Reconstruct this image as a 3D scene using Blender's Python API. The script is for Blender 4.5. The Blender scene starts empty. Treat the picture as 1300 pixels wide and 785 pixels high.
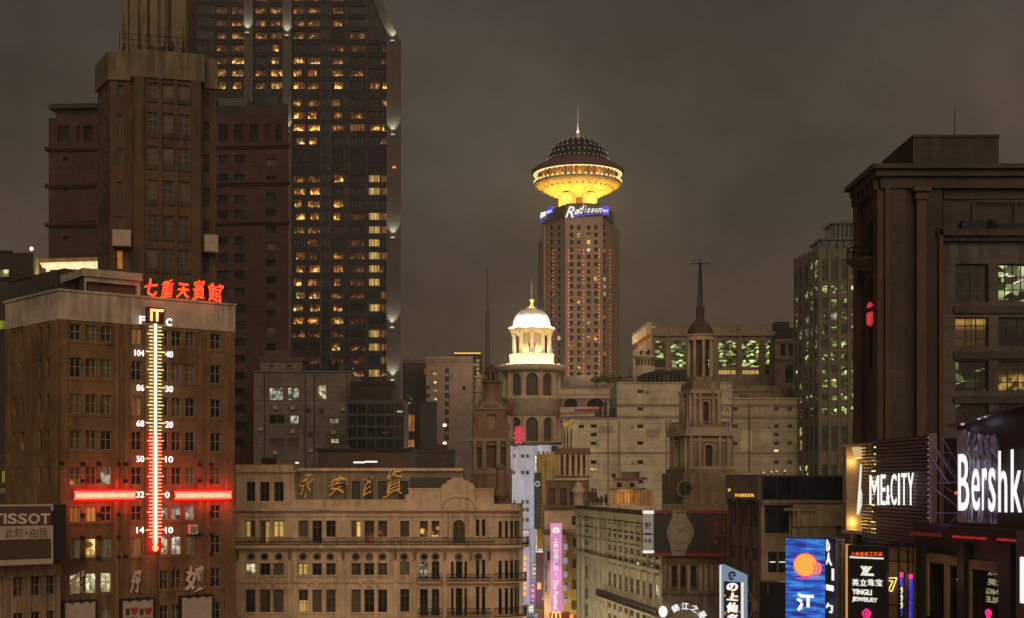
import bpy, math, random
from mathutils import Vector
random.seed(7)
S = bpy.context.scene
COL = S.collection
R = math.radians
# ---------------------------------------------------------------- camera
F, H, CX, HY = 1700.0, 38.0, 650.0, 610.0
cam_d = bpy.data.cameras.new('camera'); cam = bpy.data.objects.new('camera', cam_d); COL.objects.link(cam)
cam.location = (0, 0, H); cam.rotation_euler = (R(90), 0, 0)
cam_d.sensor_width = 36; cam_d.lens = 36*F/1300; cam_d.shift_y = (HY-392.5)/1300
cam_d.clip_start = 1; cam_d.clip_end = 9000
S.camera = cam
# ---------------------------------------------------------------- sky: overcast cloud lit from below by the city
wd = bpy.data.worlds.new('World'); S.world = wd; wd.use_nodes = True
nt = wd.node_tree; N = nt.nodes; L = nt.links
bg = N['Background']
tc = N.new('ShaderNodeTexCoord'); sep = N.new('ShaderNodeSeparateXYZ'); L.new(tc.outputs['Generated'], sep.inputs[0])
rp = N.new('ShaderNodeValToRGB'); L.new(sep.outputs['Z'], rp.inputs[0])
e = rp.color_ramp.elements
e[0].position = 0.0; e[0].color = (.082, .051, .035, 1)
e[1].position = 0.6; e[1].color = (.036, .032, .028, 1)
q = rp.color_ramp.elements.new(.10); q.color = (.090, .059, .041, 1)
q = rp.color_ramp.elements.new(.22); q.color = (.090, .071, .057, 1)
q = rp.color_ramp.elements.new(.33); q.color = (.073, .062, .053, 1)
mp = N.new('ShaderNodeMapping'); mp.inputs['Scale'].default_value = (1.5, 1.0, 1.9); L.new(tc.outputs['Generated'], mp.inputs[0])
nz = N.new('ShaderNodeTexNoise'); nz.inputs['Scale'].default_value = 3.2; nz.inputs['Detail'].default_value = 5; nz.inputs['Roughness'].default_value = .55
L.new(mp.outputs[0], nz.inputs[0])
mr = N.new('ShaderNodeMapRange'); mr.inputs[1].default_value = .3; mr.inputs[2].default_value = .7; mr.inputs[3].default_value = .60; mr.inputs[4].default_value = 1.32
L.new(nz.outputs['Fac'], mr.inputs[0])
mx = N.new('ShaderNodeMix'); mx.data_type = 'RGBA'; mx.blend_type = 'MULTIPLY'; mx.inputs['Factor'].default_value = 1
L.new(rp.outputs['Color'], mx.inputs['A']); L.new(mr.outputs[0], mx.inputs['B'])
nz2 = N.new('ShaderNodeTexNoise'); nz2.inputs['Scale'].default_value = 2.1; nz2.inputs['Detail'].default_value = 3; L.new(tc.outputs['Generated'], nz2.inputs[0])
r2 = N.new('ShaderNodeValToRGB'); L.new(nz2.outputs['Fac'], r2.inputs[0])
r2.color_ramp.elements[0].position = .38; r2.color_ramp.elements[0].color = (.88, .96, .86, 1)
r2.color_ramp.elements[1].position = .66; r2.color_ramp.elements[1].color = (1.07, .97, .98, 1)
mx2 = N.new('ShaderNodeMix'); mx2.data_type = 'RGBA'; mx2.blend_type = 'MULTIPLY'; mx2.inputs['Factor'].default_value = 1
L.new(mx.outputs['Result'], mx2.inputs['A']); L.new(r2.outputs['Color'], mx2.inputs['B'])
L.new(mx2.outputs['Result'], bg.inputs['Color']); bg.inputs['Strength'].default_value = .87
# ---------------------------------------------------------------- one soft warm lamp: the glow of the lit street behind the camera
sun_d = bpy.data.lights.new('city_glow', 'SUN'); sun_d.energy = 1.5; sun_d.angle = R(45); sun_d.color = (1, .70, .45)
sun = bpy.data.objects.new('city_glow', sun_d); COL.objects.link(sun)
sun.rotation_euler = Vector((-.12, 1, -.38)).to_track_quat('-Z', 'Y').to_euler()
S.view_settings.view_transform = 'Standard'; S.view_settings.look = 'None'; S.view_settings.exposure = 0; S.view_settings.gamma = 1
S.view_settings.use_curve_mapping = False
S.cycles.use_denoising = True; S.cycles.max_bounces = 5; S.cycles.diffuse_bounces = 3; S.cycles.glossy_bounces = 2
S.cycles.sample_clamp_indirect = 3; S.cycles.caustics_reflective = False; S.cycles.caustics_refractive = False

# ================================================================ materials
M = {}
def newmat(n):
    m = bpy.data.materials.new(n); m.use_nodes = True; M[n] = m
    return m, m.node_tree.nodes, m.node_tree.links, m.node_tree.nodes['Principled BSDF']
def wallmat(n, c, streak=.30, var=.22, rough=.88, seam=0, scale=.35):
    m, N, L, b = newmat(n)
    g = N.new('ShaderNodeNewGeometry')
    n1 = N.new('ShaderNodeTexNoise'); n1.inputs['Scale'].default_value = scale; n1.inputs['Detail'].default_value = 6; n1.inputs['Roughness'].default_value = .65
    L.new(g.outputs['Position'], n1.inputs[0])
    mp = N.new('ShaderNodeMapping'); mp.inputs['Scale'].default_value = (1.3, 1.3, .09); L.new(g.outputs['Position'], mp.inputs[0])
    n2 = N.new('ShaderNodeTexNoise'); n2.inputs['Scale'].default_value = 1.2; n2.inputs['Detail'].default_value = 4; L.new(mp.outputs[0], n2.inputs[0])
    a = N.new('ShaderNodeMapRange'); a.inputs[1].default_value = .35; a.inputs[2].default_value = .68; a.inputs[3].default_value = 1-var; a.inputs[4].default_value = 1+var*.6; L.new(n1.outputs['Fac'], a.inputs[0])
    d = N.new('ShaderNodeMapRange'); d.inputs[1].default_value = .40; d.inputs[2].default_value = .62; d.inputs[3].default_value = 1-streak; d.inputs[4].default_value = 1.05; L.new(n2.outputs['Fac'], d.inputs[0])
    k = N.new('ShaderNodeMath'); k.operation = 'MULTIPLY'; L.new(a.outputs[0], k.inputs[0])
    n3 = N.new('ShaderNodeTexNoise'); n3.inputs['Scale'].default_value = scale*.45; n3.inputs['Detail'].default_value = 3; L.new(g.outputs['Position'], n3.inputs[0])
    mk = N.new('ShaderNodeMapRange'); mk.inputs[1].default_value = .42; mk.inputs[2].default_value = .62; mk.inputs[3].default_value = 0; mk.inputs[4].default_value = 1.25; L.new(n3.outputs['Fac'], mk.inputs[0])
    dm = N.new('ShaderNodeMix'); dm.data_type = 'FLOAT'; dm.inputs['A'].default_value = 1; L.new(mk.outputs[0], dm.inputs['Factor']); L.new(d.outputs[0], dm.inputs['B']); L.new(dm.outputs['Result'], k.inputs[1])
    out = k.outputs[0]
    if seam:
        sp = N.new('ShaderNodeSeparateXYZ'); L.new(g.outputs['Position'], sp.inputs[0])
        w = N.new('ShaderNodeMath'); w.operation = 'FRACT'; dv = N.new('ShaderNodeMath'); dv.operation = 'DIVIDE'; dv.inputs[1].default_value = seam
        L.new(sp.outputs['Z'], dv.inputs[0]); L.new(dv.outputs[0], w.inputs[0])
        gt = N.new('ShaderNodeMapRange'); gt.inputs[1].default_value = .06; gt.inputs[2].default_value = .12; gt.inputs[3].default_value = .74; gt.inputs[4].default_value = 1; L.new(w.outputs[0], gt.inputs[0])
        k2 = N.new('ShaderNodeMath'); k2.operation = 'MULTIPLY'; L.new(out, k2.inputs[0]); L.new(gt.outputs[0], k2.inputs[1]); out = k2.outputs[0]
    v = N.new('ShaderNodeVectorMath'); v.operation = 'SCALE'; v.inputs[0].default_value = c; L.new(out, v.inputs['Scale'])
    L.new(v.outputs[0], b.inputs['Base Color']); b.inputs['Roughness'].default_value = rough
    return m
def plain(n, c, rough=.6, metal=0):
    m, N, L, b = newmat(n)
    g = N.new('ShaderNodeNewGeometry'); n1 = N.new('ShaderNodeTexNoise'); n1.inputs['Scale'].default_value = 1.7; n1.inputs['Detail'].default_value = 4
    L.new(g.outputs['Position'], n1.inputs[0])
    a = N.new('ShaderNodeMapRange'); a.inputs[3].default_value = .72; a.inputs[4].default_value = 1.25; L.new(n1.outputs['Fac'], a.inputs[0])
    v = N.new('ShaderNodeVectorMath'); v.operation = 'SCALE'; v.inputs[0].default_value = c; L.new(a.outputs[0], v.inputs['Scale'])
    L.new(v.outputs[0], b.inputs['Base Color']); b.inputs['Roughness'].default_value = rough; b.inputs['Metallic'].default_value = metal
    return m
def emit(n, c, s=1.0, var=0, scale=1.0):
    m, N, L, b = newmat(n)
    b.inputs['Base Color'].default_value = (.3*min(1,c[0]), .3*min(1,c[1]), .3*min(1,c[2]), 1)
    b.inputs['Emission Color'].default_value = (*c, 1); b.inputs['Emission Strength'].default_value = s
    if var:
        g = N.new('ShaderNodeNewGeometry'); n1 = N.new('ShaderNodeTexNoise'); n1.inputs['Scale'].default_value = scale; n1.inputs['Detail'].default_value = 3
        L.new(g.outputs['Position'], n1.inputs[0])
        a = N.new('ShaderNodeMapRange'); a.inputs[1].default_value = .3; a.inputs[2].default_value = .7; a.inputs[3].default_value = s*(1-var); a.inputs[4].default_value = s*(1+var); L.new(n1.outputs['Fac'], a.inputs[0])
        L.new(a.outputs[0], b.inputs['Emission Strength'])
    return m
def glassmat(n, c, rough=.12):
    m, N, L, b = newmat(n)
    g = N.new('ShaderNodeNewGeometry'); n1 = N.new('ShaderNodeTexNoise'); n1.inputs['Scale'].default_value = .5; n1.inputs['Detail'].default_value = 3
    L.new(g.outputs['Position'], n1.inputs[0])
    a = N.new('ShaderNodeMapRange'); a.inputs[1].default_value = .3; a.inputs[2].default_value = .7; a.inputs[3].default_value = .35; a.inputs[4].default_value = 2.2; L.new(n1.outputs['Fac'], a.inputs[0])
    v = N.new('ShaderNodeVectorMath'); v.operation = 'SCALE'; v.inputs[0].default_value = c; L.new(a.outputs[0], v.inputs['Scale'])
    L.new(v.outputs[0], b.inputs['Base Color']); b.inputs['Roughness'].default_value = rough; b.inputs['Specular IOR Level'].default_value = .07
    return m
HALF, HALF2, LOW, HIGH = (.60, .34, .07), (.61, .34, .07), (.62, .34, .07), (.63, .34, .07)
def litmat(n, c, s, style, scale=1.0, c2=None):
    """a lit room behind glass: lamps, curtains, ceiling strips; it really gives light"""
    m, N, L, b = newmat(n)
    c2 = c2 or c
    b.inputs['Base Color'].default_value = (.02, .02, .02, 1); b.inputs['Roughness'].default_value = .15; b.inputs['Specular IOR Level'].default_value = .06
    g = N.new('ShaderNodeNewGeometry'); uv = N.new('ShaderNodeUVMap'); uv.uv_map = 'UVMap'
    sp = N.new('ShaderNodeSeparateXYZ'); L.new(uv.outputs[0], sp.inputs[0])
    mp = N.new('ShaderNodeMapping'); L.new(g.outputs['Position'], mp.inputs[0])
    nz = N.new('ShaderNodeTexNoise'); nz.inputs['Detail'].default_value = 3; L.new(mp.outputs[0], nz.inputs[0])
    def rng(src, a, bb, lo, hi):
        q = N.new('ShaderNodeMapRange'); q.inputs[1].default_value = a; q.inputs[2].default_value = bb; q.inputs[3].default_value = lo; q.inputs[4].default_value = hi; L.new(src, q.inputs[0]); return q.outputs[0]
    def mul(a, bb):
        q = N.new('ShaderNodeMath'); q.operation = 'MULTIPLY'; L.new(a, q.inputs[0]); L.new(bb, q.inputs[1]); return q.outputs[0]
    vr = N.new('ShaderNodeTexVoronoi'); vr.distance = 'CHEBYCHEV'; vr.inputs['Randomness'].default_value = .85; L.new(mp.outputs[0], vr.inputs['Vector'])
    vs = N.new('ShaderNodeSeparateColor'); L.new(vr.outputs['Color'], vs.inputs[0]); cell = vs.outputs[0]
    def add(a, bb):
        q = N.new('ShaderNodeMath'); q.operation = 'ADD'; L.new(a, q.inputs[0]); L.new(bb, q.inputs[1]); return q.outputs[0]
    if style == 'lamp':
        nz.inputs['Scale'].default_value = .9*scale; vr.inputs['Scale'].default_value = .9*scale
        f = mul(add(mul(rng(nz.outputs['Fac'], .50, .70, 0, 2.4), rng(sp.outputs['Y'], .35, .8, 1, .15)), rng(cell, 0, 1, .04, .42)), rng(sp.outputs['Y'], .1, .9, 1.2, .45))
    elif style == 'curtain':
        mp.inputs['Scale'].default_value = (3, 3, .15); nz.inputs['Scale'].default_value = 1.1*scale; vr.inputs['Scale'].default_value = .4
        f = mul(mul(rng(nz.outputs['Fac'], .34, .66, .35, 1.35), rng(cell, 0, 1, .6, 1.2)), rng(sp.outputs['Y'], .86, 1, 1, .35))
        if c2 == HALF: f = mul(f, rng(sp.outputs['X'], .49, .53, 1.05, .10))
        if c2 == HALF2: f = mul(f, rng(sp.outputs['X'], .47, .51, .10, 1.05))
        if c2 == HIGH: f = mul(f, rng(sp.outputs['Y'], .55, .97, .10, 1.3))
        if c2 == LOW: f = mul(f, rng(sp.outputs['Y'], .50, .54, 1.05, .04))
    elif style == 'office':
        mp.inputs['Scale'].default_value = (.8, .8, 1.25); nz.inputs['Scale'].default_value = .8*scale; vr.inputs['Scale'].default_value = 1.25*scale
        f = mul(mul(rng(cell, .30, .95, .04, 1.3), rng(vs.outputs[1], .30, .42, .18, 1.0)), rng(sp.outputs['Y'], .1, .9, .7, 1.2))
    else:   # room
        nz.inputs['Scale'].default_value = 1.3*scale; vr.inputs['Scale'].default_value = 1.5*scale
        f = mul(mul(rng(cell, .1, .9, .25, 1.4), rng(nz.outputs['Fac'], .36, .64, .5, 1.3)), rng(sp.outputs['Y'], 0, .3, .6, 1))
    cm = N.new('ShaderNodeMix'); cm.data_type = 'RGBA'; cm.inputs['A'].default_value = (*c2, 1); cm.inputs['B'].default_value = (*c, 1)
    L.new(rng(f, .2, 1.2, 0, 1), cm.inputs['Factor'])
    L.new(cm.outputs['Result'], b.inputs['Emission Color'])
    sc = N.new('ShaderNodeMath'); sc.operation = 'MULTIPLY'; sc.inputs[1].default_value = s; L.new(f, sc.inputs[0]); L.new(sc.outputs[0], b.inputs['Emission Strength'])
    return m
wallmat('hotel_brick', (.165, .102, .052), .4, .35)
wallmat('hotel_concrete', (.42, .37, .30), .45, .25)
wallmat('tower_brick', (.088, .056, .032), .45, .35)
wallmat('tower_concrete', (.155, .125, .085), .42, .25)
wallmat('red_stone', (.055, .026, .025), .3, .35, seam=3.4)
wallmat('dark_stone', (.035, .028, .026), .2, .3)
wallmat('pier_stone', (.075, .068, .064), .2, .12)
wallmat('spandrel', (.015, .020, .026), .2, .3)
wallmat('far_stone', (.38, .28, .21), .15, .15, scale=.1)
wallmat('cream_stone', (.52, .44, .32), .2, .2)
wallmat('white_cladding', (.46, .43, .32), .24, .22, seam=2.1)
wallmat('dull_cladding', (.33, .29, .21), .2, .2, seam=2.1)
wallmat('ochre_stone', (.60, .46, .315), .32, .25)
wallmat('turret_stone', (.19, .135, .085), .4, .3)
wallmat('grey_stone', (.25, .20, .15), .35, .25)
wallmat('pale_facade', (.50, .47, .36), .3, .2)
wallmat('clock_stone', (.30, .24, .17), .4, .3); wallmat('clock_stone_lit', (.48, .40, .30), .4, .25); wallmat('block_wall', (.085, .076, .070), .4, .35, seam=1.15)  # clock trim lighter than its walls: relief put into the stone colour
wallmat('grey_tile', (.15, .135, .12), .3, .25, seam=1.6)
wallmat('block_stone', (.055, .045, .038), .35, .35, seam=1.15)
wallmat('block_pilaster', (.078, .046, .026), .18, .2)
wallmat('dark_wall', (.055, .046, .04), .3, .3)
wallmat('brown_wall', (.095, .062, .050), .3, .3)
wallmat('tan_wall', (.30, .22, .14), .35, .25)
wallmat('far_block', (.17, .125, .10), .2, .25)
wallmat('white_plaster', (.66, .62, .55), .1, .12)
wallmat('blue_white', (.46, .47, .50), .2, .15)
wallmat('yellow_paint', (.46, .34, .12), .3, .2)
wallmat('green_paint', (.05, .085, .05), .2, .2)
wallmat('office_stone', (.125, .115, .085), .25, .2)
plain('roof', (.06, .055, .05), .9)
plain('blue_roof', (.02, .035, .04), .5)
plain('frame', (.12, .10, .08), .6)
plain('pale_frame', (.30, .26, .20), .6)
plain('iron', (.02, .018, .016), .5, .6)
plain('steel', (.25, .25, .26), .4, .8)
plain('red_halo_backing', (.17, .006, .006), .8)
plain('neon_box', (.03, .006, .005), .6)
plain('violet_steel', (.30, .25, .42), .5, .2)
plain('black', (.012, .011, .012), .5)
plain('asphalt', (.05, .05, .05), .9)
plain('paving', (.25, .2, .16), .85)
plain('gold', (.55, .33, .09), .35, .6)
plain('board', (.36, .31, .27), .8)
plain('white_metal', (.55, .5, .44), .5)
plain('maroon', (.075, .04, .035), .8)
plain('dark_brown', (.06, .036, .02), .8)
plain('red_paint', (.30, .03, .025), .6)
plain('slat', (.13, .080, .092), .6)
plain('wood', (.14, .085, .04), .6)
plain('curtain_cloth', (.095, .08, .06), .9)
plain('leaf', (.06, .08, .03), .8)
glassmat('glass', (.018, .017, .016)); glassmat('blue_glass', (.012, .017, .021)); glassmat('dim_glass', (.05, .04, .03), .3); glassmat('green_glass', (.02, .03, .02))
glassmat('dome_glass', (.012, .010, .016), .25)
litmat('lit_hotel', (1, .52, .11), 1.15, 'lamp', 1, (.8, .22, .04))
litmat('lit_hotel_dim', (.9, .40, .10), .30, 'lamp', 1, (.6, .18, .05))
litmat('lit_yellow', (1, .62, .16), .62, 'curtain')
litmat('lit_hotel_b', (1, .62, .20), .75, 'lamp', 1.25, (.7, .3, .05)); litmat('lit_hotel_c', (1, .45, .10), .6, 'lamp', .8, (.6, .15, .03))
litmat('lit_orange', (1, .40, .10), .22, 'curtain', 1, (.7, .2, .05))
litmat('lit_red', (.8, .25, .08), .12, 'lamp')
litmat('lit_room', (1, .72, .22), .85, 'room', 1, (.7, .35, .06))
litmat('lit_amber', (1, .38, .06), .55, 'curtain', 1, (.8, .2, .03))
litmat('lit_white', (1, .90, .55), .75, 'room', 1, (.6, .5, .2))
litmat('lit_cool', (.95, .88, .70), .45, 'room', 1, (.5, .45, .35))
litmat('lit_office', (.85, 1, .36), 1.0, 'office', 1, (.3, .34, .08))
litmat('lit_office_dim', (.62, .78, .24), .6, 'office', 1, (.15, .17, .05))
litmat('lit_olive', (.6, .55, .05), .40, 'curtain')
litmat('lit_left', (1, .66, .20), .8, 'curtain', 1, HALF); litmat('lit_right', (1, .66, .20), .75, 'curtain', 1, HALF2); litmat('lit_lower', (1, .66, .20), .7, 'curtain', 1, LOW)
litmat('lit_dim2', (1, .6, .15), .5, 'lamp', 1.6, (.3, .15, .03))
litmat('lit_dim', (.6, .40, .18), .12, 'curtain')
emit('neon_red', (14, .34, .16), 1); emit('neon_bar', (8, .62, .36), 1, .25, 3.0); emit('neon_white', (3.0, 1.5, .9), 1); emit('neon_tick', (1.15, .98, .36), 1)
emit('neon_tick_red', (2.2, .66, .36), 1); emit('neon_num', (1.5, 1.4, 1.35), 1); emit('sign_red', (5, .13, .035), 1, .5, 2.0)
emit('white_light', (1.0, 1.0, 1.0), .95); emit('warm_light', (1, .75, .35), 2.2); emit('bulb', (1, .95, .8), 1.6); emit('red_dot', (1, .22, .10), 1.6); emit('yellow_dot', (1, .6, .1), 1.6)
emit('blue_sign', (.05, .06, .55), 1.2); emit('pale_sign', (.55, .5, .44), .8); emit('pink_sign', (.75, .30, .60), .75, .25, .3); emit('gold_sign', (1, .5, .08), .8)
emit('neon_it', (7, 1.2, .45), 1); emit('sign_panel', (.50, .44, .36), .36); emit('magenta', (1, .03, .25), .9); emit('blue_neon', (.07, .06, .7), .55, .8, 5.0); emit('pink_neon', (1, .05, .3), .9); emit('sign_orange', (1, .14, .03), .8)
emit('letter_white', (1, .96, .86), .8); emit('letter_dim', (.75, .68, .35), .35); emit('lilac', (.42, .40, .55), .55, .3, .5); emit('screen_red', (.55, .03, .03), .5, .4, 1.0)
emit('pale_blue', (.22, .32, .45), .75); emit('soffit_light', (1, .75, .3), 1.8); emit('dark_red_lit', (.13, .012, .01), .5)
emit('glowing_cornice', (1, .82, .45), 1.0, .3, 1.0); emit('orange_lit', (1, .42, .06), .6); emit('red_lantern', (.75, .02, .07), .55, .5, 1.2); emit('yellow_strip', (1, .75, .2), 1.2)

emit('orange_lit2', (1, .50, .07), .8); emit('white_light2', (1, .98, .92), 1.05); emit('red_lantern2', (1, .05, .09), .5); emit('yellow_strip2', (1, .72, .3), .55)
plain('lilac_dim', (.25, .23, .32), .4)
litmat('lit_ceiling', (1, .55, .07), .75, 'curtain', 1, HIGH); litmat('lit_office_mid', (.85, 1, .40), .55, 'office', 1, (.25, .30, .08)); litmat('lit_office_dim2', (.50, .66, .16), .14, 'office', .8, (.03, .035, .01)); litmat('lit_office_dim3', (.8, .5, .12), .28, 'lamp', .8, (.2, .12, .02))

# ================================================================ mesh building
def tag(o, label=None, cat=None, group=None, kind=None):
    if label: o['label'] = label
    if cat: o['category'] = cat
    if group: o['group'] = group
    if kind: o['kind'] = kind
    return o
def XY(px, d): return ((px-CX)*d/F, d)
def Z(py, d): return H+(HY-py)*d/F
class Face:
    """a vertical plane from plan point A to B (left to right for the viewer); out = towards the viewer"""
    def __init__(s, A, B):
        s.A = A; dx, dy = B[0]-A[0], B[1]-A[1]; s.len = math.hypot(dx, dy); s.d = (dx/s.len, dy/s.len); s.n = (s.d[1], -s.d[0]); s.B = B
        s.ang = math.atan2(dy, dx)
    def pt(s, u, o, z): return (s.A[0]+u*s.d[0]+o*s.n[0], s.A[1]+u*s.d[1]+o*s.n[1], z)
    def u(s, px):
        k = (px-CX)/F; return (k*s.A[1]-s.A[0])/(s.d[0]-k*s.d[1])
    def dep(s, px): return s.A[1]+s.u(px)*s.d[1]
    def z(s, px, py): return Z(py, s.dep(px))
    def rect(s, x0, y0, x1, y1):
        m = (x0+x1)/2; return (s.u(x0), s.u(x1), s.z(m, y1), s.z(m, y0))
    def off(s, o): return Face(s.pt(0, o, 0)[:2], s.pt(s.len, o, 0)[:2])
def PF(x0, d0, x1, d1): return Face(XY(x0, d0), XY(x1, d1))
class MB:
    def __init__(s): s.v = []; s.f = []; s.m = []; s.uv = {}
    def face(s, pts, m=0, uv=None):
        i = len(s.v); s.v += [tuple(p) for p in pts]; s.f.append(tuple(range(i, i+len(pts)))); s.m.append(m)
        if uv: s.uv[len(s.f)-1] = uv
    def add(s, pts, faces, m=0):
        i = len(s.v); s.v += [tuple(p) for p in pts]
        for f in faces: s.f.append(tuple(i+k for k in f)); s.m.append(m)
    def hexa(s, p, m=0): s.add(p, [(0,3,2,1),(4,5,6,7),(0,1,5,4),(1,2,6,5),(2,3,7,6),(3,0,4,7)], m)
    def box(s, x0, x1, y0, y1, z0, z1, m=0):
        s.hexa([(x0,y0,z0),(x1,y0,z0),(x1,y1,z0),(x0,y1,z0),(x0,y0,z1),(x1,y0,z1),(x1,y1,z1),(x0,y1,z1)], m)
    def fbox(s, fc, u0, u1, o0, o1, z0, z1, m=0):
        P = fc.pt; s.hexa([P(u0,o1,z0),P(u1,o1,z0),P(u1,o0,z0),P(u0,o0,z0),P(u0,o1,z1),P(u1,o1,z1),P(u1,o0,z1),P(u0,o0,z1)], m)
    def fpoly(s, fc, poly, o0, o1, m=0):
        n = len(poly); pts = [fc.pt(u, o1, z) for u, z in poly]+[fc.pt(u, o0, z) for u, z in poly]
        s.add(pts, [tuple(range(n)), tuple(range(2*n-1, n-1, -1))]+[(i, n+i, n+(i+1) % n, (i+1) % n) for i in range(n)], m)
    def prism(s, poly, z0, z1, m=0, top=True):
        n = len(poly); pts = [(x, y, z0) for x, y in poly]+[(x, y, z1) for x, y in poly]
        s.add(pts, [(i, (i+1) % n, n+(i+1) % n, n+i) for i in range(n)]+([tuple(range(n, 2*n))] if top else []), m)
    def lathe(s, prof, cx, cy, n=32, m=0, a0=0, a1=2*math.pi):
        full = abs(a1-a0-2*math.pi) < 1e-6; k = n if full else n+1; pts = []
        for r, z in prof:
            for i in range(k):
                a = a0+(a1-a0)*i/n; pts.append((cx+r*math.cos(a), cy+r*math.sin(a), z))
        fs = []
        for j in range(len(prof)-1):
            for i in range(n):
                b = (i+1) % k if full else i+1
                fs.append((j*k+i, j*k+b, (j+1)*k+b, (j+1)*k+i))
        s.add(pts, fs, m)
    def tube(s, pts, r, n=8, m=0, closed=False):
        pts = [Vector(p) for p in pts]; ring = []; N_ = len(pts)
        for i, p in enumerate(pts):
            if closed: t = pts[(i+1) % N_]-pts[i-1]
            else: t = pts[min(i+1, N_-1)]-pts[max(i-1, 0)]
            t.normalize(); up = Vector((0, 0, 1)) if abs(t.z) < .95 else Vector((0, 1, 0))
            a = t.cross(up).normalized(); b = a.cross(t)
            rr = r[i] if isinstance(r, (list, tuple)) else r
            ring += [tuple(p+a*rr*math.cos(2*math.pi*k/n)+b*rr*math.sin(2*math.pi*k/n)) for k in range(n)]
        fs = []
        for i in range(N_ if closed else N_-1):
            j = (i+1) % N_
            for k in range(n): fs.append((i*n+k, i*n+(k+1) % n, j*n+(k+1) % n, j*n+k))
        if not closed: fs += [tuple(range(n)), tuple((N_-1)*n+k for k in range(n-1, -1, -1))]
        s.add(ring, fs, m)
    def wall(s, fc, u0, u1, z0, z1, ops, th=.3, m=0):
        """wall sheet with real openings and reveals; op = (ua, ub, za, zb, arch)"""
        P = fc.pt
        zs = sorted({z0, z1, *[min(max(o[k], z0), z1) for o in ops for k in (2, 3)]})
        for a, b in zip(zs, zs[1:]):
            if b-a < 1e-5: continue
            mid = (a+b)/2; cur = u0
            for o in sorted(o for o in ops if o[2] < mid < o[3]):
                if o[0] > cur+1e-5: s.face([P(cur,0,a),P(o[0],0,a),P(o[0],0,b),P(cur,0,b)], m)
                cur = max(cur, o[1])
            if cur < u1-1e-5: s.face([P(cur,0,a),P(u1,0,a),P(u1,0,b),P(cur,0,b)], m)
        for o in ops:
            ua, ub, za, zb = o[:4]
            if len(o) > 4 and o[4]:
                r = (ub-ua)/2; h = min(r, (zb-za)*.6); c = (ua+ub)/2; arc = [(c-r*math.cos(math.pi*i/10), zb-h+h*math.sin(math.pi*i/10)) for i in range(11)]
                s.face([P(ua,0,zb)]+[P(x,0,z) for x, z in arc[:6]], m); s.face([P(ub,0,zb)]+[P(x,0,z) for x, z in arc[:4:-1]], m)
                for (xa, ya), (xb, yb) in zip(arc, arc[1:]): s.face([P(xa,0,ya),P(xb,0,yb),P(xb,-th,yb),P(xa,-th,ya)], m)
                zt = zb-h
            else:
                zt = zb; s.face([P(ua,0,zb),P(ub,0,zb),P(ub,-th,zb),P(ua,-th,zb)], m)
            s.face([P(ua,0,za),P(ua,0,zt),P(ua,-th,zt),P(ua,-th,za)], m); s.face([P(ub,0,za),P(ub,0,zt),P(ub,-th,zt),P(ub,-th,za)], m)
            s.face([P(ua,0,za),P(ub,0,za),P(ub,-th,za),P(ua,-th,za)], m)
    def mesh(s, name, mats, org=(0, 0, 0), smooth=False):
        me = bpy.data.meshes.new(name)
        me.from_pydata([(x-org[0], y-org[1], z-org[2]) for x, y, z in s.v], [], s.f)
        if s.uv:
            ul = me.uv_layers.new(name='UVMap')
            for fi, uvs in s.uv.items():
                for li, c in zip(me.polygons[fi].loop_indices, uvs): ul.data[li].uv = c
        mats = mats if isinstance(mats, (list, tuple)) else [mats]
        for q in mats: me.materials.append(M[q] if isinstance(q, str) else q)
        me.polygons.foreach_set('material_index', s.m)
        if smooth: me.polygons.foreach_set('use_smooth', [True]*len(s.f))
        me.update(); return me
    def part(s, name, mats, parent, smooth=False, label=None):
        """a part (or sub-part) of a thing; vertices are kept relative to the thing's own base"""
        root = parent
        while root.parent: root = root.parent
        o = bpy.data.objects.new(name, s.mesh(name, mats, root.location, smooth)); COL.objects.link(o); o.parent = parent
        if label: o['label'] = label
        return o
    def top(s, name, mats, label=None, cat=None, group=None, kind=None, smooth=False):
        xs = [p[0] for p in s.v]; ys = [p[1] for p in s.v]; org = ((min(xs)+max(xs))/2, (min(ys)+max(ys))/2, min(p[2] for p in s.v))
        o = bpy.data.objects.new(name, s.mesh(name, mats, org, smooth)); COL.objects.link(o); o.location = org
        return tag(o, label, cat, group, kind)
def thing(name, label, cat, loc, group=None):
    o = bpy.data.objects.new(name, None); COL.objects.link(o); o.location = loc; o.empty_display_size = .5
    return tag(o, label, cat, group)
_T = {}
def glyphs(txt, bold=0.0, shear=0.0, wob=0.0):
    k = (txt, bold, shear, wob)
    if k not in _T:
        c = bpy.data.curves.new('text', 'FONT'); c.body = txt; c.extrude = .5; c.offset = bold; c.shear = shear; c.resolution_u = 3
        o = bpy.data.objects.new('text', c); COL.objects.link(o)
        me = bpy.data.meshes.new_from_object(o.evaluated_get(bpy.context.evaluated_depsgraph_get()))
        vs = [tuple(v.co) for v in me.vertices]; fs = [tuple(p.vertices) for p in me.polygons]
        x0 = min(v[0] for v in vs); x1 = max(v[0] for v in vs); y0 = min(v[1] for v in vs); y1 = max(v[1] for v in vs)
        w_ = lambda x, y: (x+wob*math.sin(5*y+3*x+ord(txt[0])), y+wob*math.sin(6*x+ord(txt[0])*.7)+wob*1.2*x)
        vs = [(*w_(x, y), z) for x, y, z in vs] if wob else vs
        x0 = min(v[0] for v in vs); x1 = max(v[0] for v in vs); y0 = min(v[1] for v in vs); y1 = max(v[1] for v in vs)
        _T[k] = ([((x-x0)/(x1-x0), (y-y0)/(y1-y0), z+.5) for x, y, z in vs], fs)
        bpy.data.objects.remove(o); bpy.data.meshes.remove(me); bpy.data.curves.remove(c)
    return _T[k]
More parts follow.
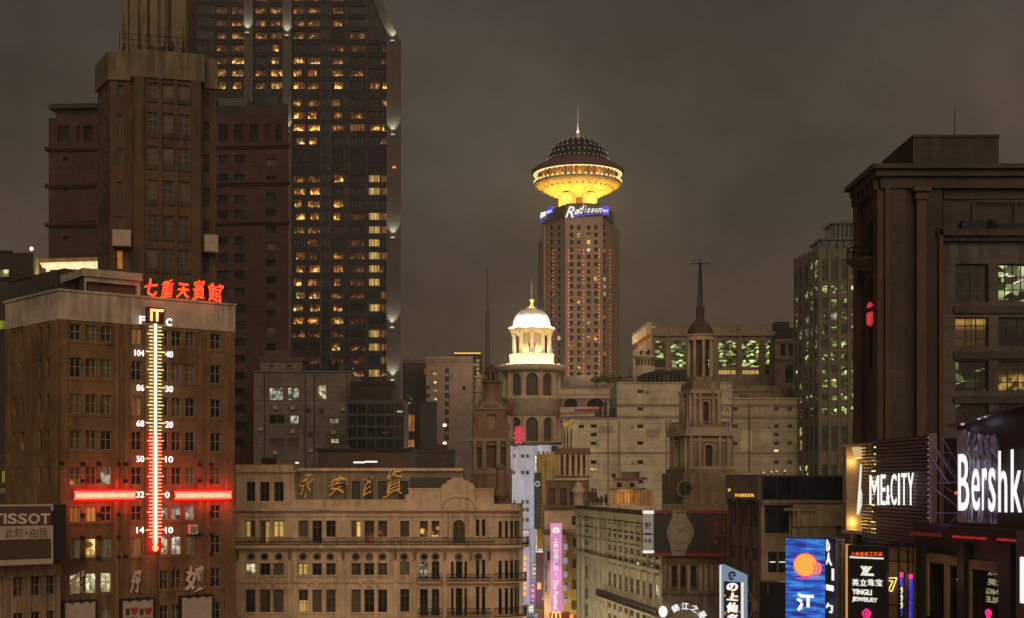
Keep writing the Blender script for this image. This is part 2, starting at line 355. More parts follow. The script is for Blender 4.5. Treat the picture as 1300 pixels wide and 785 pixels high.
def text(mb, fc, txt, u0, u1, z0, z1, o0=.02, o1=.12, bold=0.0, shear=0.0, wob=0.0, m=0, slope=0.0, mirror=False, grow=0.0):
    vs, fs = glyphs(txt, bold, shear, wob); pts = []
    for x, y, z in vs:
        xx = 1-x if mirror else x
        g = 1+grow*xx
        pts.append(fc.pt(u0+xx*(u1-u0), o0+z*(o1-o0), z0+y*(z1-z0)*g+slope*xx))
    mb.add(pts, fs, m)
def ptext(mb, fc, txt, x0, y0, x1, y1, **k):
    u0, u1, z0, z1 = fc.rect(x0, y0, x1, y1); text(mb, fc, txt, u0, u1, z0, z1, **k)
def point(loc, power, color, radius, parent, spot=None, aim=None, blend=.6, name='lamp'):
    l = bpy.data.lights.new(name, 'SPOT' if spot else 'POINT'); l.energy = power; l.color = color; l.shadow_soft_size = radius
    if spot: l.spot_size = R(spot); l.spot_blend = blend
    o = bpy.data.objects.new(name, l); COL.objects.link(o); o.parent = parent
    root = parent
    while root.parent: root = root.parent
    o.location = Vector(loc)-root.location
    if aim: o.rotation_euler = Vector(aim).to_track_quat('-Z', 'Y').to_euler()
    return o
_W = {}
def winmesh(w, h, mat, style, fmat):
    k = (round(w, 2), round(h, 2), mat, style, fmat)
    if k in _W: return _W[k]
    mb = MB(); mb.face([(-w/2,0,0),(w/2,0,0),(w/2,0,h),(-w/2,0,h)], 0, [(0,0),(1,0),(1,1),(0,1)]); pm = mb.mesh('window', mat)
    fm = None
    if style:
        nc, zr = style; t = max(.05, min(.09, w*.05)); mb = MB()
        for i in range(nc+1):
            x = -w/2+w*i/nc; x = min(max(x, -w/2+t/2+.004), w/2-t/2-.004); mb.box(x-t/2, x+t/2, -.07, -.01, .006, h-.006)
        for z in (0, *zr, 1):
            zz = min(max(h*z, t/2+.004), h-t/2-.004); mb.box(-w/2+.005, w/2-.005, -.065, -.012, zz-t/2, zz+t/2)
        fm = mb.mesh('frame', fmat)
    _W[k] = (pm, fm); return _W[k]
CROSS = (2, (.66,)); GRID = (3, (.33, .66)); PAIR = (2, ()); BAR = (1, (.5,)); TALL = (2, (.3, .62))
class Bld:
    def __init__(s, name, label, cat, loc, group=None):
        s.root = thing(name, label, cat, loc, group); s.w = []
    def wins(s, fc, lst, recess=.25, style=CROSS, fmat='frame'):
        for w in lst:
            if w[4]: s.w.append((fc, w[0], w[1], w[2], w[3], w[4], w[6] if len(w) > 6 else style, recess, fmat))
    def wall(s, fc, x0, x1, z0, z1, wins, mat, recess=.25, style=CROSS, fmat='frame', name='wall'):
        """wins = (ua, ub, za, zb, material, arch?, style?)"""
        mb = MB(); mb.wall(fc, x0, x1, z0, z1, [(w[0], w[1], w[2], w[3], w[5] if len(w) > 5 else False) for w in wins], recess+.05)
        o = mb.part(name, mat, s.root); s.wins(fc, wins, recess, style, fmat); return o
    def finish(s, cap=100):
        def area(t): return (t[2]-t[1])*(t[4]-t[3])/max(1, t[0].pt(t[1], 0, 0)[1])**2
        s.w.sort(key=area, reverse=True)
        L_ = s.root.location
        for fc, ua, ub, za, zb, mat, style, rec, fm in s.w[:cap]:
            pm, frm = winmesh(ub-ua, zb-za, mat, style, fm)
            o = bpy.data.objects.new('window', pm); COL.objects.link(o); o.parent = s.root
            o.location = Vector(fc.pt((ua+ub)/2, -rec, za))-L_; o.rotation_euler = (0, 0, fc.ang)
            if frm:
                c = bpy.data.objects.new('frame', frm); COL.objects.link(c); c.parent = o
        rest = s.w[cap:]
        if rest:
            mats = sorted({t[5] for t in rest}); mb = MB()
            for fc, ua, ub, za, zb, mat, style, rec, fm in rest:
                mb.face([fc.pt(ua,-rec,za),fc.pt(ub,-rec,za),fc.pt(ub,-rec,zb),fc.pt(ua,-rec,zb)], mats.index(mat), [(0,0),(1,0),(1,1),(0,1)])
            o = mb.part('window', mats, s.root); o['kind'] = 'stuff'
def shell(root, pts, z0, z1, mat, skip=(), roof='roof', name='wall', par=0):
    """the remaining walls and the flat roof of a building with plan pts"""
    n = len(pts); mb = MB()
    for i in range(n):
        if i in skip: continue
        a, b = pts[i], pts[(i+1) % n]; mb.face([(*a,z0),(*b,z0),(*b,z1),(*a,z1)])
    if mb.f: mb.part(name, mat, root)
    r = MB(); r.face([(*p, z1-.02-par) for p in pts]); r.part('roof', roof, root)
def back(A, B, depth):
    """plan of a rectangular building whose front runs from A to B"""
    f = Face(A, B); return [A, B, f.pt(f.len, -depth, 0)[:2], f.pt(0, -depth, 0)[:2]]
def ledge(fc, u0, u1, z0, z1, o, mat, root, name='cornice', o0=-.1):
    mb = MB(); mb.fbox(fc, u0, u1, o0, o, z0, z1); mb.fbox(fc, u0-.02, u1+.02, o0-.01, o*.55, z0-(z1-z0)*.7, z0-.003); return mb.part(name, mat, root)
# ================================================================ ground
mb = MB(); mb.face([(-900,-80,0),(900,-80,0),(900,1300,0),(-900,1300,0)]); mb.top('ground', 'asphalt', kind='structure')
mb = MB(); mb.face([(.8,60,.004),(20,60,.004),(46,700,.004),(24,700,.004)]); mb.top('street', 'paving', kind='structure')
for sx in (0, 1):
    mb = MB(); a, b = ((.8,60),(24,700)) if sx == 0 else ((20,60),(46,700)); w = -3 if sx == 0 else 3
    q = [(a[0],a[1]),(a[0]+w,a[1]),(b[0]+w,b[1]),(b[0],b[1])]; mb.prism(q, 0, .13); mb.top('pavement', 'paving', kind='structure')

# ================================================================ hotel with the thermometer (left foreground)
A, B_, C_ = XY(75,128), XY(298,139), XY(8,137)
hf = Face(A, B_); hs = Face(C_, A)
hotel = Bld('hotel_building', 'brown brick hotel with a pale concrete parapet, carrying the glowing thermometer sign on its front', 'building', (A[0], A[1], 0))
zt = hf.z(76, 369.7); zb = hf.z(76, 405.5)
cols = [(89,103),(109,122.5),(128,142),(167,180),(203,214),(218,230.5),(235.5,247.5),(268,280.5)]
rows = [(411.5,432),(454,479),(500,525),(546,571),(592.6,615.6),(643.6,662.7),(684.5,709),(729,754.5),(775,798)]
lit = {(0,3):'lit_orange',(2,3):'lit_orange',(4,0):'lit_hotel_dim',(4,2):'lit_cool',(4,6):'lit_dim',(5,0):'lit_amber',(5,1):'lit_amber',(5,4):'lit_cool',(5,5):'lit_cool',(5,6):'lit_cool',
       (6,0):'lit_dim',(6,1):'lit_room',(6,2):'lit_dim',(6,4):'lit_white',(6,5):'lit_cool',(6,6):'lit_dim',(6,3):'lit_orange',(7,0):'lit_white',(7,1):'lit_white',(7,2):'lit_white',(8,2):'lit_dim'}
W_ = []
for ri, (y0, y1) in enumerate(rows):
    z0, z1 = hf.z(96, y1), hf.z(96, y0)
    for ci, (x0, x1) in enumerate(cols):
        if ri == 7 and ci == 3: continue
        if ri == 8 and ci in (0, 1, 3, 6): continue
        m = lit.get((ri, ci)) or random.choice(('dim_glass','curtain_cloth','glass','dim_glass') if ri < 5 and ci < 3 else ('glass','glass','glass','curtain_cloth','dim_glass'))
        W_.append((hf.u(x0), hf.u(x1), z0, z1, m))
hotel.wall(hf, 0, hf.len, 0, zb, W_, 'hotel_brick', .3, (2, (.55,)), 'pale_frame')
Ws = []
for ri, (y0, y1) in enumerate(rows):
    z0, z1 = hf.z(96, y1), hf.z(96, y0)
    for x0, x1 in ((15,19),(25,30),(48,53),(58,63)):
        Ws.append((hs.u(x0), hs.u(x1), z0, z1, 'lit_hotel_dim' if (ri, x0) in ((3,25),(2,15)) else 'glass'))
hotel.wall(hs, 0, hs.len, 0, zb, Ws, 'hotel_brick', .3, (2, (.55,)), 'frame')
for fc in (hf, hs):
    mb = MB(); mb.fbox(fc, -.0, fc.len, -.4, .12, zb+.003, zt); mb.part('parapet', 'hotel_concrete', hotel.root)
    mb = MB(); mb.fbox(fc, -.15, fc.len+.1, -.5, .28, zt-.0, zt+.22); mb.part('coping', 'hotel_concrete', hotel.root)
for x0, x1 in ((76,85),(144,150),(157,163),(184,198),(250,256),(261,266),(284,297)):
    mb = MB(); mb.fbox(hf, max(.02, hf.u(x0)), min(hf.len-.01, hf.u(x1)), 0, .22, 0, zb-.05); mb.part('pilaster', 'hotel_brick', hotel.root)
for x0, x1 in ((32,38),(40,46),(9,13),(66,73)):
    mb = MB(); mb.fbox(hs, max(.01, hs.u(x0)), min(hs.len-.01, hs.u(x1)), 0, .22, 0, zb-.05); mb.part('pilaster', 'hotel_brick', hotel.root)
for ri in range(8):
    z0 = hf.z(96, rows[ri][1])-.28
    for x0, x1 in ((86,143.5),(166,182),(201,249),(267,282.5)):
        mb = MB(); mb.fbox(hf, hf.u(x0), hf.u(x1), 0, .10, z0, z0+.16); mb.part('sill', 'hotel_brick', hotel.root)
for y in (588.5,611,654,683,709):
    for x in (104,124.5,149,158.5,77.5,252,266.5):
        if random.random() < .22: continue
        mb = MB(); u = hf.u(x); z = hf.z(96, y); mb.fbox(hf, u-.12, u+.12, .222, .5, z-.13, z+.13); mb.fbox(hf, u-.16, u+.16, .0, .22, z-.17, z+.17); mb.part('bracket', 'iron', hotel.root)
q = back(A, B_, 16); shell(hotel.root, [A, B_, q[2], (C_[0]+4, C_[1]+9), C_], 0, zt-.6, 'hotel_brick', skip=(0, 4))
hotel.finish()
# air conditioner on the wall
mb = MB(); u = hf.u(243); z = hf.z(243, 678); mb.fbox(hf, u-.42, u+.42, .08, .62, z, z+.95, 0); mb.fbox(hf, u-.5, u+.5, .0, .66, z-.09, z-.003, 1)
for k in range(6): mb.fbox(hf, u-.34, u+.30, .62, .65, z+.14+k*.11, z+.19+k*.11, 1)
mb.top('air_conditioner', ['white_metal', 'iron'], 'pale air conditioner box hung on the brick front right of the thermometer', 'air conditioner')
# penthouse with a dark opening on the roof
pf = Face(XY(107,131), XY(178,134.5)); pz0, pz1 = zt-.4, pf.z(107, 341)
ph = Bld('rooftop_shed', 'flat roofed concrete rooftop shed with a wide dark opening behind the red characters', 'rooftop shed', (*pf.A, pz0))
u0 = pf.u(109.5); u1 = pf.u(174)
mb = MB(); mb.wall(pf, 0, pf.len, pz0, pz1-.7, [(u0, u1, pz0+.35, pf.z(109, 357))], .4); mb.part('wall', 'hotel_concrete', ph.root)
mb = MB(); mb.fbox(pf, u0, u1, -.6, -.5, pz0+.35, pf.z(109,357)); mb.part('panel', 'brown_wall', ph.root)
mb = MB(); mb.fbox(pf, -.25, pf.len+.1, -6, .3, pz1-.75, pz1); mb.part('roof', 'hotel_concrete', ph.root)
sf = Face(XY(80,137), pf.A); mb = MB(); mb.wall(sf, 0, sf.len, pz0, pz1-.7, [(sf.u(87), sf.u(101), pz0+.3, sf.z(95,355))], .4); mb.part('wall', 'dark_wall', ph.root)
mb = MB(); mb.fbox(sf, sf.u(87), sf.u(101), -.7, -.6, pz0+.3, sf.z(95,355)); mb.part('panel', 'black', ph.root)
# second rooftop block, to the left
rf = Face(XY(12,150), XY(84,141)); rz1 = rf.z(44, 350)
mb = MB(); mb.fbox(rf, 0, rf.u(43.5), -6, 0, zt-.6, rf.z(14,358)); mb.fbox(rf, rf.u(43.5)+.01, rf.len, -6, .25, zt-.6, rz1); mb.fbox(rf, -.1, rf.u(43.4), -6.1, .2, rf.z(14,358)+.003, rf.z(14,358)+.25)
for x in (71, 79): mb.fbox(rf, rf.u(x)-.3, rf.u(x)+.3, .25, .3, rf.z(75,366), rf.z(75,361), 1)
mb.top('rooftop_block', ['dark_wall', 'black'], 'low dark plastered block on the hotel roof, left of the concrete shed', 'rooftop shed')

# red roof characters
sgn = thing('hotel_roof_sign', 'row of five glowing red Chinese characters standing on the parapet edge of the brick hotel', 'sign', hf.pt(hf.u(232), 0, zt+.22))
for ch, x, y, w, h in (('七',191.2,365.2,16.5,22),('重',211.8,366.6,15.5,23.5),('天',231.3,369.5,16,19),('賓',251,368.6,16,25.5),('館',273.3,372,19,24)):
    mb = MB(); ptext(mb, hf, ch, x-w/2, y-h/2, x+w/2, y+h/2, o0=.05, o1=.2, bold=(.012 if ch in '七天' else .002), shear=.12, wob=.045); mb.part('letter', 'sign_red', sgn)
mb = MB()
for x in (184,198,205,219,225,238,244,258,266,281): mb.fbox(hf, hf.u(x)-.04, hf.u(x)+.04, -.12, -.04, zt+.2, hf.z(232,360))
mb.fbox(hf, hf.u(182), hf.u(283), -.12, -.04, zt+.3, zt+.38); mb.part('support_frame', 'iron', sgn)
for x in (198, 232, 266): point(hf.pt(hf.u(x), .9, zt+.5), 25, (1, .06, .02), .4, sgn)

# thermometer
th = thing('thermometer_sign', 'tall glowing neon thermometer with tick marks and a red bulb on the brick hotel front', 'neon sign', hf.pt(hf.u(194.3), .4, hf.z(194, 700)))
O = .55
mb = MB(); mb.fbox(hf, hf.u(192.8), hf.u(196.0), O, O+.14, hf.z(194,690), hf.z(194,412)); mb.part('tube', 'neon_white', th)
for x in (191.2, 197.6):
    mb = MB(); mb.tube([hf.pt(hf.u(x), O, hf.z(194,690)), hf.pt(hf.u(x), O, hf.z(194,556))], .03); mb.part('red_glow_tube', 'neon_red', th)  # thin red tubes added for the red halo beside the white tube
mb = MB(); mb.fbox(hf, hf.u(185), hf.u(203.5), .226, .27, hf.z(194,703), hf.z(194,549)); mb.part('halo_panel', 'red_halo_backing', th)  # red-painted panel added to stand for the halo round the lower tube
mb = MB(); c = hf.pt(hf.u(194.3), O+.05, hf.z(194,695.5)); mb.lathe([(.01,c[2]-.36),(.2,c[2]-.28),(.29,c[2]-.1),(.29,c[2]+.08),(.2,c[2]+.26),(.1,c[2]+.4)], c[0], c[1], 14); mb.part('bulb', 'neon_bar', th)
ya, yr = MB(), MB()
k = 0; y = 416.0
while y < 684:
    off = (y-448.3)/45.0*10; n = round(off); long_ = n % 10 == 0; mid = n % 5 == 0
    ln = 10.5 if long_ else 8.5 if mid else 6.3; t = ya if y < 552 else yr
    zz = hf.z(194, y); th_ = .058
    t.fbox(hf, hf.u(191.0-ln+2), hf.u(191.0), O, O+.1, zz-th_, zz+th_); t.fbox(hf, hf.u(197.8), hf.u(197.8+ln-2), O, O+.1, zz-th_, zz+th_); y += 4.5
ya.part('tick_marks', 'neon_tick', th); yr.part('tick_marks', 'neon_tick_red', th)
for s_, y in (('104',449),('86',493),('68',538),('50',583),('32',628),('14',673)):
    w = 12 if len(s_) == 3 else 9.5; mb = MB(); ptext(mb, hf, s_, 180-w, y-3.9, 180, y+3.9, o0=O, o1=O+.1, bold=.008); mb.part('number', 'neon_num', th)
for s_, y in (('40',450.5),('30',494.5),('20',539.5),('10',583.5),('0',628.5),('10',673)):
    w = 9.5 if len(s_) == 2 else 5; mb = MB(); ptext(mb, hf, s_, 207, y-3.9, 207+w, y+3.9, o0=O, o1=O+.1, bold=.008); mb.part('number', 'neon_num', th)
for s_, x, y in (('F',177.5,407),('C',211.5,410)):
    mb = MB(); ptext(mb, hf, s_, x-3.6, y-4.8, x+3.6, y+4.8, o0=O, o1=O+.1, bold=.03); mb.part('letter', 'neon_num', th)
mb = MB(); mb.fbox(hf, hf.u(184), hf.u(206), .13, .45, hf.z(194,411), hf.z(194,391)); mb.part('box', 'neon_box', th)
mb = MB(); ptext(mb, hf, 'IT', 188.5, 393.5, 202, 408.5, o0=.5, o1=.6, bold=.02); z = hf.z(194,394); u = hf.u(203.3); mb.fbox(hf, u-.1, u+.1, .5, .6, z-.15, z+.08); mb.part('letter', 'neon_it', th)
mb = MB()
for y in range(425, 690, 22): mb.fbox(hf, hf.u(194)-.06, hf.u(194)+.06, .0, O-.01, hf.z(194,y)-.05, hf.z(194,y)+.05)
mb.part('support_frame', 'iron', th)
# warm spill of the tubes is real emission; a few lamps stand for the gas tubes' glow on the wall
for y, x_ in [(y, x_) for y in range(558,700,15) for x_ in (189,199.6)]: point(hf.pt(hf.u(x_), .95, hf.z(194, y)), 42, (1, .03, .012), .3, th)
point(hf.pt(hf.u(195), 1.0, hf.z(195,401)), 14, (1,.16,.03), .3, th)
for x0, x1, lb in ((93.5,168.5,'long horizontal red neon bar on the brick hotel, left of the thermometer'),(220.5,290,'long horizontal red neon bar on the brick hotel, right of the thermometer')):
    b = thing('neon_bar', lb, 'neon sign', hf.pt(hf.u((x0+x1)/2), .3, hf.z((x0+x1)/2, 634)), 'red neon bars of the hotel front')
    z = hf.z((x0+x1)/2, 628.7); mb = MB(); mb.fbox(hf, hf.u(x0), hf.u(x1), .45, .62, z-.23, z+.23); mb.part('tube', 'neon_bar', b)
    mb = MB(); mb.fbox(hf, hf.u(x0)-.15, hf.u(x1)+.15, .23, .30, z-.62, z+.62); mb.part('housing', 'red_halo_backing', b)  # red plate made oversized so that it shows the bar's halo
    for dz in (.46, -.46):
        mb = MB(); mb.fbox(hf, hf.u(x0)-.1, hf.u(x1)+.1, .45, .56, z+dz*.72-.05, z+dz*.72+.05); mb.part('red_glow_tube', 'neon_red', b)
        for k in range(7): point(hf.pt(hf.u(x0)+(k+.5)/7*(hf.u(x1)-hf.u(x0)), .95, z+dz*1.75), 40, (1, .03, .012), .25, b)
# grey cursive characters and the three boards below
gs = thing('character_sign', 'three unlit pale cursive Chinese characters fixed above the white boards on the brick hotel', 'sign', hf.pt(hf.u(170), .4, hf.z(170, 753)))
for ch, x0, y0, x1, y1, sh in (('佐',85,724,111,755,.45),('丹',163,724,177,753,.4),('奴',232,718,259,752,.0)):
    mb = MB(); ptext(mb, hf, ch, x0, y0, x1, y1, o0=.35, o1=.55, bold=.022, shear=sh, wob=.06); mb.part('letter', 'white_metal', gs)
for x0, x1, y0, lb, tx in ((79,117,764,'blank white board in a dark frame, below the leftmost cursive character on the hotel',0),(152,190,761.5,'white board with red hearts between two blank boards on the hotel',1),(227,264.5,757.5,'blank white board in a dark frame, below the rightmost cursive character on the hotel',0)):
    b = thing('advertising_board', lb, 'billboard', hf.pt(hf.u((x0+x1)/2), .6, hf.z((x0+x1)/2, 840)), 'white boards on the hotel front')
    ua, ub, z1 = hf.u(x0), hf.u(x1), hf.z((x0+x1)/2, y0); z0 = z1-5.6
    mb = MB(); mb.fbox(hf, ua-.2, ub+.2, .35, .8, z0-.2, z1+.2); mb.part('frame', 'black', b)
    mb = MB(); mb.fbox(hf, ua, ub, .8, .84, z0, z1); mb.part('panel', 'board', b)
    for f_ in (.2, .5, .8):
        mb = MB(); u = ua+f_*(ub-ua); mb.fbox(hf, u-.14, u+.14, .7, 1.15, z1-.02, z1+.28); mb.part('floodlight', 'black', b)
    if tx:
        for k, xx in enumerate((155.5, 173)):
            mb = MB(); ptext(mb, hf, 'I', xx, 772, xx+5, 780.5, o0=.84, o1=.87, bold=.02); mb.part('letter', 'dark_brown', b)
            mb = MB(); ptext(mb, hf, '♥', xx+6.2, 770.5, xx+15.8, 781, o0=.84, o1=.87); mb.part('heart', 'red_paint', b)
            mb = MB(); ptext(mb, hf, 'CITY', xx, 782.5, xx+14.5, 790, o0=.84, o1=.87); mb.part('letter', 'dark_brown', b)

# ================================================================ low stone building with the watch billboard (bottom left)
lf = PF(-40, 120, 75.5, 126); lz = lf.z(40, 718)
low = Bld('low_building', 'low brown stone building at the bottom left under the maroon and white billboard', 'building', (*XY(20,123), 0))
W_ = []
for y0, y1, mm in ((730,757,0),(777,800,0)):
    for x0, x1 in ((-20,-8),(17,31),(38,52),(58,70)):
        W_.append((lf.u(x0), lf.u(x1), lf.z(40,y1), lf.z(40,y0), 'dim_glass' if (x0 == 17 and y0 == 730) else 'glass'))
low.wall(lf, 0, lf.len, 0, lz-1, W_, 'tan_wall', .35, (2, (.5,)), 'pale_frame')
mb = MB(); mb.fbox(lf, 0, lf.len, -.5, .35, lz-.999, lz); mb.part('cornice', 'tan_wall', low.root)
for x in (0.5, 16, 40, 66):
    mb = MB(); mb.fbox(lf, lf.u(x)-.12, lf.u(x)+.12, .35, .7, lz-.85, lz+.02); mb.part('corbel', 'tan_wall', low.root)
for x in (7, 35, 55, 73):
    mb = MB(); mb.fbox(lf, lf.u(x)-.25, min(lf.u(x)+.25, lf.len-.01), 0, .2, 0, lz-1.003); mb.part('pilaster', 'tan_wall', low.root)
shell(low.root, back(lf.A, lf.B, 12), 0, lz-.3, 'tan_wall', skip=(0,)); low.finish()
bf = PF(-45, 117, 68, 122)
bb = thing('watch_billboard', 'maroon and white billboard with large white letters at the left edge, beside the brick hotel', 'billboard', (*XY(20,119.5), bf.z(40,716)))
x0 = bf.u(-44); x1 = bf.u(67.5); zz = lambda y: bf.z(60, y)
mb = MB(); mb.fbox(bf, x0, x1, -.5, -.1, zz(716), zz(639.5)); mb.fbox(bf, x1-.35, x1+1.4, -1.2, -.55, zz(712), zz(641)); mb.part('back', 'black', bb)
mb = MB(); mb.fbox(bf, x0, x1-.2, -.09, 0, zz(666.5), zz(643)); mb.part('panel', 'maroon', bb)
mb = MB(); mb.fbox(bf, x0, x1-.2, -.09, 0, zz(684), zz(667)); mb.part('panel', 'board', bb)
mb = MB(); mb.fbox(bf, x0, x1-.2, -.09, 0, zz(709), zz(684.5)); mb.part('panel', 'dark_brown', bb)
mb = MB(); mb.fbox(bf, x0, x1, -.09, .02, zz(716), zz(709.3)); mb.fbox(bf, x1-.19, x1, -.09, .02, zz(709.2), zz(667)); mb.fbox(bf, x1-.19, x1, -.09, .02, zz(649), zz(640)); mb.fbox(bf, x0, x1-.191, -.09, .02, zz(642.7), zz(640)); mb.part('frame', 'board', bb)
for ch, a, b in (('T',-8.5,3.2),('I',4.8,8),('S',9.5,21.5),('S',22.5,34.5),('O',35.8,50.5),('T',51.5,63.5)):
    mb = MB(); ptext(mb, bf, ch, a, 652, b, 665.3, o0=.0, o1=.05, bold=.025); mb.part('letter', 'white_metal', bb)
mb = MB(); ptext(mb, bf, '此刻', 6.5, 670.5, 28.5, 683, o0=0, o1=.03); u = bf.u(33.5); mb.fbox(bf, u-.09, u+.09, .0, .03, zz(677.5), zz(675)); ptext(mb, bf, '由我', 38, 670.5, 60.5, 683, o0=0, o1=.03); mb.part('lettering', 'maroon', bb)
# block behind the billboard with two olive lit windows
of = PF(-60, 140, 40, 140)
ol = Bld('plain_building', 'plain dull building with two olive lit windows above the maroon billboard', 'building', (*XY(-10,140), 0))
ol.wall(of, 0, of.len, 0, of.z(10,577), [(*of.rect(-22,597,-8,613),'glass'), (*of.rect(1,597,13.5,613),'lit_olive'), (*of.rect(20,597,33,613),'lit_olive')], 'dark_wall', .25, (2,()), 'frame')
ledge(of, 0, of.len, of.z(10,582), of.z(10,577)+.05, .3, 'dark_wall', ol.root); ledge(of, 0, of.len, of.z(10,624), of.z(10,620), .2, 'grey_stone', ol.root, 'band')
shell(ol.root, back(of.A, of.B, 5), 0, of.z(10,577)-.2, 'dark_wall', skip=(0,)); ol.finish()
# dark building at the left edge with a lit opening
ef = PF(-80, 165, 42.5, 165); es = Face(ef.B, XY(53, 176))
eb = Bld('dark_building', 'dark flat roofed building at the left edge with one bright opening near its top', 'building', (*XY(-20,165), 0))
eb.wall(ef, 0, ef.len, 0, ef.z(10,321), [(*ef.rect(-6,342,11,351.5),'lit_white'), (*ef.rect(-60,342,-30,351.5),'glass')], 'dark_stone', .4, None)
mb = MB(); mb.wall(es, 0, es.len, 0, ef.z(10,320), []); mb.part('wall', 'pale_facade', eb.root)
mb = MB(); mb.fbox(ef, 0, ef.u(15), -.3, .2, ef.z(10,321), ef.z(10,318.3)); mb.part('coping', 'dark_stone', eb.root)
ledge(ef, 0, ef.len, ef.z(10,354), ef.z(10,352), .4, 'dark_stone', eb.root, 'band')
mb = MB(); mb.fbox(ef, ef.u(0), ef.u(7), .1, .2, ef.z(5,418), ef.z(5,407.5)); mb.part('lit_panel', 'lit_olive', eb.root)
shell(eb.root, [ef.A, ef.B, es.B, (ef.A[0], 176)], 0, ef.z(10,321)-.2, 'dark_stone', skip=(0, 1)); eb.finish()
point((es.B[0]+3.4, 170.5, ef.z(46,347)), 260, (1,.72,.25), .3, eb.root)
mb = MB(); c = (*XY(40,172), Z(316,172)); mb.tube([(c[0],c[1],Z(324,172)),(c[0],c[1],c[2]-.3)], .05, m=1); mb.lathe([(.02,c[2]-.3),(.22,c[2]-.12),(.24,c[2]+.05),(.15,c[2]+.2),(.01,c[2]+.26)], c[0], c[1], 10); mb.top('rooftop_lamp', ['bulb','iron'], 'small bright round lamp on a thin pole above the dark roof at the far left', 'lamp')
# lit colonnade on the roof behind
cf = PF(51, 204, 130, 202.5)
lc = thing('lit_rooftop_terrace', 'brightly lit white rooftop canopy on posts at the foot of the red stone tower', 'canopy', (*XY(88,207), 30))
mb = MB(); mb.fbox(cf, 0, cf.len, -3, .1, cf.z(88,338), cf.z(88,333)); mb.part('fascia', 'glowing_cornice', lc)  # fascia and posts glow by themselves in place of floodlighting
mb = MB(); mb.fbox(cf, -.3, cf.len, -4, .6, cf.z(88,332.6), cf.z(88,328.5)); mb.part('roof', 'yellow_paint', lc)
for k in range(6):
    x = 60+k*13; mb = MB(); mb.fbox(cf, cf.u(x)-.22, cf.u(x)+.22, -.4, 0, 30, cf.z(88,338.2)); mb.part('post', 'glowing_cornice', lc)
mb = MB(); mb.fbox(cf, .2, cf.len, -3.9, -3, 30, cf.z(88,340)); mb.part('back_wall', 'dark_wall', lc)
mb = MB(); mb.prism(back(cf.A, cf.B, 10), 0, 30); mb.top('podium_building', 'dark_wall', 'dark podium block under the lit rooftop canopy, behind the hotel roof', 'building')

# ================================================================ stepped art deco tower
T = [XY(124,156), XY(140,151.2), XY(169,151.8), XY(169.5,150), XY(256,152), XY(256.3,154.3), XY(274.5,155)]
st = Bld('stepped_tower', 'tall brown stepped tower with a pale concrete crown, rising behind the brick hotel', 'tower', (*XY(210,152), 0))
fs_ = [Face(a, b) for a, b in zip(T, T[1:])]
fl, fw, f1, ff, f2, fr = fs_
rows2 = [(106.5,124.5),(144,169),(187,209.5),(229.5,254),(274,299),(316.5,340.5),(358,381),(399,424)]
zc = ff.z(212, 101)
def rws(fc, cols, rr, mf, ref=212):
    o = []
    for i, (y0, y1) in enumerate(rr):
        for j, (x0, x1) in enumerate(cols): o.append((fc.u(x0), fc.u(x1), ff.z(ref, y1), ff.z(ref, y0), mf(i, j)))
    return o
mf = lambda i, j: random.choice(('dim_glass','glass','curtain_cloth','glass'))
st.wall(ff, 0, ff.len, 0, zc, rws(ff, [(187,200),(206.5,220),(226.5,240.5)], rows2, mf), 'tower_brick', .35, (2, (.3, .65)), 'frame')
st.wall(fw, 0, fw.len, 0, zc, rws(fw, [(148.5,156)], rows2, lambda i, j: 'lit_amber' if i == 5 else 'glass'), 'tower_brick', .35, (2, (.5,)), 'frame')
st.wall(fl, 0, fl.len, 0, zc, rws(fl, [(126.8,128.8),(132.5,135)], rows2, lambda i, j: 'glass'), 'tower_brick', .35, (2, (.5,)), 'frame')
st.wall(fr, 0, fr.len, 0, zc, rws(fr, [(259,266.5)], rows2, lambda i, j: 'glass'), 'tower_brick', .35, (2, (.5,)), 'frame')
for fc in (f1, f2): mb = MB(); mb.wall(fc, 0, fc.len, 0, zc, []); mb.part('wall', 'tower_brick', st.root)
for x0, x1 in ((171,183),(201,205.5),(221.5,225.5),(243,254.5)):
    mb = MB(); mb.fbox(ff, ff.u(x0), ff.u(x1), 0, .35, 0, zc-.003); mb.part('pilaster', 'tower_brick', st.root)
for i, (y0, y1) in enumerate(rows2):
    for x0, x1 in ((186,200.8),(206,221),(226,242)):
        mb = MB(); z = ff.z(212, y1); mb.fbox(ff, ff.u(x0), ff.u(x1), 0, .16, z-.62, z-.12); mb.part('spandrel_panel', 'block_stone', st.root)
crown = [(fl, 88, 0), (fw, 66.8, 1), (f1, 66, 1), (ff, 66.3, 1), (f2, 71, 1), (fr, 76, 1)]
for fc, y, _ in crown:
    zt2 = {id(fl): fw.z(145, 67), id(fw): fw.z(145, 67), id(f1): ff.z(212, 66.3), id(ff): ff.z(212, 66.3), id(f2): ff.z(212,66.3), id(fr): fr.z(266,76)}[id(fc)]
    e0 = 0 if fc in (f1, f2) else .1
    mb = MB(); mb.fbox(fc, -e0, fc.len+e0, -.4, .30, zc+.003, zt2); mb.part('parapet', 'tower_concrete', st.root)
shell(st.root, T+[XY(271,172), XY(128,170)], 0, zc+1.2, 'tower_brick', skip=range(6))
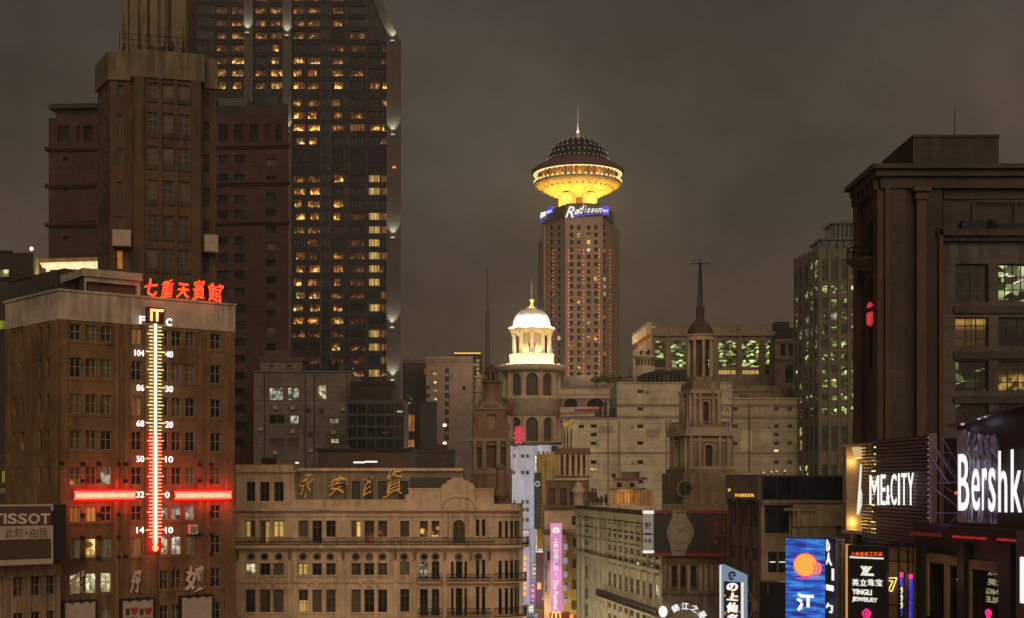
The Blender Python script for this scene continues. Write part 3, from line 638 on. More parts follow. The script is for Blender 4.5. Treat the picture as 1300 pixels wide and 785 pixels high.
# upper shaft with fins
uf = PF(153.5, 154, 238, 155.4); us = Face(uf.B, XY(247.5,161)); zs0, zs1 = zc+1, Z(-60,155)
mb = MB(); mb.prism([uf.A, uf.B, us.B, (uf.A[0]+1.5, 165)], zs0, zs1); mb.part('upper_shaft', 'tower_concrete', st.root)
for x0, x1, o in ((154,163,.5),(166,176,.8),(181,187,.5),(191,201,.9),(205,210,.5),(218.5,236,.9)):
    mb = MB(); mb.fbox(uf, max(.01, uf.u(x0)), uf.u(x1), .002, o, zs0, zs1-.5); mb.part('fin', 'tower_concrete', st.root)
for x in (189, 213.5, 216):
    mb = MB(); mb.tube([uf.pt(uf.u(x), .12, zs0), uf.pt(uf.u(x), .12, zs1-1)], .07); mb.part('pipe', 'iron', st.root)
st.finish()
rl = MB(); zr = ff.z(212, 66)
for z in (zr+.55, zr+1.15, zr+1.75): rl.tube([ff.pt(-1.5,-.2,z), ff.pt(ff.len+.8,-.2,z)], .035)
for k in range(15): u = -1.5+k*(ff.len+2.3)/14; rl.tube([ff.pt(u,-.2,zr), ff.pt(u,-.2,zr+1.8)], .04)
for k in range(26): u = 1+random.random()*5; rl.fbox(ff, u, u+.25, -.9, -.5, zr+.1, zr+.3+random.random()*1.1)
rl.top('roof_railing', 'iron', 'thin dark railing with clutter on the crown of the stepped tower', 'railing')
for x, y0, y1, lb in ((157,22,66,'tall thin aerial at the left end of the stepped tower railing'),(178,24,66,'thin aerial left of the fins on the stepped tower crown'),(233,30,66,'thin aerial at the right end of the stepped tower railing')):
    mb = MB(); p = ff.pt(ff.u(x), -.35, 0); mb.tube([(p[0],p[1],zr-.2),(p[0],p[1],Z(y0,151))], [.07,.03]); mb.lathe([(.14,zr-.2),(.14,zr+.5),(.04,zr+.6)], p[0], p[1], 8)
    for k in range(3): z = zr+1.5+k*.6; mb.tube([(p[0]-.3,p[1],z),(p[0]+.3,p[1],z)], .025)
    mb.top('aerial', 'iron', lb, 'aerial', 'aerials on the stepped tower')
for x0, x1, y0, y1, fc, lb in ((143.5,167,295,315.5,fw,'pale box hung on the left wing of the stepped tower'),(255.5,273,301,322.5,fr,'pale box hung on the right wing of the stepped tower')):
    mb = MB(); u0, u1, z0, z1 = fc.rect(x0, y0, x1, y1); mb.fbox(fc, u0, u1, .02, 1.6, z0, z1); mb.fbox(fc, u0+.1, u1-.1, 1.6, 1.66, z0+.12, z1-.12); mb.fbox(fc, u0+.3, u0+.4, .0, .5, z0-1.4, z0, 1); mb.top('utility_box', ['board','iron'], lb, 'equipment box', 'boxes on the stepped tower')

# ================================================================ red stone highrise behind (seen left and right of the stepped tower)
gf = PF(61.7, 261, 366, 258); gs_ = Face(gf.B, XY(365.5,288))
rs = Bld('red_stone_highrise', 'dark red stone highrise with a rounded blue roof, half hidden behind the stepped tower', 'tower', (*XY(200,268), 0))
W_ = []
for k in range(13):
    y = 306.5+k*21.3
    for x0, x1 in ((277.5,289),(297.5,310.5)):
        W_.append((*gf.rect(x0, y-5, x1, y+5), 'blue_glass'))
for y in (202, 226, 253, 272):
    for x0, x1 in ((277.5,289),(297.5,310.5)): W_.append((*gf.rect(x0, y-5, x1, y+5), 'blue_glass'))
for y in (202, 242, 302):
    W_.append((*gf.rect(80, y-2.5, 87, y+2.5), 'blue_glass'))
for x0, x1 in ((73,88),(97,101),(106,118)): W_.append((*gf.rect(x0, 160, x1, 180), 'glass'))
for x0, x1 in ((278,289),(297,309),(317,327),(336,343),(350,358)): W_.append((*gf.rect(x0, 158, x1, 180), 'glass'))
for k in range(17): W_.append((*gf.rect(338, 202+k*21.3, 350, 211+k*21.3), 'blue_glass' if k % 5 else 'curtain_cloth'))
zg = gf.z(80, 150)
rs.wall(gf, 0, gf.len, 0, zg, W_, 'red_stone', .4, None)
mb = MB(); mb.wall(gs_, 0, gs_.len, 0, gs_.z(345,150), []); mb.part('wall', 'dark_stone', rs.root)
for y in (184, 231, 281): ledge(gf, -.5, gf.len+.3, gf.z(300,y+3), gf.z(300,y), .9, 'red_stone', rs.root)
ledge(gf, gf.u(85), gf.u(130), gf.z(100,283), gf.z(100,280), 1.2, 'dark_stone', rs.root)
mb = MB(); mb.fbox(gf, gf.u(68), gf.u(318), -14, -1.2, zg+.003, gf.z(80,136)); mb.part('penthouse', 'dark_stone', rs.root)
arc = [(-15.5+15.5*math.sin(t), gf.z(80,136)+(gf.z(80,119.5)-gf.z(80,136))*math.cos(t)) for t in [i*math.pi/2/8 for i in range(9)]]
mb = MB(); ua, ub = gf.u(61.5), gf.u(272)
for (o0, z0), (o1, z1) in zip(arc, arc[1:]): mb.face([gf.pt(ua,o0,z0),gf.pt(ub,o0,z0),gf.pt(ub,o1,z1),gf.pt(ua,o1,z1)])
mb.face([gf.pt(ua,o,z) for o, z in arc]+[gf.pt(ua,-15.5,arc[-1][1])]); mb.face([gf.pt(ub,o,z) for o, z in arc]+[gf.pt(ub,-15.5,arc[-1][1])]); mb.part('roof', 'blue_roof', rs.root, True)
mb = MB(); mb.fbox(gf, ua, ub, -14, .2, gf.z(80,137.5), gf.z(80,136)-.003); mb.part('eave', 'block_pilaster', rs.root)
mb = MB(); mb.fbox(gf, gf.u(274), gf.u(312), -12, -1.5, zg, gf.z(290,122)); mb.part('blue_roof_block', 'blue_roof', rs.root)
mb = MB(); mb.prism([gf.pt(gf.u(310),-1,0)[:2], gf.B, gs_.B, gf.pt(gf.u(310),-14,0)[:2]], zg+.003, gf.z(320,132)); mb.part('penthouse', 'block_stone', rs.root)
shell(rs.root, [gf.A, gf.B, gs_.B, XY(66,290)], 0, zg-.1, 'dark_stone', skip=(0, 1)); rs.finish()

# ================================================================ glass hotel tower with lit rooms
xf = PF(246, 400, 509, 400)
sh = Bld('glass_hotel_tower', 'very tall dark glass tower with rows of warm lit hotel rooms and uplit piers', 'tower', (*XY(378,410), 0))
C8 = [(274,288),(294,310),(324,338),(343,358),(372.5,386.5),(391,406),(421.5,435.5),(444,463),(468.5,481.5),(483,491)]
mat_map = {'L':'lit_hotel','d':'lit_hotel_dim','o':'blue_glass','r':'lit_red','O':'lit_orange','Y':'lit_yellow','h':'lit_hotel_dim'}
RW = [(-20,'ddddddddoo'),(-3.5,'oddodddooo'),(13,'ddddhhdooo'),(29,'dddddddood'),(45,'dddddd ddd'),(61,'ddoLooddoLL'[:10]),(77,'dLoLLLdoor'),(92.5,'LLdLLLLdoo'),(108.5,'LLdLLLLoLL'),
      (130.5,'    LdLooL'),(146.5,'    LLLdoo'),(162,'    LLLOLL'),(179,'    LLoood'),(227,'    dLLoYO'),(243,'    LLooYO'),(259,'    LLLooo'),(275,'    LLLrYO'),(292,'    ddooYO'),(308.5,'    oLodYo'),
      (325,'    LLLdYO'),(341.5,'    LLLrYL'),(358.5,'    LLLrYo'),(375,'    LLdroO'),(391,'    LLLoYO'),(407.3,'    LLLroo'),(424,'    dddoYO'),(441,'    ooLdYO'),(457.5,'    odrroO'),(474,'    ddddYd')]
W_ = []
for y, s_ in RW:
    for (x0, x1), ch in zip(C8, s_):
        if ch == ' ' or (y < 52 and x0 > 464): continue
        mt = mat_map[ch]; a_ = b3_ = 0
        if ch == 'L': mt = random.choice(('lit_hotel','lit_hotel','lit_hotel_b','lit_hotel_c')); a_ = random.choice((0,0,1.5,3)); b3_ = random.choice((0,0,1.5,4))
        W_.append((*xf.rect(x0+a_, y-5.0, x1-b3_, y+4.2), mt))
zx = xf.z(400, 52); ztop = xf.z(400, -45)
sh.wall(xf, 0, xf.len, 0, zx, [w for w in W_ if w[3] < zx], 'spandrel', .5, (2, ()), 'iron')
sh.wall(xf, 0, xf.u(464), zx, ztop, [w for w in W_ if w[3] >= zx], 'spandrel', .5, (2, ()), 'iron')
mb = MB(); mb.face([xf.pt(xf.u(464),0,zx), xf.pt(xf.u(505),0,zx), xf.pt(xf.u(466),0,ztop), xf.pt(xf.u(464),0,ztop)]); mb.part('sloping_glass', 'blue_glass', sh.root)
# glass bands between the piers: continuous ribbon glazing with metal rails
mb = MB(); rl = MB()
ys = [y for y, _ in RW if y != 116]+[195.5,211,490,506]
for y in ys:
    for x0, x1 in ((250,272.5),(289.5,293),(311,323),(339.5,342),(387.5,390),(408,420),(437,443),(464.5,467)):
        if y < 52 and x0 > 450: continue
        mb.fbox(xf, xf.u(x0), xf.u(x1), .01, .06, xf.z(400,y+4.6), xf.z(400,y-5.4))
    xr = 491 if y > 52 else 500-(52-y)*.46-14
    rl.fbox(xf, xf.u(250), xf.u(xr), .07, .25, xf.z(400,y+6.4), xf.z(400,y+5.6)); rl.fbox(xf, xf.u(250), xf.u(xr), .07, .22, xf.z(400,y-6.6), xf.z(400,y-7.2))
mb.part('glazing', 'blue_glass', sh.root)['kind'] = 'stuff'; rl.part('facade_rail', 'dark_wall', sh.root)
mb = MB()
for y in (190,195,200,206,212,217,222): mb.fbox(xf, xf.u(371.5), xf.u(491), .31, .36, xf.z(400,y+.4), xf.z(400,y-.4))
mb.part('louvre', 'spandrel', sh.root)
def pier(x0, x1, y, o=1.3, name='pier'):
    m_ = MB(); m_.fbox(xf, xf.u(x0), xf.u(x1), .31, o, 0, xf.z(400,y)); m_.part(name, 'pier_stone', sh.root)
pier(310.5,322,-40); pier(359.5,371,-40); pier(491.3,509,52,1.6)
for x in (407.5, 419.5): pier(x-.5, x+.5, -40, .5, 'mullion')
for x in (437,443.5,465.5): pier(x-.3, x+.3, 50, .45, 'mullion')
# sloping shoulder at the upper right
mb = MB(); U = xf.u; mb.fpoly(xf, [(U(494),xf.z(400,52.5)),(U(507.5),xf.z(400,52.5)),(U(481),xf.z(400,-6)),(U(464),xf.z(400,-45)),(U(450),xf.z(400,-45)),(U(472),xf.z(400,-4))], .31, 1.6); mb.part('sloping_pier', 'pier_stone', sh.root)
mb = MB()
for x in [372+k*4.3 for k in range(28)]:
    mb.fbox(xf, xf.u(x)-.07, xf.u(x)+.07, .06, .2, 40, xf.z(400,54))
mb.part('glazing_bars', 'spandrel', sh.root)
shell(sh.root, [xf.A, xf.B, XY(507,435), XY(246,435)], 0, xf.z(400,52), 'spandrel', skip=(0,))
for x, y in ((315.5,43),(365.5,46.5),(365.5,168),(499,53.5),(499.5,172),(499.5,302),(498.5,415.5),(499,482)):
    o = 1.3 if x < 400 else 1.6; p = xf.pt(xf.u(x), o+1.15, xf.z(400,y))
    mb = MB(); mb.fbox(xf, xf.u(x)-.75, xf.u(x)+.75, o+.002, o+1.0, p[2]-.6, p[2]-.35); lp = mb.part('uplight', 'white_metal', sh.root)
    mb = MB(); mb.fbox(xf, xf.u(x)-.45, xf.u(x)+.45, o+.15, o+.8, p[2]-.345, p[2]-.2); mb.part('lens', 'bulb', lp)
    point((p[0],p[1],p[2]+.1), 3000, (1,.97,.70), .3, lp, spot=75, aim=(0, .17, 1))
mb = MB(); mb.lathe([(.05,xf.z(400,216)),(.5,xf.z(400,215)),(.5,xf.z(400,214)),(.05,xf.z(400,213))], *xf.pt(xf.u(501),2.0,0)[:2], 8); mb.part('warning_light', 'red_dot', sh.root)
sh.finish()
# ================================================================ hotel tower with the saucer on top (far centre)
D = 600.0; sc_ = D/F
sx, sy = XY(733.5, D+14)
rd = Bld('saucer_tower', 'far stone hotel tower crowned by a golden lit saucer and a dark studded dome', 'tower', (sx, sy, 0))
rp_ = [XY(683,628), XY(690,612), XY(718,592), XY(765,592), XY(777.5,612), XY(786.5,640)]
rfs = [Face(a, b) for a, b in zip(rp_, rp_[1:])]
cols_r = [[], [(697.2,701.6),(706.8,711.4)], [(723.4,727.8),(732.6,737.2),(745,749.6),(754.3,758.8)], [(766.2,769.8)], []]
tops_r = [305, 274, 274, 274, 288]
lit_r = {(0,2,1):'lit_room',(0,2,2):'lit_hotel_dim',(1,2,2):'lit_room',(2,2,1):'lit_hotel',(4,1,1):'lit_red',(5,2,0):'lit_red',(5,2,3):'lit_orange',(7,1,0):'lit_orange',(8,2,0):'lit_red',(10,2,3):'lit_orange',(11,3,0):'lit_hotel',(13,1,0):'lit_orange',(15,2,0):'lit_hotel',(16,3,0):'lit_hotel',(18,2,1):'lit_hotel',(18,1,0):'lit_orange',(2,2,2):'lit_white',(2,3,0):'lit_hotel',(6,2,3):'lit_room',(6,3,0):'lit_room',(7,3,0):'lit_white',(8,3,0):'lit_white',(9,2,1):'lit_hotel',(12,2,2):'lit_room',(14,2,2):'lit_room',(14,2,3):'lit_hotel',(16,1,0):'lit_cool',(17,2,2):'lit_hotel',(3,1,0):'lit_red',(2,1,0):'lit_red',(14,1,1):'lit_white'}
for fi, fc in enumerate(rfs):
    W_ = []
    for k in range(21):
        y = 289+k*9.33
        if y < tops_r[fi]+6: continue
        for j, (x0, x1) in enumerate(cols_r[fi]):
            m_ = lit_r.get((k-1, fi, j), 'glass'); W_.append((*fc.rect(x0, y-2.9, x1, y+2.9), m_))
    mid = (fc.A[0]+fc.B[0])/2
    rd.wall(fc, 0, fc.len, 0, Z(tops_r[fi], (fc.A[1]+fc.B[1])/2), W_, 'far_stone', .5, (2, ()), 'frame')
zt_ = Z(274, 592)
shell(rd.root, [rfs[1].A, rfs[2].A, rfs[3].A, rfs[3].B, (rfs[3].B[0], 650), (rfs[1].A[0], 650)], 0, zt_, 'far_stone', skip=(0, 1, 2))
# crown wall that carries the signs
cr = [rfs[1].off(.3), rfs[2].off(.3), rfs[3].off(.3)]
for fc, y0 in zip(cr, (262.5, 261, 262.5)):
    mb = MB(); mb.fbox(fc, 0, fc.len, -1.5, .4, zt_+.003, Z(y0, 596)); mb.part('crown', 'far_block', rd.root)
for x0, x1, f_ in ((717.5,719.8,2),(740.2,742.2,2),(763,764.8,2),(690.3,692,1)):
    fc = rfs[f_]; mb = MB(); mb.fbox(fc, fc.u(x0), fc.u(x1), .0, .6, 0, zt_-.01); mb.part('pilaster', 'far_stone', rd.root)
for x in (703.9,721.6,740.8,760.6,772.8):
    fc = rfs[1] if x < 715 else rfs[2] if x < 764 else rfs[3]; mb = MB()
    for k in range(36):
        y = 318+k*4.67; u = fc.u(x); z = fc.z(x, y)
        if random.random() < .18: continue
        mb.fbox(fc, u-.2, u+.2, .61, .75, z-.2, z+.2)
    mb.part('light_string', 'red_dot', rd.root)
r_ = lambda px: px*sc_
zz = lambda py: Z(py, D+14)
# neck, bowl, rim, dome, spire (turned)
mb = MB(); mb.lathe([(r_(25),zz(266)),(r_(25),zz(251.5))], sx, sy, 40); mb.part('neck', 'cream_stone', rd.root, True)
for a in (-2.15, -1.0):
    mb = MB(); x = sx+r_(26)*math.cos(a); y = sy+r_(26)*math.sin(a); mb.lathe([(2.6,zz(266)),(2.6,zz(250))], x, y, 12); mb.part('column', 'cream_stone', rd.root, True)
mb = MB(); ff_ = Face((sx-1.2, sy-r_(25.6)), (sx+1.6, sy-r_(25.6))); mb.fbox(ff_, 0, ff_.len, -.2, .25, zz(266), zz(256)); mb.part('opening', 'brown_wall', rd.root)
mb = MB(); mb.lathe([(r_(25.2),zz(252)),(r_(31),zz(248.5)),(r_(40),zz(244)),(r_(50),zz(239.2)),(r_(55.5),zz(236)),(r_(57),zz(233.6)),(r_(56),zz(232)),(r_(50),zz(231.4))], sx, sy, 64); bw_ = mb.part('bowl', 'cream_stone', rd.root, True)
for r0, y0, s0, nn, mt, nm in ((56.3,231.9,.34,48,'soffit_light','lamp_ring'),(46,241.3,.30,34,'brown_wall','vent_ring'),(53.4,222.4,.22,44,'bulb','rim_lamps')):
    mb = MB()
    for i in range(nn): a = 2*math.pi*i/nn; x, y = sx+r_(r0)*math.cos(a), sy+r_(r0)*math.sin(a); mb.box(x-s0,x+s0,y-s0,y+s0,zz(y0)-s0,zz(y0)+s0)
    mb.part(nm, mt, bw_)
mb = MB()
for i in range(28):
    a = 2*math.pi*i/28; mb.tube([(sx+r_(q_)*math.cos(a), sy+r_(q_)*math.sin(a), zz(y_)-.05) for q_, y_ in ((31,248.7),(40,244.2),(50,239.4),(55.5,236.2))], .07, 4)
mb.part('seam', 'ochre_stone', bw_)
mb = MB(); mb.lathe([(r_(50),zz(233)),(r_(50),zz(222.5))], sx, sy, 64); mb.part('window_band', 'lit_amber', rd.root)
for k in range(40):
    a = math.pi+k*math.pi/39; mb = MB(); x, y = sx+r_(50.4)*math.cos(a), sy+r_(50.4)*math.sin(a); mb.box(x-.2,x+.2,y-.2,y+.2,zz(232),zz(222.6)); mb.part('mullion', 'block_pilaster', rd.root)
mb = MB(); mb.lathe([(r_(49),zz(222.4)),(r_(55),zz(222.2)),(r_(59),zz(221.8)),(r_(60),zz(220)),(r_(60),zz(217.5)),(r_(52),zz(212)),(r_(42),zz(207)),(r_(40),zz(206.5))], sx, sy, 64); mb.part('rim', 'brown_wall', rd.root, True)
mb = MB(); mb.lathe([(r_(55.5),zz(222.6)),(r_(57.2),zz(222.6)),(r_(57.2),zz(222.0)),(r_(55.5),zz(222.0))], sx, sy, 64); mb.part('rim_light', 'soffit_light', rd.root)
dome = [(r_(40)*math.cos(t), zz(206.5)+(zz(176)-zz(206.5))*math.sin(t)) for t in [i*math.pi/2/14 for i in range(15)]]; dome[-1] = (.05, dome[-1][1])
mb = MB(); mb.lathe(dome, sx, sy, 48); dm = mb.part('dome', 'dome_glass', rd.root, True)
for j, t in enumerate((.08, .32, .58, .85, 1.12)):
    mb = MB(); n = 40-j*6
    for i in range(n):
        a = 2*math.pi*(i+.5*(j % 2))/n; rr = r_(40.3)*math.cos(t); z = zz(206.5)+(zz(176)-zz(206.5))*math.sin(t)+.05; x, y = sx+rr*math.cos(a), sy+rr*math.sin(a); mb.box(x-.16,x+.16,y-.16,y+.16,z-.16,z+.16)
    mb.part('light_ring', 'pale_sign', dm)
for k in range(24):
    a = 2*math.pi*k/24; mb = MB(); mb.tube([(sx+r*1.005*math.cos(a), sy+r*1.005*math.sin(a), z+.02) for r, z in dome[:-1]], .09, 5); mb.part('rib', 'spandrel', dm)
mb = MB(); mb.lathe([(1.5,zz(177)),(1.2,zz(171)),(.55,zz(164)),(.3,zz(158)),(.14,zz(137)),(.01,zz(136))], sx, sy, 12); mb.part('spire', 'white_metal', rd.root, True)
point((sx, sy-2.6, zz(175.6)), 5000, (1,.95,.8), .3, rd.root, spot=50, aim=(0,.25,1))
for k in range(10):
    a = 2*math.pi*k/10-.3; point((sx+r_(44)*math.cos(a), sy+r_(44)*math.sin(a), zz(262.5)), 6500, (1,.56,.07), .8, rd.root)
for k in range(12):
    a = 2*math.pi*k/12; point((sx+r_(54)*math.cos(a), sy+r_(54)*math.sin(a), zz(228)), 900, (1,.50,.06), .5, rd.root)
for x0, x1, fc in ((715.5,775,cr[1]),):
    pass
sg = Face((XY(716.5,588)[0], 590.2), (XY(774.5,588)[0], 590.2))
sn = thing('tower_sign', 'complete white script lettering and blue square on the front of the saucer tower', 'sign', sg.pt(sg.len/2, 0, Z(277,588)))
for ch, a, b, y0, y1 in (('R',717.5,729.5,262.5,276.5),('a',728.5,735,266.5,272.5),('d',734.5,742,260.5,271.5),('i',742,744.5,261.5,270.5),('s',744.5,749.5,265,270.5),('s',749.5,754.5,265,270.3),('o',754.5,758.5,265,270),('n',758.5,764,264.5,270.8)):
    mb = MB(); ptext(mb, sg, ch, a, y0, b, y1, o0=.3, o1=.6, bold=.012, shear=.4); mb.part('letter', 'white_light', sn)
mb = MB(); P = [(728,276),(736,274.2),(746,273),(757,272.2),(757,270.8),(746,271.6),(736,272.8),(728,274.2)]; mb.fpoly(sg, [(sg.u(x), sg.z(x,y)) for x, y in P], .0, .28); mb.part('underline', 'blue_sign', sn)
mb = MB(); mb.fbox(sg, sg.u(764.6), sg.u(773), -.2, .25, sg.z(768,273), sg.z(768,261.5)); bs = mb.part('blue_square', 'blue_sign', sn)
mb = MB(); ptext(mb, sg, 'BLU', 765.3, 266.2, 772.2, 269.4, o0=.26, o1=.4, bold=.03); mb.part('letter', 'white_light', bs)
mb = MB(); mb.fbox(sg, sg.u(718), sg.u(773), -.6, -.25, sg.z(745,270), sg.z(745,269)); mb.part('support_frame', 'iron', sn)
sg2 = rfs[1].off(1.2)
s2 = thing('tower_sign', 'cut off end of white script with a blue square, on the saucer tower\'s left flank', 'sign', sg2.pt(sg2.len/2, 0, Z(284,600)))
for ch, a, b, y0, y1 in (('o',687.2,690.2,270,277.5),('n',690.4,694,269,275)):
    mb = MB(); ptext(mb, sg2, ch, a, y0, b, y1, o0=.3, o1=.6, bold=.03, shear=.3); mb.part('letter', 'white_light', s2)
mb = MB(); mb.fpoly(sg2, [(sg2.u(x), sg2.z(x,y)) for x, y in ((686,281.5),(692,277.5),(694,275.2),(693.5,277),(687,283))], 0, .28); mb.part('underline', 'blue_sign', s2)
mb = MB(); mb.fbox(sg2, sg2.u(694.6), sg2.u(701.5), -.2, .25, sg2.z(698,272), sg2.z(698,263.5)); bs = mb.part('blue_square', 'blue_sign', s2)
mb = MB(); ptext(mb, sg2, 'BLU', 695.3, 267.3, 701, 270.2, o0=.26, o1=.4, bold=.03); mb.part('letter', 'white_light', bs)
rd.finish()

# ================================================================ round corner tower with the lit cupola
D2 = 420.0; k2 = D2/F; nx, ny = XY(675, D2+10); z2 = lambda py: Z(py, D2+10); q2 = lambda px: px*(D2+10)/F
nw = Bld('cupola_tower', 'round cream corner tower with arcades, topped by a brilliantly lit white and gold cupola', 'tower', (nx, ny, 0))
def arcade(b, cx, cy, rad, n, z0, z1, zs, wfrac, mat, inner, a0=0.0, name='arcade'):
    for i in range(n):
        a = a0+2*math.pi*i/n; c = 2*math.pi/n
        if math.sin(a+c/2) > .45: continue
        fc = Face((cx+rad*math.cos(a), cy+rad*math.sin(a)), (cx+rad*math.cos(a+c), cy+rad*math.sin(a+c)))
        w = fc.len*wfrac/2; mb = MB(); mb.wall(fc, 0, fc.len, z0, z1, [(fc.len/2-w, fc.len/2+w, z0+.02, zs, True)], .9); 
        r = w; h = min(r, (zs-z0)*.6); pts = [fc.pt(fc.len/2-w-.1, .12, z0)]+[fc.pt(fc.len/2-(w+.1)*math.cos(t), .12, zs-h+(h+.1)*math.sin(t)) for t in [math.pi*j/8 for j in range(9)]]+[fc.pt(fc.len/2+w+.1, .12, z0)]
        mb.tube(pts, .16, 6); mb.part(name, mat, b.root)
        mb = MB(); mb.lathe([(.42,z0),(.36,z0+.2),(.34,z1-.5),(.5,z1-.1),(.5,z1)], *fc.pt(0, .15, 0)[:2], 8); mb.part('column', mat, b.root, True)
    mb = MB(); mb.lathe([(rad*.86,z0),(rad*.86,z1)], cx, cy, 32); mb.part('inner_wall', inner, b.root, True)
def ring(b, cx, cy, prof, mat, name, n=48): mb = MB(); mb.lathe(prof, cx, cy, n); return mb.part(name, mat, b.root, True)
ring(nw, nx, ny, [(q2(36),0),(q2(36),z2(563)),(q2(37.5),z2(563)),(q2(37.5),z2(561.5)),(q2(30),z2(561.4))], 'cream_stone', 'lower_drum')
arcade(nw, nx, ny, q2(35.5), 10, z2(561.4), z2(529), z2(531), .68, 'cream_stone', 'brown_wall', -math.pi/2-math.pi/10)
ring(nw, nx, ny, [(q2(30),z2(529)),(q2(35.8),z2(529)),(q2(35.8),z2(510)),(q2(37.5),z2(509)),(q2(38.5),z2(506)),(q2(37.5),z2(504.5)),(q2(30),z2(504.3))], 'cream_stone', 'drum')
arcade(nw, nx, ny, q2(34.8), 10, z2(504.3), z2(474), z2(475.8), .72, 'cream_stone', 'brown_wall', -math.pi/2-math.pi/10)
ring(nw, nx, ny, [(q2(30),z2(474)),(q2(38),z2(474)),(q2(41),z2(472)),(q2(42.5),z2(471)),(q2(43),z2(466)),(q2(42),z2(465)),(q2(20),z2(464.8))], 'cream_stone', 'cornice')
ring(nw, nx, ny, [(q2(28.8),z2(464.7)),(q2(28.8),z2(462)),(q2(27.6),z2(461.5)),(q2(27.6),z2(453)),(q2(28.6),z2(452.4)),(q2(28.6),z2(450.5)),(q2(20),z2(450.2))], 'white_plaster', 'base_ring')
ring(nw, nx, ny, [(q2(15.5),z2(450.2)),(q2(15.5),z2(424))], 'white_plaster', 'core')
fcv = Face((nx-q2(4.2), ny-q2(15.9)), (nx+q2(4.6), ny-q2(15.9))); mb = MB(); mb.fbox(fcv, 0, fcv.len, -.6, .05, z2(450), z2(437)); mb.part('opening', 'brown_wall', nw.root)
for i in range(10):
    a = 2*math.pi*(i+.5)/10; mb = MB(); mb.lathe([(q2(2.9),z2(450.2)),(q2(2.5),z2(448)),(q2(2.2),z2(429)),(q2(3.2),z2(426)),(q2(3.2),z2(424))], nx+q2(23.4)*math.cos(a), ny+q2(23.4)*math.sin(a), 12); mb.part('column', 'white_plaster', nw.root, True)
ring(nw, nx, ny, [(q2(15),z2(424)),(q2(26),z2(424)),(q2(27),z2(421)),(q2(29),z2(419)),(q2(29),z2(416.8)),(q2(24),z2(416.4))], 'white_plaster', 'entablature')
dm_ = [(q2(22.9),z2(416.4)),(q2(22.9),z2(414.5)),(q2(22.3),z2(409.5)),(q2(20.5),z2(403.5)),(q2(17.8),z2(399)),(q2(14.4),z2(395.6)),(q2(13.8),z2(394.4)),(q2(6),z2(393)),(q2(3),z2(392.6))]
ring(nw, nx, ny, dm_, 'white_plaster', 'dome')
for k in range(16):
    a = 2*math.pi*k/16; mb = MB(); mb.tube([(nx+r*1.01*math.cos(a), ny+r*1.01*math.sin(a), z) for r, z in dm_[:6]], .1, 5); mb.part('rib', 'white_plaster', nw.root)
ring(nw, nx, ny, [(q2(8),z2(392.8)),(q2(8),z2(391.6)),(q2(3),z2(391)),(q2(1.4),z2(388)),(q2(1.1),z2(384)),(q2(2.6),z2(382.6)),(q2(3),z2(381)),(q2(2.6),z2(379.4)),(q2(1),z2(378)),(q2(.7),z2(370)),(q2(.25),z2(357)),(.01,z2(354))], 'gold', 'finial', 20)
for k in range(14):
    a = 2*math.pi*k/14+.1; x, y = nx+q2(36)*math.cos(a), ny+q2(36)*math.sin(a)
    mb = MB(); mb.box(x-.3,x+.3,y-.3,y+.3,z2(464.7),z2(463.4)); lp = mb.part('floodlight', 'warm_light', nw.root)
    point((x, y, z2(461.6)), 1700, (1,.60,.17), .3, lp)
for k in range(10):
    a = 2*math.pi*k/10; x, y = nx+q2(31)*math.cos(a), ny+q2(31)*math.sin(a); point((x, y, z2(413)), 2600, (1,.98,.95), .5, nw.root)
    x, y = nx+q2(19.5)*math.cos(a), ny+q2(19.5)*math.sin(a); point((x, y, z2(446)), 330, (1,.66,.2), .2, nw.root)
for k in range(4):
    a = 2*math.pi*k/4+.5; point((nx+q2(6.5)*math.cos(a), ny+q2(6.5)*math.sin(a), z2(388)), 1500, (1,.72,.25), .2, nw.root)
nw.finish()
fcn = Face((nx-q2(33), ny-q2(37)+3), (nx+3, ny-q2(37)))
rs_ = thing('red_character_sign', 'two unlit red Chinese characters on the round drum under the cupola', 'sign', (nx-4, ny-q2(37), z2(528)))
for ch, x0, x1 in (('新',645,653.5),('世',660.5,672)):
    mb = MB(); ptext(mb, fcn, ch, x0, 511.5, x1, 526, o0=.1, o1=.4, bold=.02); mb.part('letter', 'red_paint', rs_)
fl_ = PF(648, 372, 670, 372)
rc = thing('red_festive_figure', 'glowing red character shaped sign standing on the bluish white building below the round tower', 'sign', (*XY(658,372), Z(566,372)))
mb = MB(); ptext(mb, fl_, '春', 651, 540, 666.5, 564, o0=0, o1=.5, bold=.035, shear=.12); mb.part('letter', 'red_lantern', rc)
mb = MB(); mb.fbox(fl_, fl_.u(652), fl_.u(666), -.3, 0, Z(567,372), Z(564,372)); mb.part('base', 'iron', rc)

# ================================================================ arcaded wing right of the round tower
wf = PF(706, 432, 806, 425)
wg = Bld('arcaded_wing', 'low stone wing with round arched openings beside the round cupola tower', 'building', (*XY(756,430), 0))
W_ = [(*wf.rect(716,506,733,520),'glass',True,None),(*wf.rect(745,506,766,520),'glass',True,None),(*wf.rect(774,506,786,520),'glass',True,None)]
wg.wall(wf, 0, wf.len, 0, wf.z(750,489), W_, 'grey_stone', .8, None)
ledge(wf, 0, wf.len, wf.z(750,501), wf.z(750,494), .8, 'cream_stone', wg.root); ledge(wf, 0, wf.len, wf.z(750,524), wf.z(750,517), 1.4, 'cream_stone', wg.root)
uf2 = wf.off(-5); mb = MB(); mb.fbox(uf2, uf2.u(716), uf2.u(780), -6, 0, wf.z(750,490), wf.z(750,475)); mb.part('upper_wall', 'grey_stone', wg.root)
shell(wg.root, back(wf.A, wf.B, 22), 0, wf.z(750,489)-.1, 'grey_stone', skip=(0,))
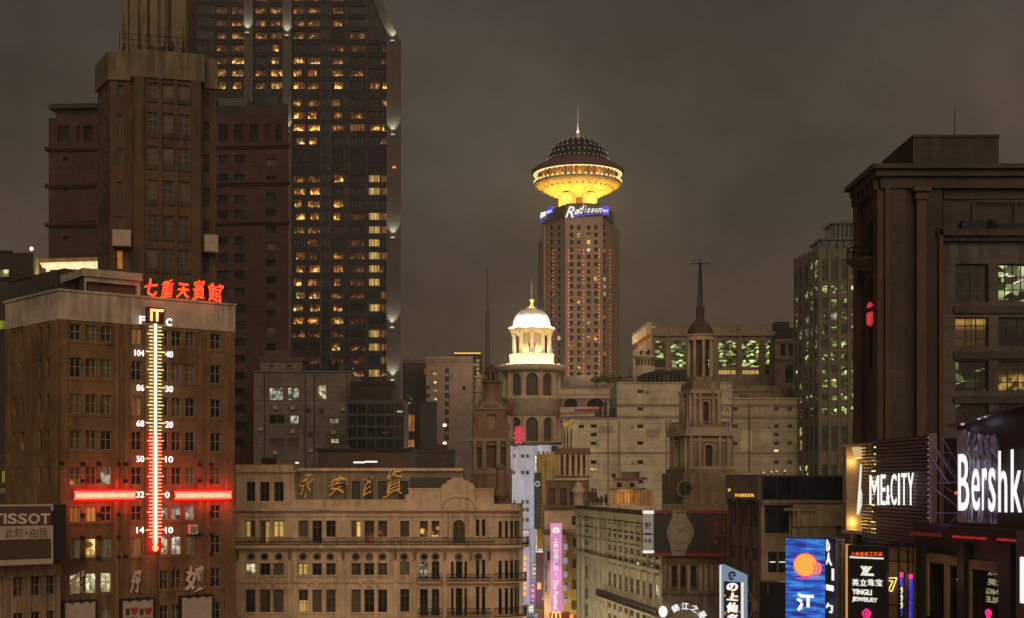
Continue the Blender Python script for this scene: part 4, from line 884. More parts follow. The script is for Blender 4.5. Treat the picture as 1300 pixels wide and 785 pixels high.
mb = MB(); mb.fbox(wf, wf.u(731), wf.u(765), 1.41, 1.5, wf.z(750,523), wf.z(750,519.5)); mb.part('red_banner', 'red_paint', wg.root)
wg.finish()
for k, x in enumerate((757, 766, 775, 785, 796)):
    px, py_ = XY(x, 422); mb = MB(); zb_ = Z(489+ (0 if k % 2 else 2), 422)
    mb.tube([(px,py_,zb_-.2),(px+.1,py_,zb_+1.1)], [.16,.1], 7, 1)
    for i in range(170):
        a, b_, c = random.gauss(0,.55), random.gauss(0,.55), random.gauss(0,.5); p = Vector((px+a*1.5, py_+b_*1.4, zb_+2.2+c*1.1)); s_ = .16+.16*random.random()
        d1 = Vector((random.gauss(0,1),random.gauss(0,1),random.gauss(0,1))).normalized()*s_; d2 = d1.cross(Vector((random.gauss(0,1),random.gauss(0,1),random.gauss(0,1)))).normalized()*s_
        mb.face([p-d1-d2, p+d1-d2, p+d1+d2, p-d1+d2], 0)
    mb.top('roof_shrub', ['leaf','brown_wall'], 'small bushy rooftop shrub on the terrace edge behind the white stepped block', 'shrub', 'shrubs on the terrace behind the white block')
point((*XY(766,416), Z(480,416)), 260, (1,.28,.08), .4, wg.root); point((*XY(786,416), Z(480,416)), 260, (1,.28,.08), .4, wg.root)

# ================================================================ white stepped block
D4 = 345.0; vf = PF(714, D4, 1034, D4)
wb = Bld('white_block', 'long windowless looking cream clad block in steps, with tiny square openings', 'building', (*XY(870,350), 0))
def P4(x, y): return vf.u(x), vf.z(x, y)
tiny = []
for x in (750, 809):
    for y in ((541,552,563,597,586.8) if x == 750 else (497,519.3,541.3,562.7,586.8,611.6)):
        tiny.append((*vf.rect(x, y-2.2, x+7.5, y+2.2), 'lit_room' if (x, y) == (750, 597) else 'glass'))
tiny.append((*vf.rect(734.5,539.3,741.5,543.7),'glass'))
for x, ys in ((911.5,(497,519.3)),(930.5,(519.3,541.3,563)),(982.5,(519.3,541.3,552,563,573.3,587)),(999.5,(519.3,541.3,563,587))):
    for y in ys: tiny.append((*vf.rect(x, y-2.2, x+6.2, y+2.2), 'lit_white' if y == 573.3 else 'glass'))
segs = [(714,783,531,'white_cladding'),(783,929,487,'white_cladding'),(929,1034,507,'dull_cladding')]
for x0, x1, y, mt in segs:
    u0, u1 = vf.u(x0), vf.u(x1); wb.wall(vf, u0, u1, 0, vf.z(x0,y), [w for w in tiny if u0 <= w[0] and w[1] <= u1], mt, .35, None)
for x0, x1, y in ((783,929,514.4),(783,929,529.7),(714,860,575),(929,1034,514.4),(929,1034,530),(929,1034,575),(714,783,531.2)):
    mb = MB(); mb.fbox(vf, vf.u(x0)+.01, vf.u(x1)-.01, 0, .35, vf.z(800,y+1.1), vf.z(800,y-1.1)); mb.part('band', 'grey_stone', wb.root)
for x0, x1, y in ((783,929,487),(929.2,1034,507)):
    mb = MB(); mb.fbox(vf, vf.u(x0), vf.u(x1), -.5, .4, vf.z(800,y)+.003, vf.z(800,y-1.6)); mb.part('coping', 'white_cladding', wb.root)
for x0, x1, y0, y1 in ((846,860,541,549),(820,838,544,556),(760,778,541,550),(940,955,546,572),(966,980,545,562),(895,908,545,565)):
    mb = MB(); u0, u1, z0, z1 = vf.rect(x0, y0, x1, y1); mb.fbox(vf, u0, u1, .005, .06, z0, z1); mb.part('patch', 'dull_cladding' if x0 < 930 else 'white_cladding', wb.root)
for x, y in ((803,541.5),(822,497.5),(804,587),(758.5,563.5),(924,519.5),(977,541.5),(1009,563)):
    mb = MB(); u0, u1, z0, z1 = vf.rect(x-2, y-1.6, x+2, y+1.8); mb.fbox(vf, u0, u1, .02, .6, z0, z1); mb.fbox(vf, u0+.08, u1-.08, .6, .63, z0+.08, z1-.08); mb.part('air_conditioner', 'dull_cladding', wb.root)
for x in (786, 846, 772): mb = MB(); mb.tube([vf.pt(vf.u(x), .5, 5), vf.pt(vf.u(x), .5, vf.z(x,533))], .1, 6); mb.part('pipe', 'grey_stone', wb.root)
for x in (929.6, 951):
    mb = MB(); mb.tube([vf.pt(vf.u(x), .3, vf.z(x,512)), vf.pt(vf.u(x), .3, vf.z(x,600))], .14); mb.part('pipe', 'brown_wall', wb.root)
mb = MB(); mb.face([vf.pt(vf.u(783),0,vf.z(783,487)),vf.pt(vf.u(783),-25,vf.z(783,487)),vf.pt(vf.u(783),-25,0),vf.pt(vf.u(783),0,0)]); mb.face([vf.pt(vf.u(929),0,vf.z(783,487)),vf.pt(vf.u(929),-25,vf.z(783,487)),vf.pt(vf.u(929),-25,0),vf.pt(vf.u(929),0,0)]); mb.face([vf.pt(vf.len,0,vf.z(783,507)),vf.pt(vf.len,-25,vf.z(783,507)),vf.pt(vf.len,-25,0),vf.pt(vf.len,0,0)]); mb.part('wall', 'dull_cladding', wb.root)
mb = MB()
for x0, x1, y in ((714,783,531),(783,929,487),(929,1034,507)):
    z = vf.z(800,y)-.1; mb.face([vf.pt(vf.u(x0),0,z),vf.pt(vf.u(x1),0,z),vf.pt(vf.u(x1),-25,z),vf.pt(vf.u(x0),-25,z)])
mb.part('roof', 'roof', wb.root)
mb = MB(); mb.fpoly(vf, [(vf.u(714.5),vf.z(714,537)),(vf.u(728),vf.z(728,531)),(vf.u(728),vf.z(728,537)),(vf.u(715.5),vf.z(715,543))], .02, 1.2); mb.part('lit_canopy', 'yellow_paint', wb.root)
for x in (716.5, 720.5, 725): 
    mb = MB(); mb.fbox(vf, vf.u(x)-.15, vf.u(x)+.15, .02, .7, vf.z(x,572), vf.z(x,543.5)); mb.part('post', 'brown_wall', wb.root)
point(vf.pt(vf.u(722), 3.5, vf.z(722,541)), 110, (1,.75,.3), .2, wb.root); point(vf.pt(vf.u(752), 1.5, vf.z(752,573)), 25, (1,.7,.3), .2, wb.root)
wb.finish()
mb = MB()
for x0, x1, y0, y1 in ((762,766,515,526),(768,772,510,526),(775,782,517,527),(757,761,521,527)): mb.fbox(vf, vf.u(x0), vf.u(x1), -6, -4, vf.z(770,531), vf.z(770,y0))
for x in (763,770,778): mb.tube([vf.pt(vf.u(x),-5,vf.z(x,531)), vf.pt(vf.u(x),-5,vf.z(x,506))], .08)
mb.top('roof_equipment', 'iron', 'dark cluster of rooftop equipment on the lower step of the cream clad block', 'rooftop equipment')

# ================================================================ arched window building behind
D5 = 400.0; af = PF(828, D5, 1001, D5); as_ = Face(XY(809,430), af.A)
ab = Bld('arched_window_building', 'wide stone building with tall arched lit windows behind the clock tower spire', 'building', (*XY(910,405), 0))
W_ = []
for x0, x1 in ((830.5,844),(851.5,871),(881,902),(911.7,935),(942,964),(972,985)):
    W_ += [(*af.rect(x0,432,x1,443),'lit_office',True,(4,(.4,))),(*af.rect(x0,444.6,x1,454.6),'lit_office',False,(4,(.5,))),(*af.rect(x0,456.4,x1,466.4),'lit_office' if x0 != 830.5 else 'blue_glass',False,(4,(.5,))),(*af.rect(x0,469.5,x1,475.5),'lit_yellow' if x0 in (911.7,942) else 'glass',False,(4,()))]
ab.wall(af, 0, af.len, 0, af.z(900,427), W_, 'grey_stone', .6, (4,(.5,)), 'iron')
for y0, y1, o in ((427,422,.9),(422,416.5,.4)):
    mb = MB(); mb.fbox(af, -.2, af.len, -1, o, af.z(900,y0)+.003, af.z(900,y1)); mb.part('cornice', 'grey_stone', ab.root)
for x in (847.5, 876, 907, 938.5, 968, 989):
    mb = MB(); mb.fbox(af, af.u(x)-.55, af.u(x)+.55, 0, .5, 0, af.z(900,427)); mb.part('pilaster', 'grey_stone', ab.root)
    mb = MB(); mb.fbox(af, af.u(x)-.35, af.u(x)+.35, -.8, .2, af.z(900,416.5), af.z(900,412)); mb.part('finial', 'grey_stone', ab.root)
rlb = MB(); rlb.fbox(af, 1, af.len-1, -.6, -.45, af.z(900,413.6), af.z(900,412.8))
for k in range(40): u = 1.2+k*(af.len-2.4)/39; rlb.fbox(af, u, u+.12, -.6, -.45, af.z(900,416.5), af.z(900,413.6))
rlb.part('balustrade', 'grey_stone', ab.root)
ab.wall(as_, 0, as_.len, 0, as_.z(818,432), [(*as_.rect(812,445,816,460),'glass'),(*as_.rect(820,445,825,460),'glass')], 'grey_stone', .5, None)
mb = MB(); mb.fbox(as_, -.5, as_.len, -1, 1.6, as_.z(818,432)+.003, as_.z(818,421)); mb.part('eave', 'ochre_stone', ab.root)
for k in range(7): u = .3+k*(as_.len-.8)/6; mb = MB(); mb.fbox(as_, u, u+.7, .2, 1.4, as_.z(818,421), as_.z(818,416.5)); mb.part('finial', 'ochre_stone', ab.root)
shell(ab.root, [as_.A, af.A, af.B, (af.B[0],440), (as_.A[0],446)], 0, af.z(900,427)-.1, 'grey_stone', skip=(0, 1)); ab.finish()
for k in range(3): point(as_.pt(as_.len*(.2+.3*k), 3.2, as_.z(818,438)), 190, (1,.38,.09), .4, ab.root)
# small round pavilion and glass dome on the roof before it
cx_, cy_ = XY(818, 380); z5 = lambda py: Z(py, 380); g5 = lambda px: px*380/F
pv = Bld('round_pavilion', 'small round pale rooftop pavilion with a flat rim, left of the arched window building', 'pavilion', (cx_, cy_, z5(492)))
ring(pv, cx_, cy_, [(g5(14),z5(492)),(g5(14),z5(466)),(g5(11),z5(465.5)),(g5(11),z5(455.5)),(g5(15),z5(454.5)),(g5(15),z5(452)),(g5(6),z5(451)),(.05,z5(450.6))], 'cream_stone', 'body', 28)
for k in range(7):
    a = math.pi*(1.14+.12*k); fc = Face((cx_+g5(11.15)*math.cos(a-.09), cy_+g5(11.15)*math.sin(a-.09)), (cx_+g5(11.15)*math.cos(a+.09), cy_+g5(11.15)*math.sin(a+.09))); mb = MB(); mb.fbox(fc, 0, fc.len, -.2, .06, z5(464.5), z5(457.5)); mb.part('window', 'glass', pv.root)
gx, gy = XY(842, 372); gd = thing('glass_dome', 'low dark blue glass rooftop dome between the round pavilion and the clock spire', 'dome', (gx, gy, Z(489,372)))
g6 = lambda px: px*372/F
mb = MB(); mb.lathe([(g6(33),Z(489,372)),(g6(33),Z(478,372))], gx, gy, 40); mb.part('drum', 'blue_glass', gd)
mb = MB(); mb.lathe([(g6(33.5),Z(478,372)),(g6(26),Z(474.5,372)),(g6(12),Z(471.5,372)),(.05,Z(470.8,372))], gx, gy, 40); mb.part('roof', 'blue_roof', gd, True)
for k in range(20):
    a = math.pi+math.pi*k/19; mb = MB(); mb.tube([(gx+g6(33.2)*math.cos(a),gy+g6(33.2)*math.sin(a),Z(489,372)),(gx+g6(33.2)*math.cos(a),gy+g6(33.2)*math.sin(a),Z(478,372))], .1, 5); mb.part('mullion', 'steel', gd)
# classical block at the right of the arched building
cbf = PF(984, 385, 1012, 385)
cb = Bld('classical_block', 'small dark classical block with an arched opening beside the green lit office tower', 'building', (*XY(998,387), 0))
cb.wall(cbf, 0, cbf.len, 0, cbf.z(998,432), [(*cbf.rect(991,436,997,452),'glass'),(*cbf.rect(1001,436,1007,452),'glass'),(*cbf.rect(997,463,1009,486),'glass',True,None)], 'grey_stone', .5, None)
ledge(cbf, 0, cbf.len, cbf.z(998,457), cbf.z(998,454), .7, 'grey_stone', cb.root); ledge(cbf, -.2, cbf.len, cbf.z(998,434), cbf.z(998,431), .8, 'grey_stone', cb.root)
mb = MB(); mb.fpoly(cbf, [(0,cbf.z(998,431)),(cbf.len,cbf.z(998,431)),(cbf.len-.6,cbf.z(998,416)),(1.6,cbf.z(998,418))], -7, -.1); mb.part('mansard', 'dark_stone', cb.root)
mb = MB(); mb.fbox(cbf, .3, cbf.len-2, -6, -1, cbf.z(998,418), cbf.z(998,408)); mb.part('penthouse', 'dark_stone', cb.root)
shell(cb.root, back(cbf.A, cbf.B, 9), 0, cbf.z(998,432), 'grey_stone', skip=(0,)); cb.finish()
mb = MB()
yf = PF(928, 360, 1010, 360); mb.fbox(yf, 0, yf.len, -18, 0, 0, yf.z(960,498)); mb.fbox(yf, -.2, yf.len, -18, .4, yf.z(960,497.5), yf.z(960,494)); mb.fbox(yf, 2, yf.len-3, -15, -3, yf.z(960,494)+.01, yf.z(960,489))
mb.top('terrace_building', 'grey_stone', 'low stone terrace building just behind the right step of the cream clad block', 'building')

# ================================================================ green lit office tower
o0 = PF(1008, 348, 1040, 330); o1 = PF(1040, 330, 1092, 330)
og = Bld('green_office_tower', 'slender office tower with greenish lit windows and a dark stepped roof', 'tower', (*XY(1050,340), 0))
rows_o = [(329,356),(362.7,373),(379,391),(396.6,406),(412,424),(430,441.5),(447.6,457.5),(464,476.5),(481,492),(500,508),(516.5,527.5),(540,573),(590,620)]
lo = ['oood','LLdL','oddo','dwdd','ddod','odLo','LLdo','ddLL','LLdL','oLLL','dLLL','oooo','oooo']
W_ = []
for (y0, y1), s_ in zip(rows_o, lo):
    for (x0, x1), ch in zip(((1043.5,1050.5),(1055.2,1062.5),(1068,1075.5),(1081,1087)), s_):
        W_.append((*o1.rect(x0,y0,x1,y1), {'o':'green_glass','d':'lit_office_dim','L':'lit_office','w':'lit_cool'}[ch]))
og.wall(o1, 0, o1.len, 0, o1.z(1060,315), W_, 'office_stone', .15, (2,(.5,)), 'iron')
W_ = []
for (y0, y1) in rows_o:
    for i, (x0, x1) in enumerate(((1010.5,1013),(1015,1018),(1022,1026.5),(1029,1032),(1034.5,1038))):
        z0, z1 = o1.z(1060,y1), o1.z(1060,y0); r = random.random(); W_.append((o0.u(x0), o0.u(x1), z0, z1, 'lit_office' if r < .12 else 'lit_office_dim' if r < .5 else 'green_glass'))
og.wall(o0, 0, o0.len, 0, o1.z(1060,315), W_, 'office_stone', .1, None)
for x in (1041,1052.7,1065,1078): mb = MB(); mb.fbox(o1, o1.u(x)-.4, o1.u(x)+.4, 0, .35, 0, o1.z(1060,311)); mb.part('fin', 'office_stone', og.root)
for x in (1009,1014,1020,1028,1033.3,1039.6): mb = MB(); mb.fbox(o0, max(.01,o0.u(x)-.35), o0.u(x)+.35, 0, .25, 0, o1.z(1060,312)); mb.part('fin', 'office_stone', og.root)
ledge(o1, 0, o1.len, o1.z(1060,536), o1.z(1060,529.5), .3, 'office_stone', og.root, 'band')
shell(og.root, [o0.A, o1.A, o1.B, (o1.B[0]+3, 350), (o0.A[0]+6, 362)], 0, o1.z(1060,315)-.1, 'office_stone', skip=(0, 1))
for x0, x1, y0, y1, o in ((1044,1092,318,304,-1),(1062,1092,304,281,-3.5)):
    mb = MB(); mb.fbox(o1, o1.u(x0), o1.u(x1), -12, o, o1.z(1060,y0), o1.z(1060,y1)); mb.fbox(o1, o1.u(x0)-.7, o1.u(x1), -12, o+.7, o1.z(1060,y1)+.003, o1.z(1060,y1-2.5)); mb.part('roof_tier', 'blue_roof', og.root)
    for k in range(6): u = o1.u(x0)+k*(o1.u(x1)-o1.u(x0)-.4)/5; mb = MB(); mb.fbox(o1, u, u+.3, o+.002, o+.3, o1.z(1060,y0), o1.z(1060,y1)); mb.part('roof_rib', 'spandrel', og.root)
mb = MB(); mb.fbox(o1, o1.u(1081), o1.u(1092), -10, -5, o1.z(1060,281), o1.z(1060,274)); mb.part('roof_tier', 'blue_roof', og.root)
og.finish()

# ================================================================ middle distance, left of the street
g1 = PF(322, 250, 445.5, 250)
gb = Bld('grey_tiled_building', 'grey tiled building with a few white lit windows in front of the glass hotel tower', 'building', (*XY(384,253), 0))
W_ = [(*g1.rect(341.5,492,360,508.5),'lit_cool'),(*g1.rect(365,492,379.5,508.5),'lit_cool'),(*g1.rect(403,488.5,414,507),'lit_white'),(*g1.rect(341.5,527,361,538.5),'glass'),(*g1.rect(368,527,379,538.5),'lit_cool'),(*g1.rect(418,531,429.5,538),'lit_cool'),(*g1.rect(341.5,557,361,568.5),'brown_wall'),(*g1.rect(365,557,379.5,568.5),'brown_wall'),(*g1.rect(420,557,430,563),'lit_white')]
gb.wall(g1, 0, g1.len, 0, g1.z(384,473), W_, 'grey_tile', .3, (2,()), 'frame')
mb = MB(); mb.fbox(g1, -.1, g1.len+.1, -.4, .3, g1.z(384,473)+.003, g1.z(384,471)); mb.part('coping', 'grey_tile', gb.root)
for y in (488, 513, 546): mb = MB(); mb.fbox(g1, .01, g1.len-.01, .0, .1, g1.z(384,y+.7), g1.z(384,y-.7)); mb.part('band', 'grey_stone', gb.root)
p1 = g1.off(-5); mb = MB(); mb.wall(p1, p1.u(330), p1.u(384), g1.z(384,475), p1.z(355,459.5), [(*p1.rect(342,463.5,347,471),),(*p1.rect(365,463.5,370,471),)], .3); mb.fbox(p1, p1.u(330)+.1, p1.u(384)-.1, -5, -.5, g1.z(384,475), p1.z(355,459.8)); mb.part('penthouse', 'grey_tile', gb.root)
mb = MB(); mb.fbox(p1, p1.u(328), p1.u(388), -5.2, .3, p1.z(355,459.3), p1.z(355,453)); mb.fbox(p1, p1.u(332), p1.u(368), -4, -.4, p1.z(355,453)+.01, p1.z(355,445)); mb.part('penthouse_roof', 'brown_wall', gb.root)
for x in (419, 428): mb = MB(); mb.tube([p1.pt(p1.u(x),0,g1.z(384,475)), p1.pt(p1.u(x),0,g1.z(384,455))], .25); mb.part('vent_pipe', 'iron', gb.root)
for x, y in ((350,518),(372,518),(392,520),(409,521),(332,545),(372,548),(394,551),(424,549),(436,520),(350,575),(395,572)):
    mb = MB(); u0, u1, z0, z1 = g1.rect(x-2.6, y-2.2, x+2.6, y+2.2); mb.fbox(g1, u0, u1, .11, .6, z0, z1); mb.fbox(g1, u0+.1, u1-.1, .6, .63, z0+.1, z1-.1); mb.part('air_conditioner', 'board' if (x+y) % 3 else 'dark_wall', gb.root)
for x in (336, 388, 399, 441): mb = MB(); mb.tube([g1.pt(g1.u(x), .2, 5), g1.pt(g1.u(x), .2, g1.z(384,476))], .09, 6); mb.part('drain_pipe', 'dark_wall', gb.root)
shell(gb.root, back(g1.A, g1.B, 18), 0, g1.z(384,473), 'grey_tile', skip=(0,)); gb.finish()
wt = thing('water_tank', 'dark round water tank on legs on the roof of the grey tiled building', 'water tank', g1.pt(g1.u(425), -9, g1.z(384,473)))
mb = MB(); c = g1.pt(g1.u(425), -9, 0); mb.lathe([(.05,g1.z(384,470)),(2.4,g1.z(384,470)),(2.4,g1.z(384,461)),(1.9,g1.z(384,459.5)),(.05,g1.z(384,458.8))], c[0], c[1], 20); mb.part('tank', 'blue_roof', wt, True)
for a in (.7, 2.3, 3.9, 5.5): mb = MB(); mb.tube([(c[0]+1.9*math.cos(a),c[1]+1.9*math.sin(a),g1.z(384,473.5)),(c[0]+1.9*math.cos(a),c[1]+1.9*math.sin(a),g1.z(384,470))], .12); mb.part('leg', 'iron', wt)
b1 = PF(440, 232, 513, 232)
db = Bld('dark_glass_block', 'black glass fronted block between the grey tiled building and the far stepped building', 'building', (*XY(476,236), 0))
W_ = []
for r in range(5):
    for c in range(6):
        x0 = 442+c*11.8; y0 = 513+r*15; W_.append((*b1.rect(x0, y0, x0+10.8, y0+12.5), 'lit_cool' if (r, c) == (-1, 5) else 'blue_glass'))
db.wall(b1, 0, b1.len, 0, b1.z(476,508), W_, 'black', .2, (2,()), 'iron')
mb = MB(); mb.fbox(b1, b1.u(504), b1.u(511), -.1, .12, b1.z(505,523.6), b1.z(505,521.8)); mb.part('lamp', 'pale_sign', db.root)
mb = MB(); mb.fbox(b1, b1.u(485), b1.u(493), .0, .1, b1.z(489,550.6), b1.z(489,549)); mb.part('red_light', 'dark_red_lit', db.root)
b2 = PF(446, 245, 497, 245); mb = MB(); mb.fbox(b2, 0, b2.len, -8, 0, b1.z(476,510), b2.z(470,489)); mb.fbox(b2, -.3, b2.len+.3, -8, .3, b2.z(470,489)+.003, b2.z(470,484.5)); mb.part('penthouse', 'dark_stone', db.root)
shell(db.root, back(b1.A, b1.B, 10), 0, b1.z(476,508), 'black', skip=(0,)); db.finish()
# low roof in front of both
l1 = PF(403, 222, 520, 222); lz_ = l1.z(450,573)
lr = thing('low_flat_roof', 'low dark flat roofed hall behind the ochre department store roof', 'building', (*XY(460,226), 0))
mb = MB(); mb.fbox(l1, 0, l1.len, -14, 0, 0, lz_); mb.part('wall', 'brown_wall', lr)
mb = MB(); mb.fbox(l1, -.3, l1.len+.3, -14.3, .4, lz_+.003, lz_+.5); mb.part('roof', 'dark_stone', lr)
mb = MB(); mb.fbox(l1, l1.u(418), l1.u(443), -6, -1, lz_+.51, l1.z(430,565)); mb.part('stair_head', 'brown_wall', lr)
for x0, x1, y, lb in ((449,463,587,'wide bright white lamp bar on the low roof behind the golden characters'),(463,479,586.2,'longer bright white lamp bar, right of its neighbour on the low roof'),(375.5,379.5,587.5,'small bright white floodlight on the roof edge above the first golden character')):
    f_ = PF(300, 196, 560, 196); mb = MB(); mb.fbox(f_, f_.u(x0), f_.u(x1), 0, .4, f_.z(x0,y+1.3), f_.z(x0,y-.8), 0); mb.fbox(f_, f_.u((x0+x1)/2)-.06, f_.u((x0+x1)/2)+.06, -.2, 0, f_.z(x0,603), f_.z(x0,y+.5), 1); mb.top('roof_floodlight', ['white_light','iron'], lb, 'floodlight')
# far stepped building
D6 = 460.0; q0 = PF(511, D6+15, 541, D6+15); q1 = PF(541, D6, 600, D6)
fb = Bld('far_stepped_building', 'far dull stepped block with small square windows, beneath the thin mast', 'building', (*XY(560,468), 0))
W_ = []
for k in range(9): W_.append((*q1.rect(564.5, 467.5+k*10.6, 570, 474+k*10.6), 'glass'))
for k in range(8): W_.append((*q1.rect(550, 473.5+k*10.6, 554.5, 476.5+k*10.6), 'lit_room' if k < 6 else 'glass'))
for k in range(5): W_.append((*q1.rect(541.5, 490+k*10.6, 545.5, 494.5+k*10.6), 'glass'))
W_.append((*q1.rect(587,490,591,496),'glass'))
fb.wall(q1, 0, q1.len, 0, q1.z(570,460), W_, 'far_block', .4, None)
ledge(q1, 0, q1.len, q1.z(570,457), q1.z(570,453), 1, 'far_block', fb.root); mb = MB(); mb.fbox(q1, .8, q1.len-1, -8, 0, q1.z(570,460), q1.z(570,457)-.4); mb.part('attic', 'far_block', fb.root)
fb.wall(q0, 0, q0.len, 0, q0.z(525,455), [(*q0.rect(538,467,541,476),'lit_orange'),(*q0.rect(516,482,519,487),'glass'),(*q0.rect(515,501,523,508),'lit_office_dim'),(*q0.rect(515,511,523,514),'lit_office_dim'),(*q0.rect(515,526,526,548),'lit_amber'),(*q0.rect(515,558,526,568),'lit_amber')], 'dark_stone', .4, (2,(.5,)), 'iron')
ledge(q0, 0, q0.len, q0.z(525,458), q0.z(525,454), 1, 'far_block', fb.root)
shell(fb.root, back(q1.A, q1.B, 20), 0, q1.z(570,460), 'far_block', skip=(0,)); fb.finish()
t1 = PF(533, 425, 553, 425); mb = MB(); mb.fbox(t1, 0, t1.len, -8, 0, 0, t1.z(540,512)); mb.fbox(t1, -.2, t1.len+.2, -8.2, .3, t1.z(540,512)+.01, t1.z(540,510)); mb.top('narrow_block', 'dark_stone', 'narrow dark block in front of the far stepped building', 'building')
d6 = PF(576, 520, 611, 520)
fd = Bld('far_dark_tower', 'far dark tower top dotted with tiny yellow lights, left of the thin mast', 'tower', (*XY(594,525), 0))
fd.wall(d6, 0, d6.len, 0, d6.z(594,447), [(*d6.rect(595+c*5, 451+r*5.2, 598.4+c*5, 454.5+r*5.2), 'lit_yellow' if (r, c) in ((1,2),(2,1),(2,2),(3,2),(4,2),(5,0),(5,1),(7,2)) else 'green_glass') for r in range(9) for c in range(3)], 'dark_stone', .4, None)
mb = MB()
for k in range(14): mb.fbox(d6, .3+k*d6.len/14.5, .8+k*d6.len/14.5, .0, .3, d6.z(594,449.4), d6.z(594,447.9))
mb.part('light_string', 'yellow_dot', fd.root); shell(fd.root, back(d6.A, d6.B, 14), 0, d6.z(594,447), 'dark_stone', skip=(0,)); fd.finish()
l2 = PF(512, 300, 578, 300); mb = MB(); mb.fbox(l2, 0, l2.len, -9, 0, 0, l2.z(540,574)); mb.fbox(l2, -.2, l2.len+.2, -9, .4, l2.z(540,574)+.003, l2.z(540,571)); mb.fbox(l2, l2.u(547), l2.u(567), -4, -1, l2.z(540,571), l2.z(540,564)); mb.top('flat_roofed_house', 'block_stone', 'low flat roofed house at the foot of the far stepped building', 'house')
for x, y, lb in ((564.5,540,'upper bright round street lamp in front of the far stepped building'),(564.5,563,'lower bright round street lamp in front of the far stepped building')):
    p = XY(x, 318); mb = MB(); z = Z(y, 318); mb.lathe([(.02,z-.4),(.4,z-.25),(.45,z),(.3,z+.3),(.02,z+.4)], p[0], p[1], 10); mb.tube([(p[0],p[1],0),(p[0],p[1],z-.38)], [.16,.08], 7, 1); o = mb.top('street_lamp', ['bulb','iron'], lb, 'street lamp'); point((p[0],p[1]-.9,z), 40, (1,.75,.4), .3, o)
mb = MB(); p = XY(619, 480); mb.tube([(*p,0),(*p,Z(470,480)),(*p,Z(395,480))], [.9,.8,.75], 8); mb.tube([(*p,Z(395,480)),(*p,Z(340,480))], [.3,.12], 6); mb.top('radio_mast', 'dark_stone', 'thin dark mast standing alone against the sky left of the lit cupola', 'mast')
# ================================================================ ochre department store with the golden characters
df = PF(298.5, 159, 627, 159)
ds = Bld('department_store', 'ornate ochre stone department store with balconies and a rounded street corner', 'building', (*XY(470,160), 0))
zr_ = lambda y: df.z(450, y)
trip = [((312,324),(330,343),(347,360)),((379,391),(396.5,408.5),(414,426)),((446,458),(462.5,475),(480,491.5))]
sing = [(508,519.5),(533,543),(548,557.7)]
W_ = []
top_l = {312:'lit_left',330:'lit_right',347:'lit_yellow',446:'lit_right',462.5:'lit_red',480:'lit_red',508:'dim_glass',533:'lit_dim2',548:'lit_dim2'}
mid_l = {312:'lit_white',379:'lit_yellow',508:'lit_dim',533:'lit_cool',480:'dim_glass',446:'dim_glass'}
bot_l = {379:'lit_lower'}
for grp in trip:
    for i, (x0, x1) in enumerate(grp):
        rg = lambda: random.choice(('glass','glass','glass','dim_glass','curtain_cloth'))
        W_.append((*df.rect(x0,661.5,x1,690 if i == 1 else 682),top_l.get(x0) or rg(),False,(2,(.72,))))
        W_.append((*df.rect(x0,715.5,x1,730.3),mid_l.get(x0) or rg(),False,(2,(.6,))))
        W_.append((*df.rect(x0,749,x1,777.5),bot_l.get(x0) or rg(),False,(2,(.4,.7))))
        W_.append((*df.rect(x0,793,x1,812),'glass',False,(2,(.5,))))
for x0, x1 in sing:
    W_.append((*df.rect(x0,661.5,x1,682),top_l.get(x0,'glass'),False,(2,(.72,)))); W_.append((*df.rect(x0,713,x1,736 if x0 > 530 else 730),mid_l.get(x0,'glass'),False,(2,(.72,)))); W_.append((*df.rect(x0,748,x1,782 if x0 > 530 else 777),'glass',False,(2,(.4,.7))))
W_.append((*df.rect(575,660,590,690),'dim_glass',True,(2,(.7,))))
for x0, x1 in ((604,608.6),(611.6,616.2)):
    W_.append((*df.rect(x0,659.5,x1,681),'glass',False,(1,(.72,)))); W_.append((*df.rect(x0,711,x1,735),'glass',False,(1,(.72,)))); W_.append((*df.rect(x0,745,x1,781),'glass',False,(1,(.7,))))
for x0, x1 in ((572.5,576),(578.5,587),(589.5,593)):
    W_.append((*df.rect(x0,713,x1,735),'glass',False,(1,(.72,)))); W_.append((*df.rect(x0,747,x1,782),'glass',False,(1,(.7,))))
ds.wall(df, 0, df.len, 0, zr_(646), W_, 'ochre_stone', .35, CROSS, 'dark_brown' if False else 'frame')
# rounded corner and the flank along the street
ccx, ccy = df.B[0], 159+3.0
def cring(prof, name, mat, a0=-math.pi/2, a1=0.05, n=18): mb = MB(); mb.lathe(prof, ccx, ccy, n, 0, a0, a1); return mb.part(name, mat, ds.root)
cring([(3.0,0),(3.0,zr_(646))], 'corner_wall', 'ochre_stone')
for k in range(5):
    a = -1.32+k*.26; fc = Face((ccx+3.04*math.cos(a-.06), ccy+3.04*math.sin(a-.06)), (ccx+3.04*math.cos(a+.06), ccy+3.04*math.sin(a+.06)))
    for y0, y1 in ((662,683),(712,735),(747,780)):
        mb = MB(); mb.fbox(fc, 0, fc.len, -.1, .03, zr_(y1), zr_(y0)); mb.part('window', 'glass', ds.root)
        mb = MB(); mb.fbox(fc, -.08, fc.len+.08, .031, .12, zr_(y0), zr_(y0)+.2); mb.part('lintel', 'ochre_stone', ds.root)
mb = MB(); mb.face([(ccx+3,ccy,0),(ccx+3.8,200,0),(ccx+3.8,200,zr_(646)),(ccx+3,ccy,zr_(646))]); mb.part('wall', 'ochre_stone', ds.root)
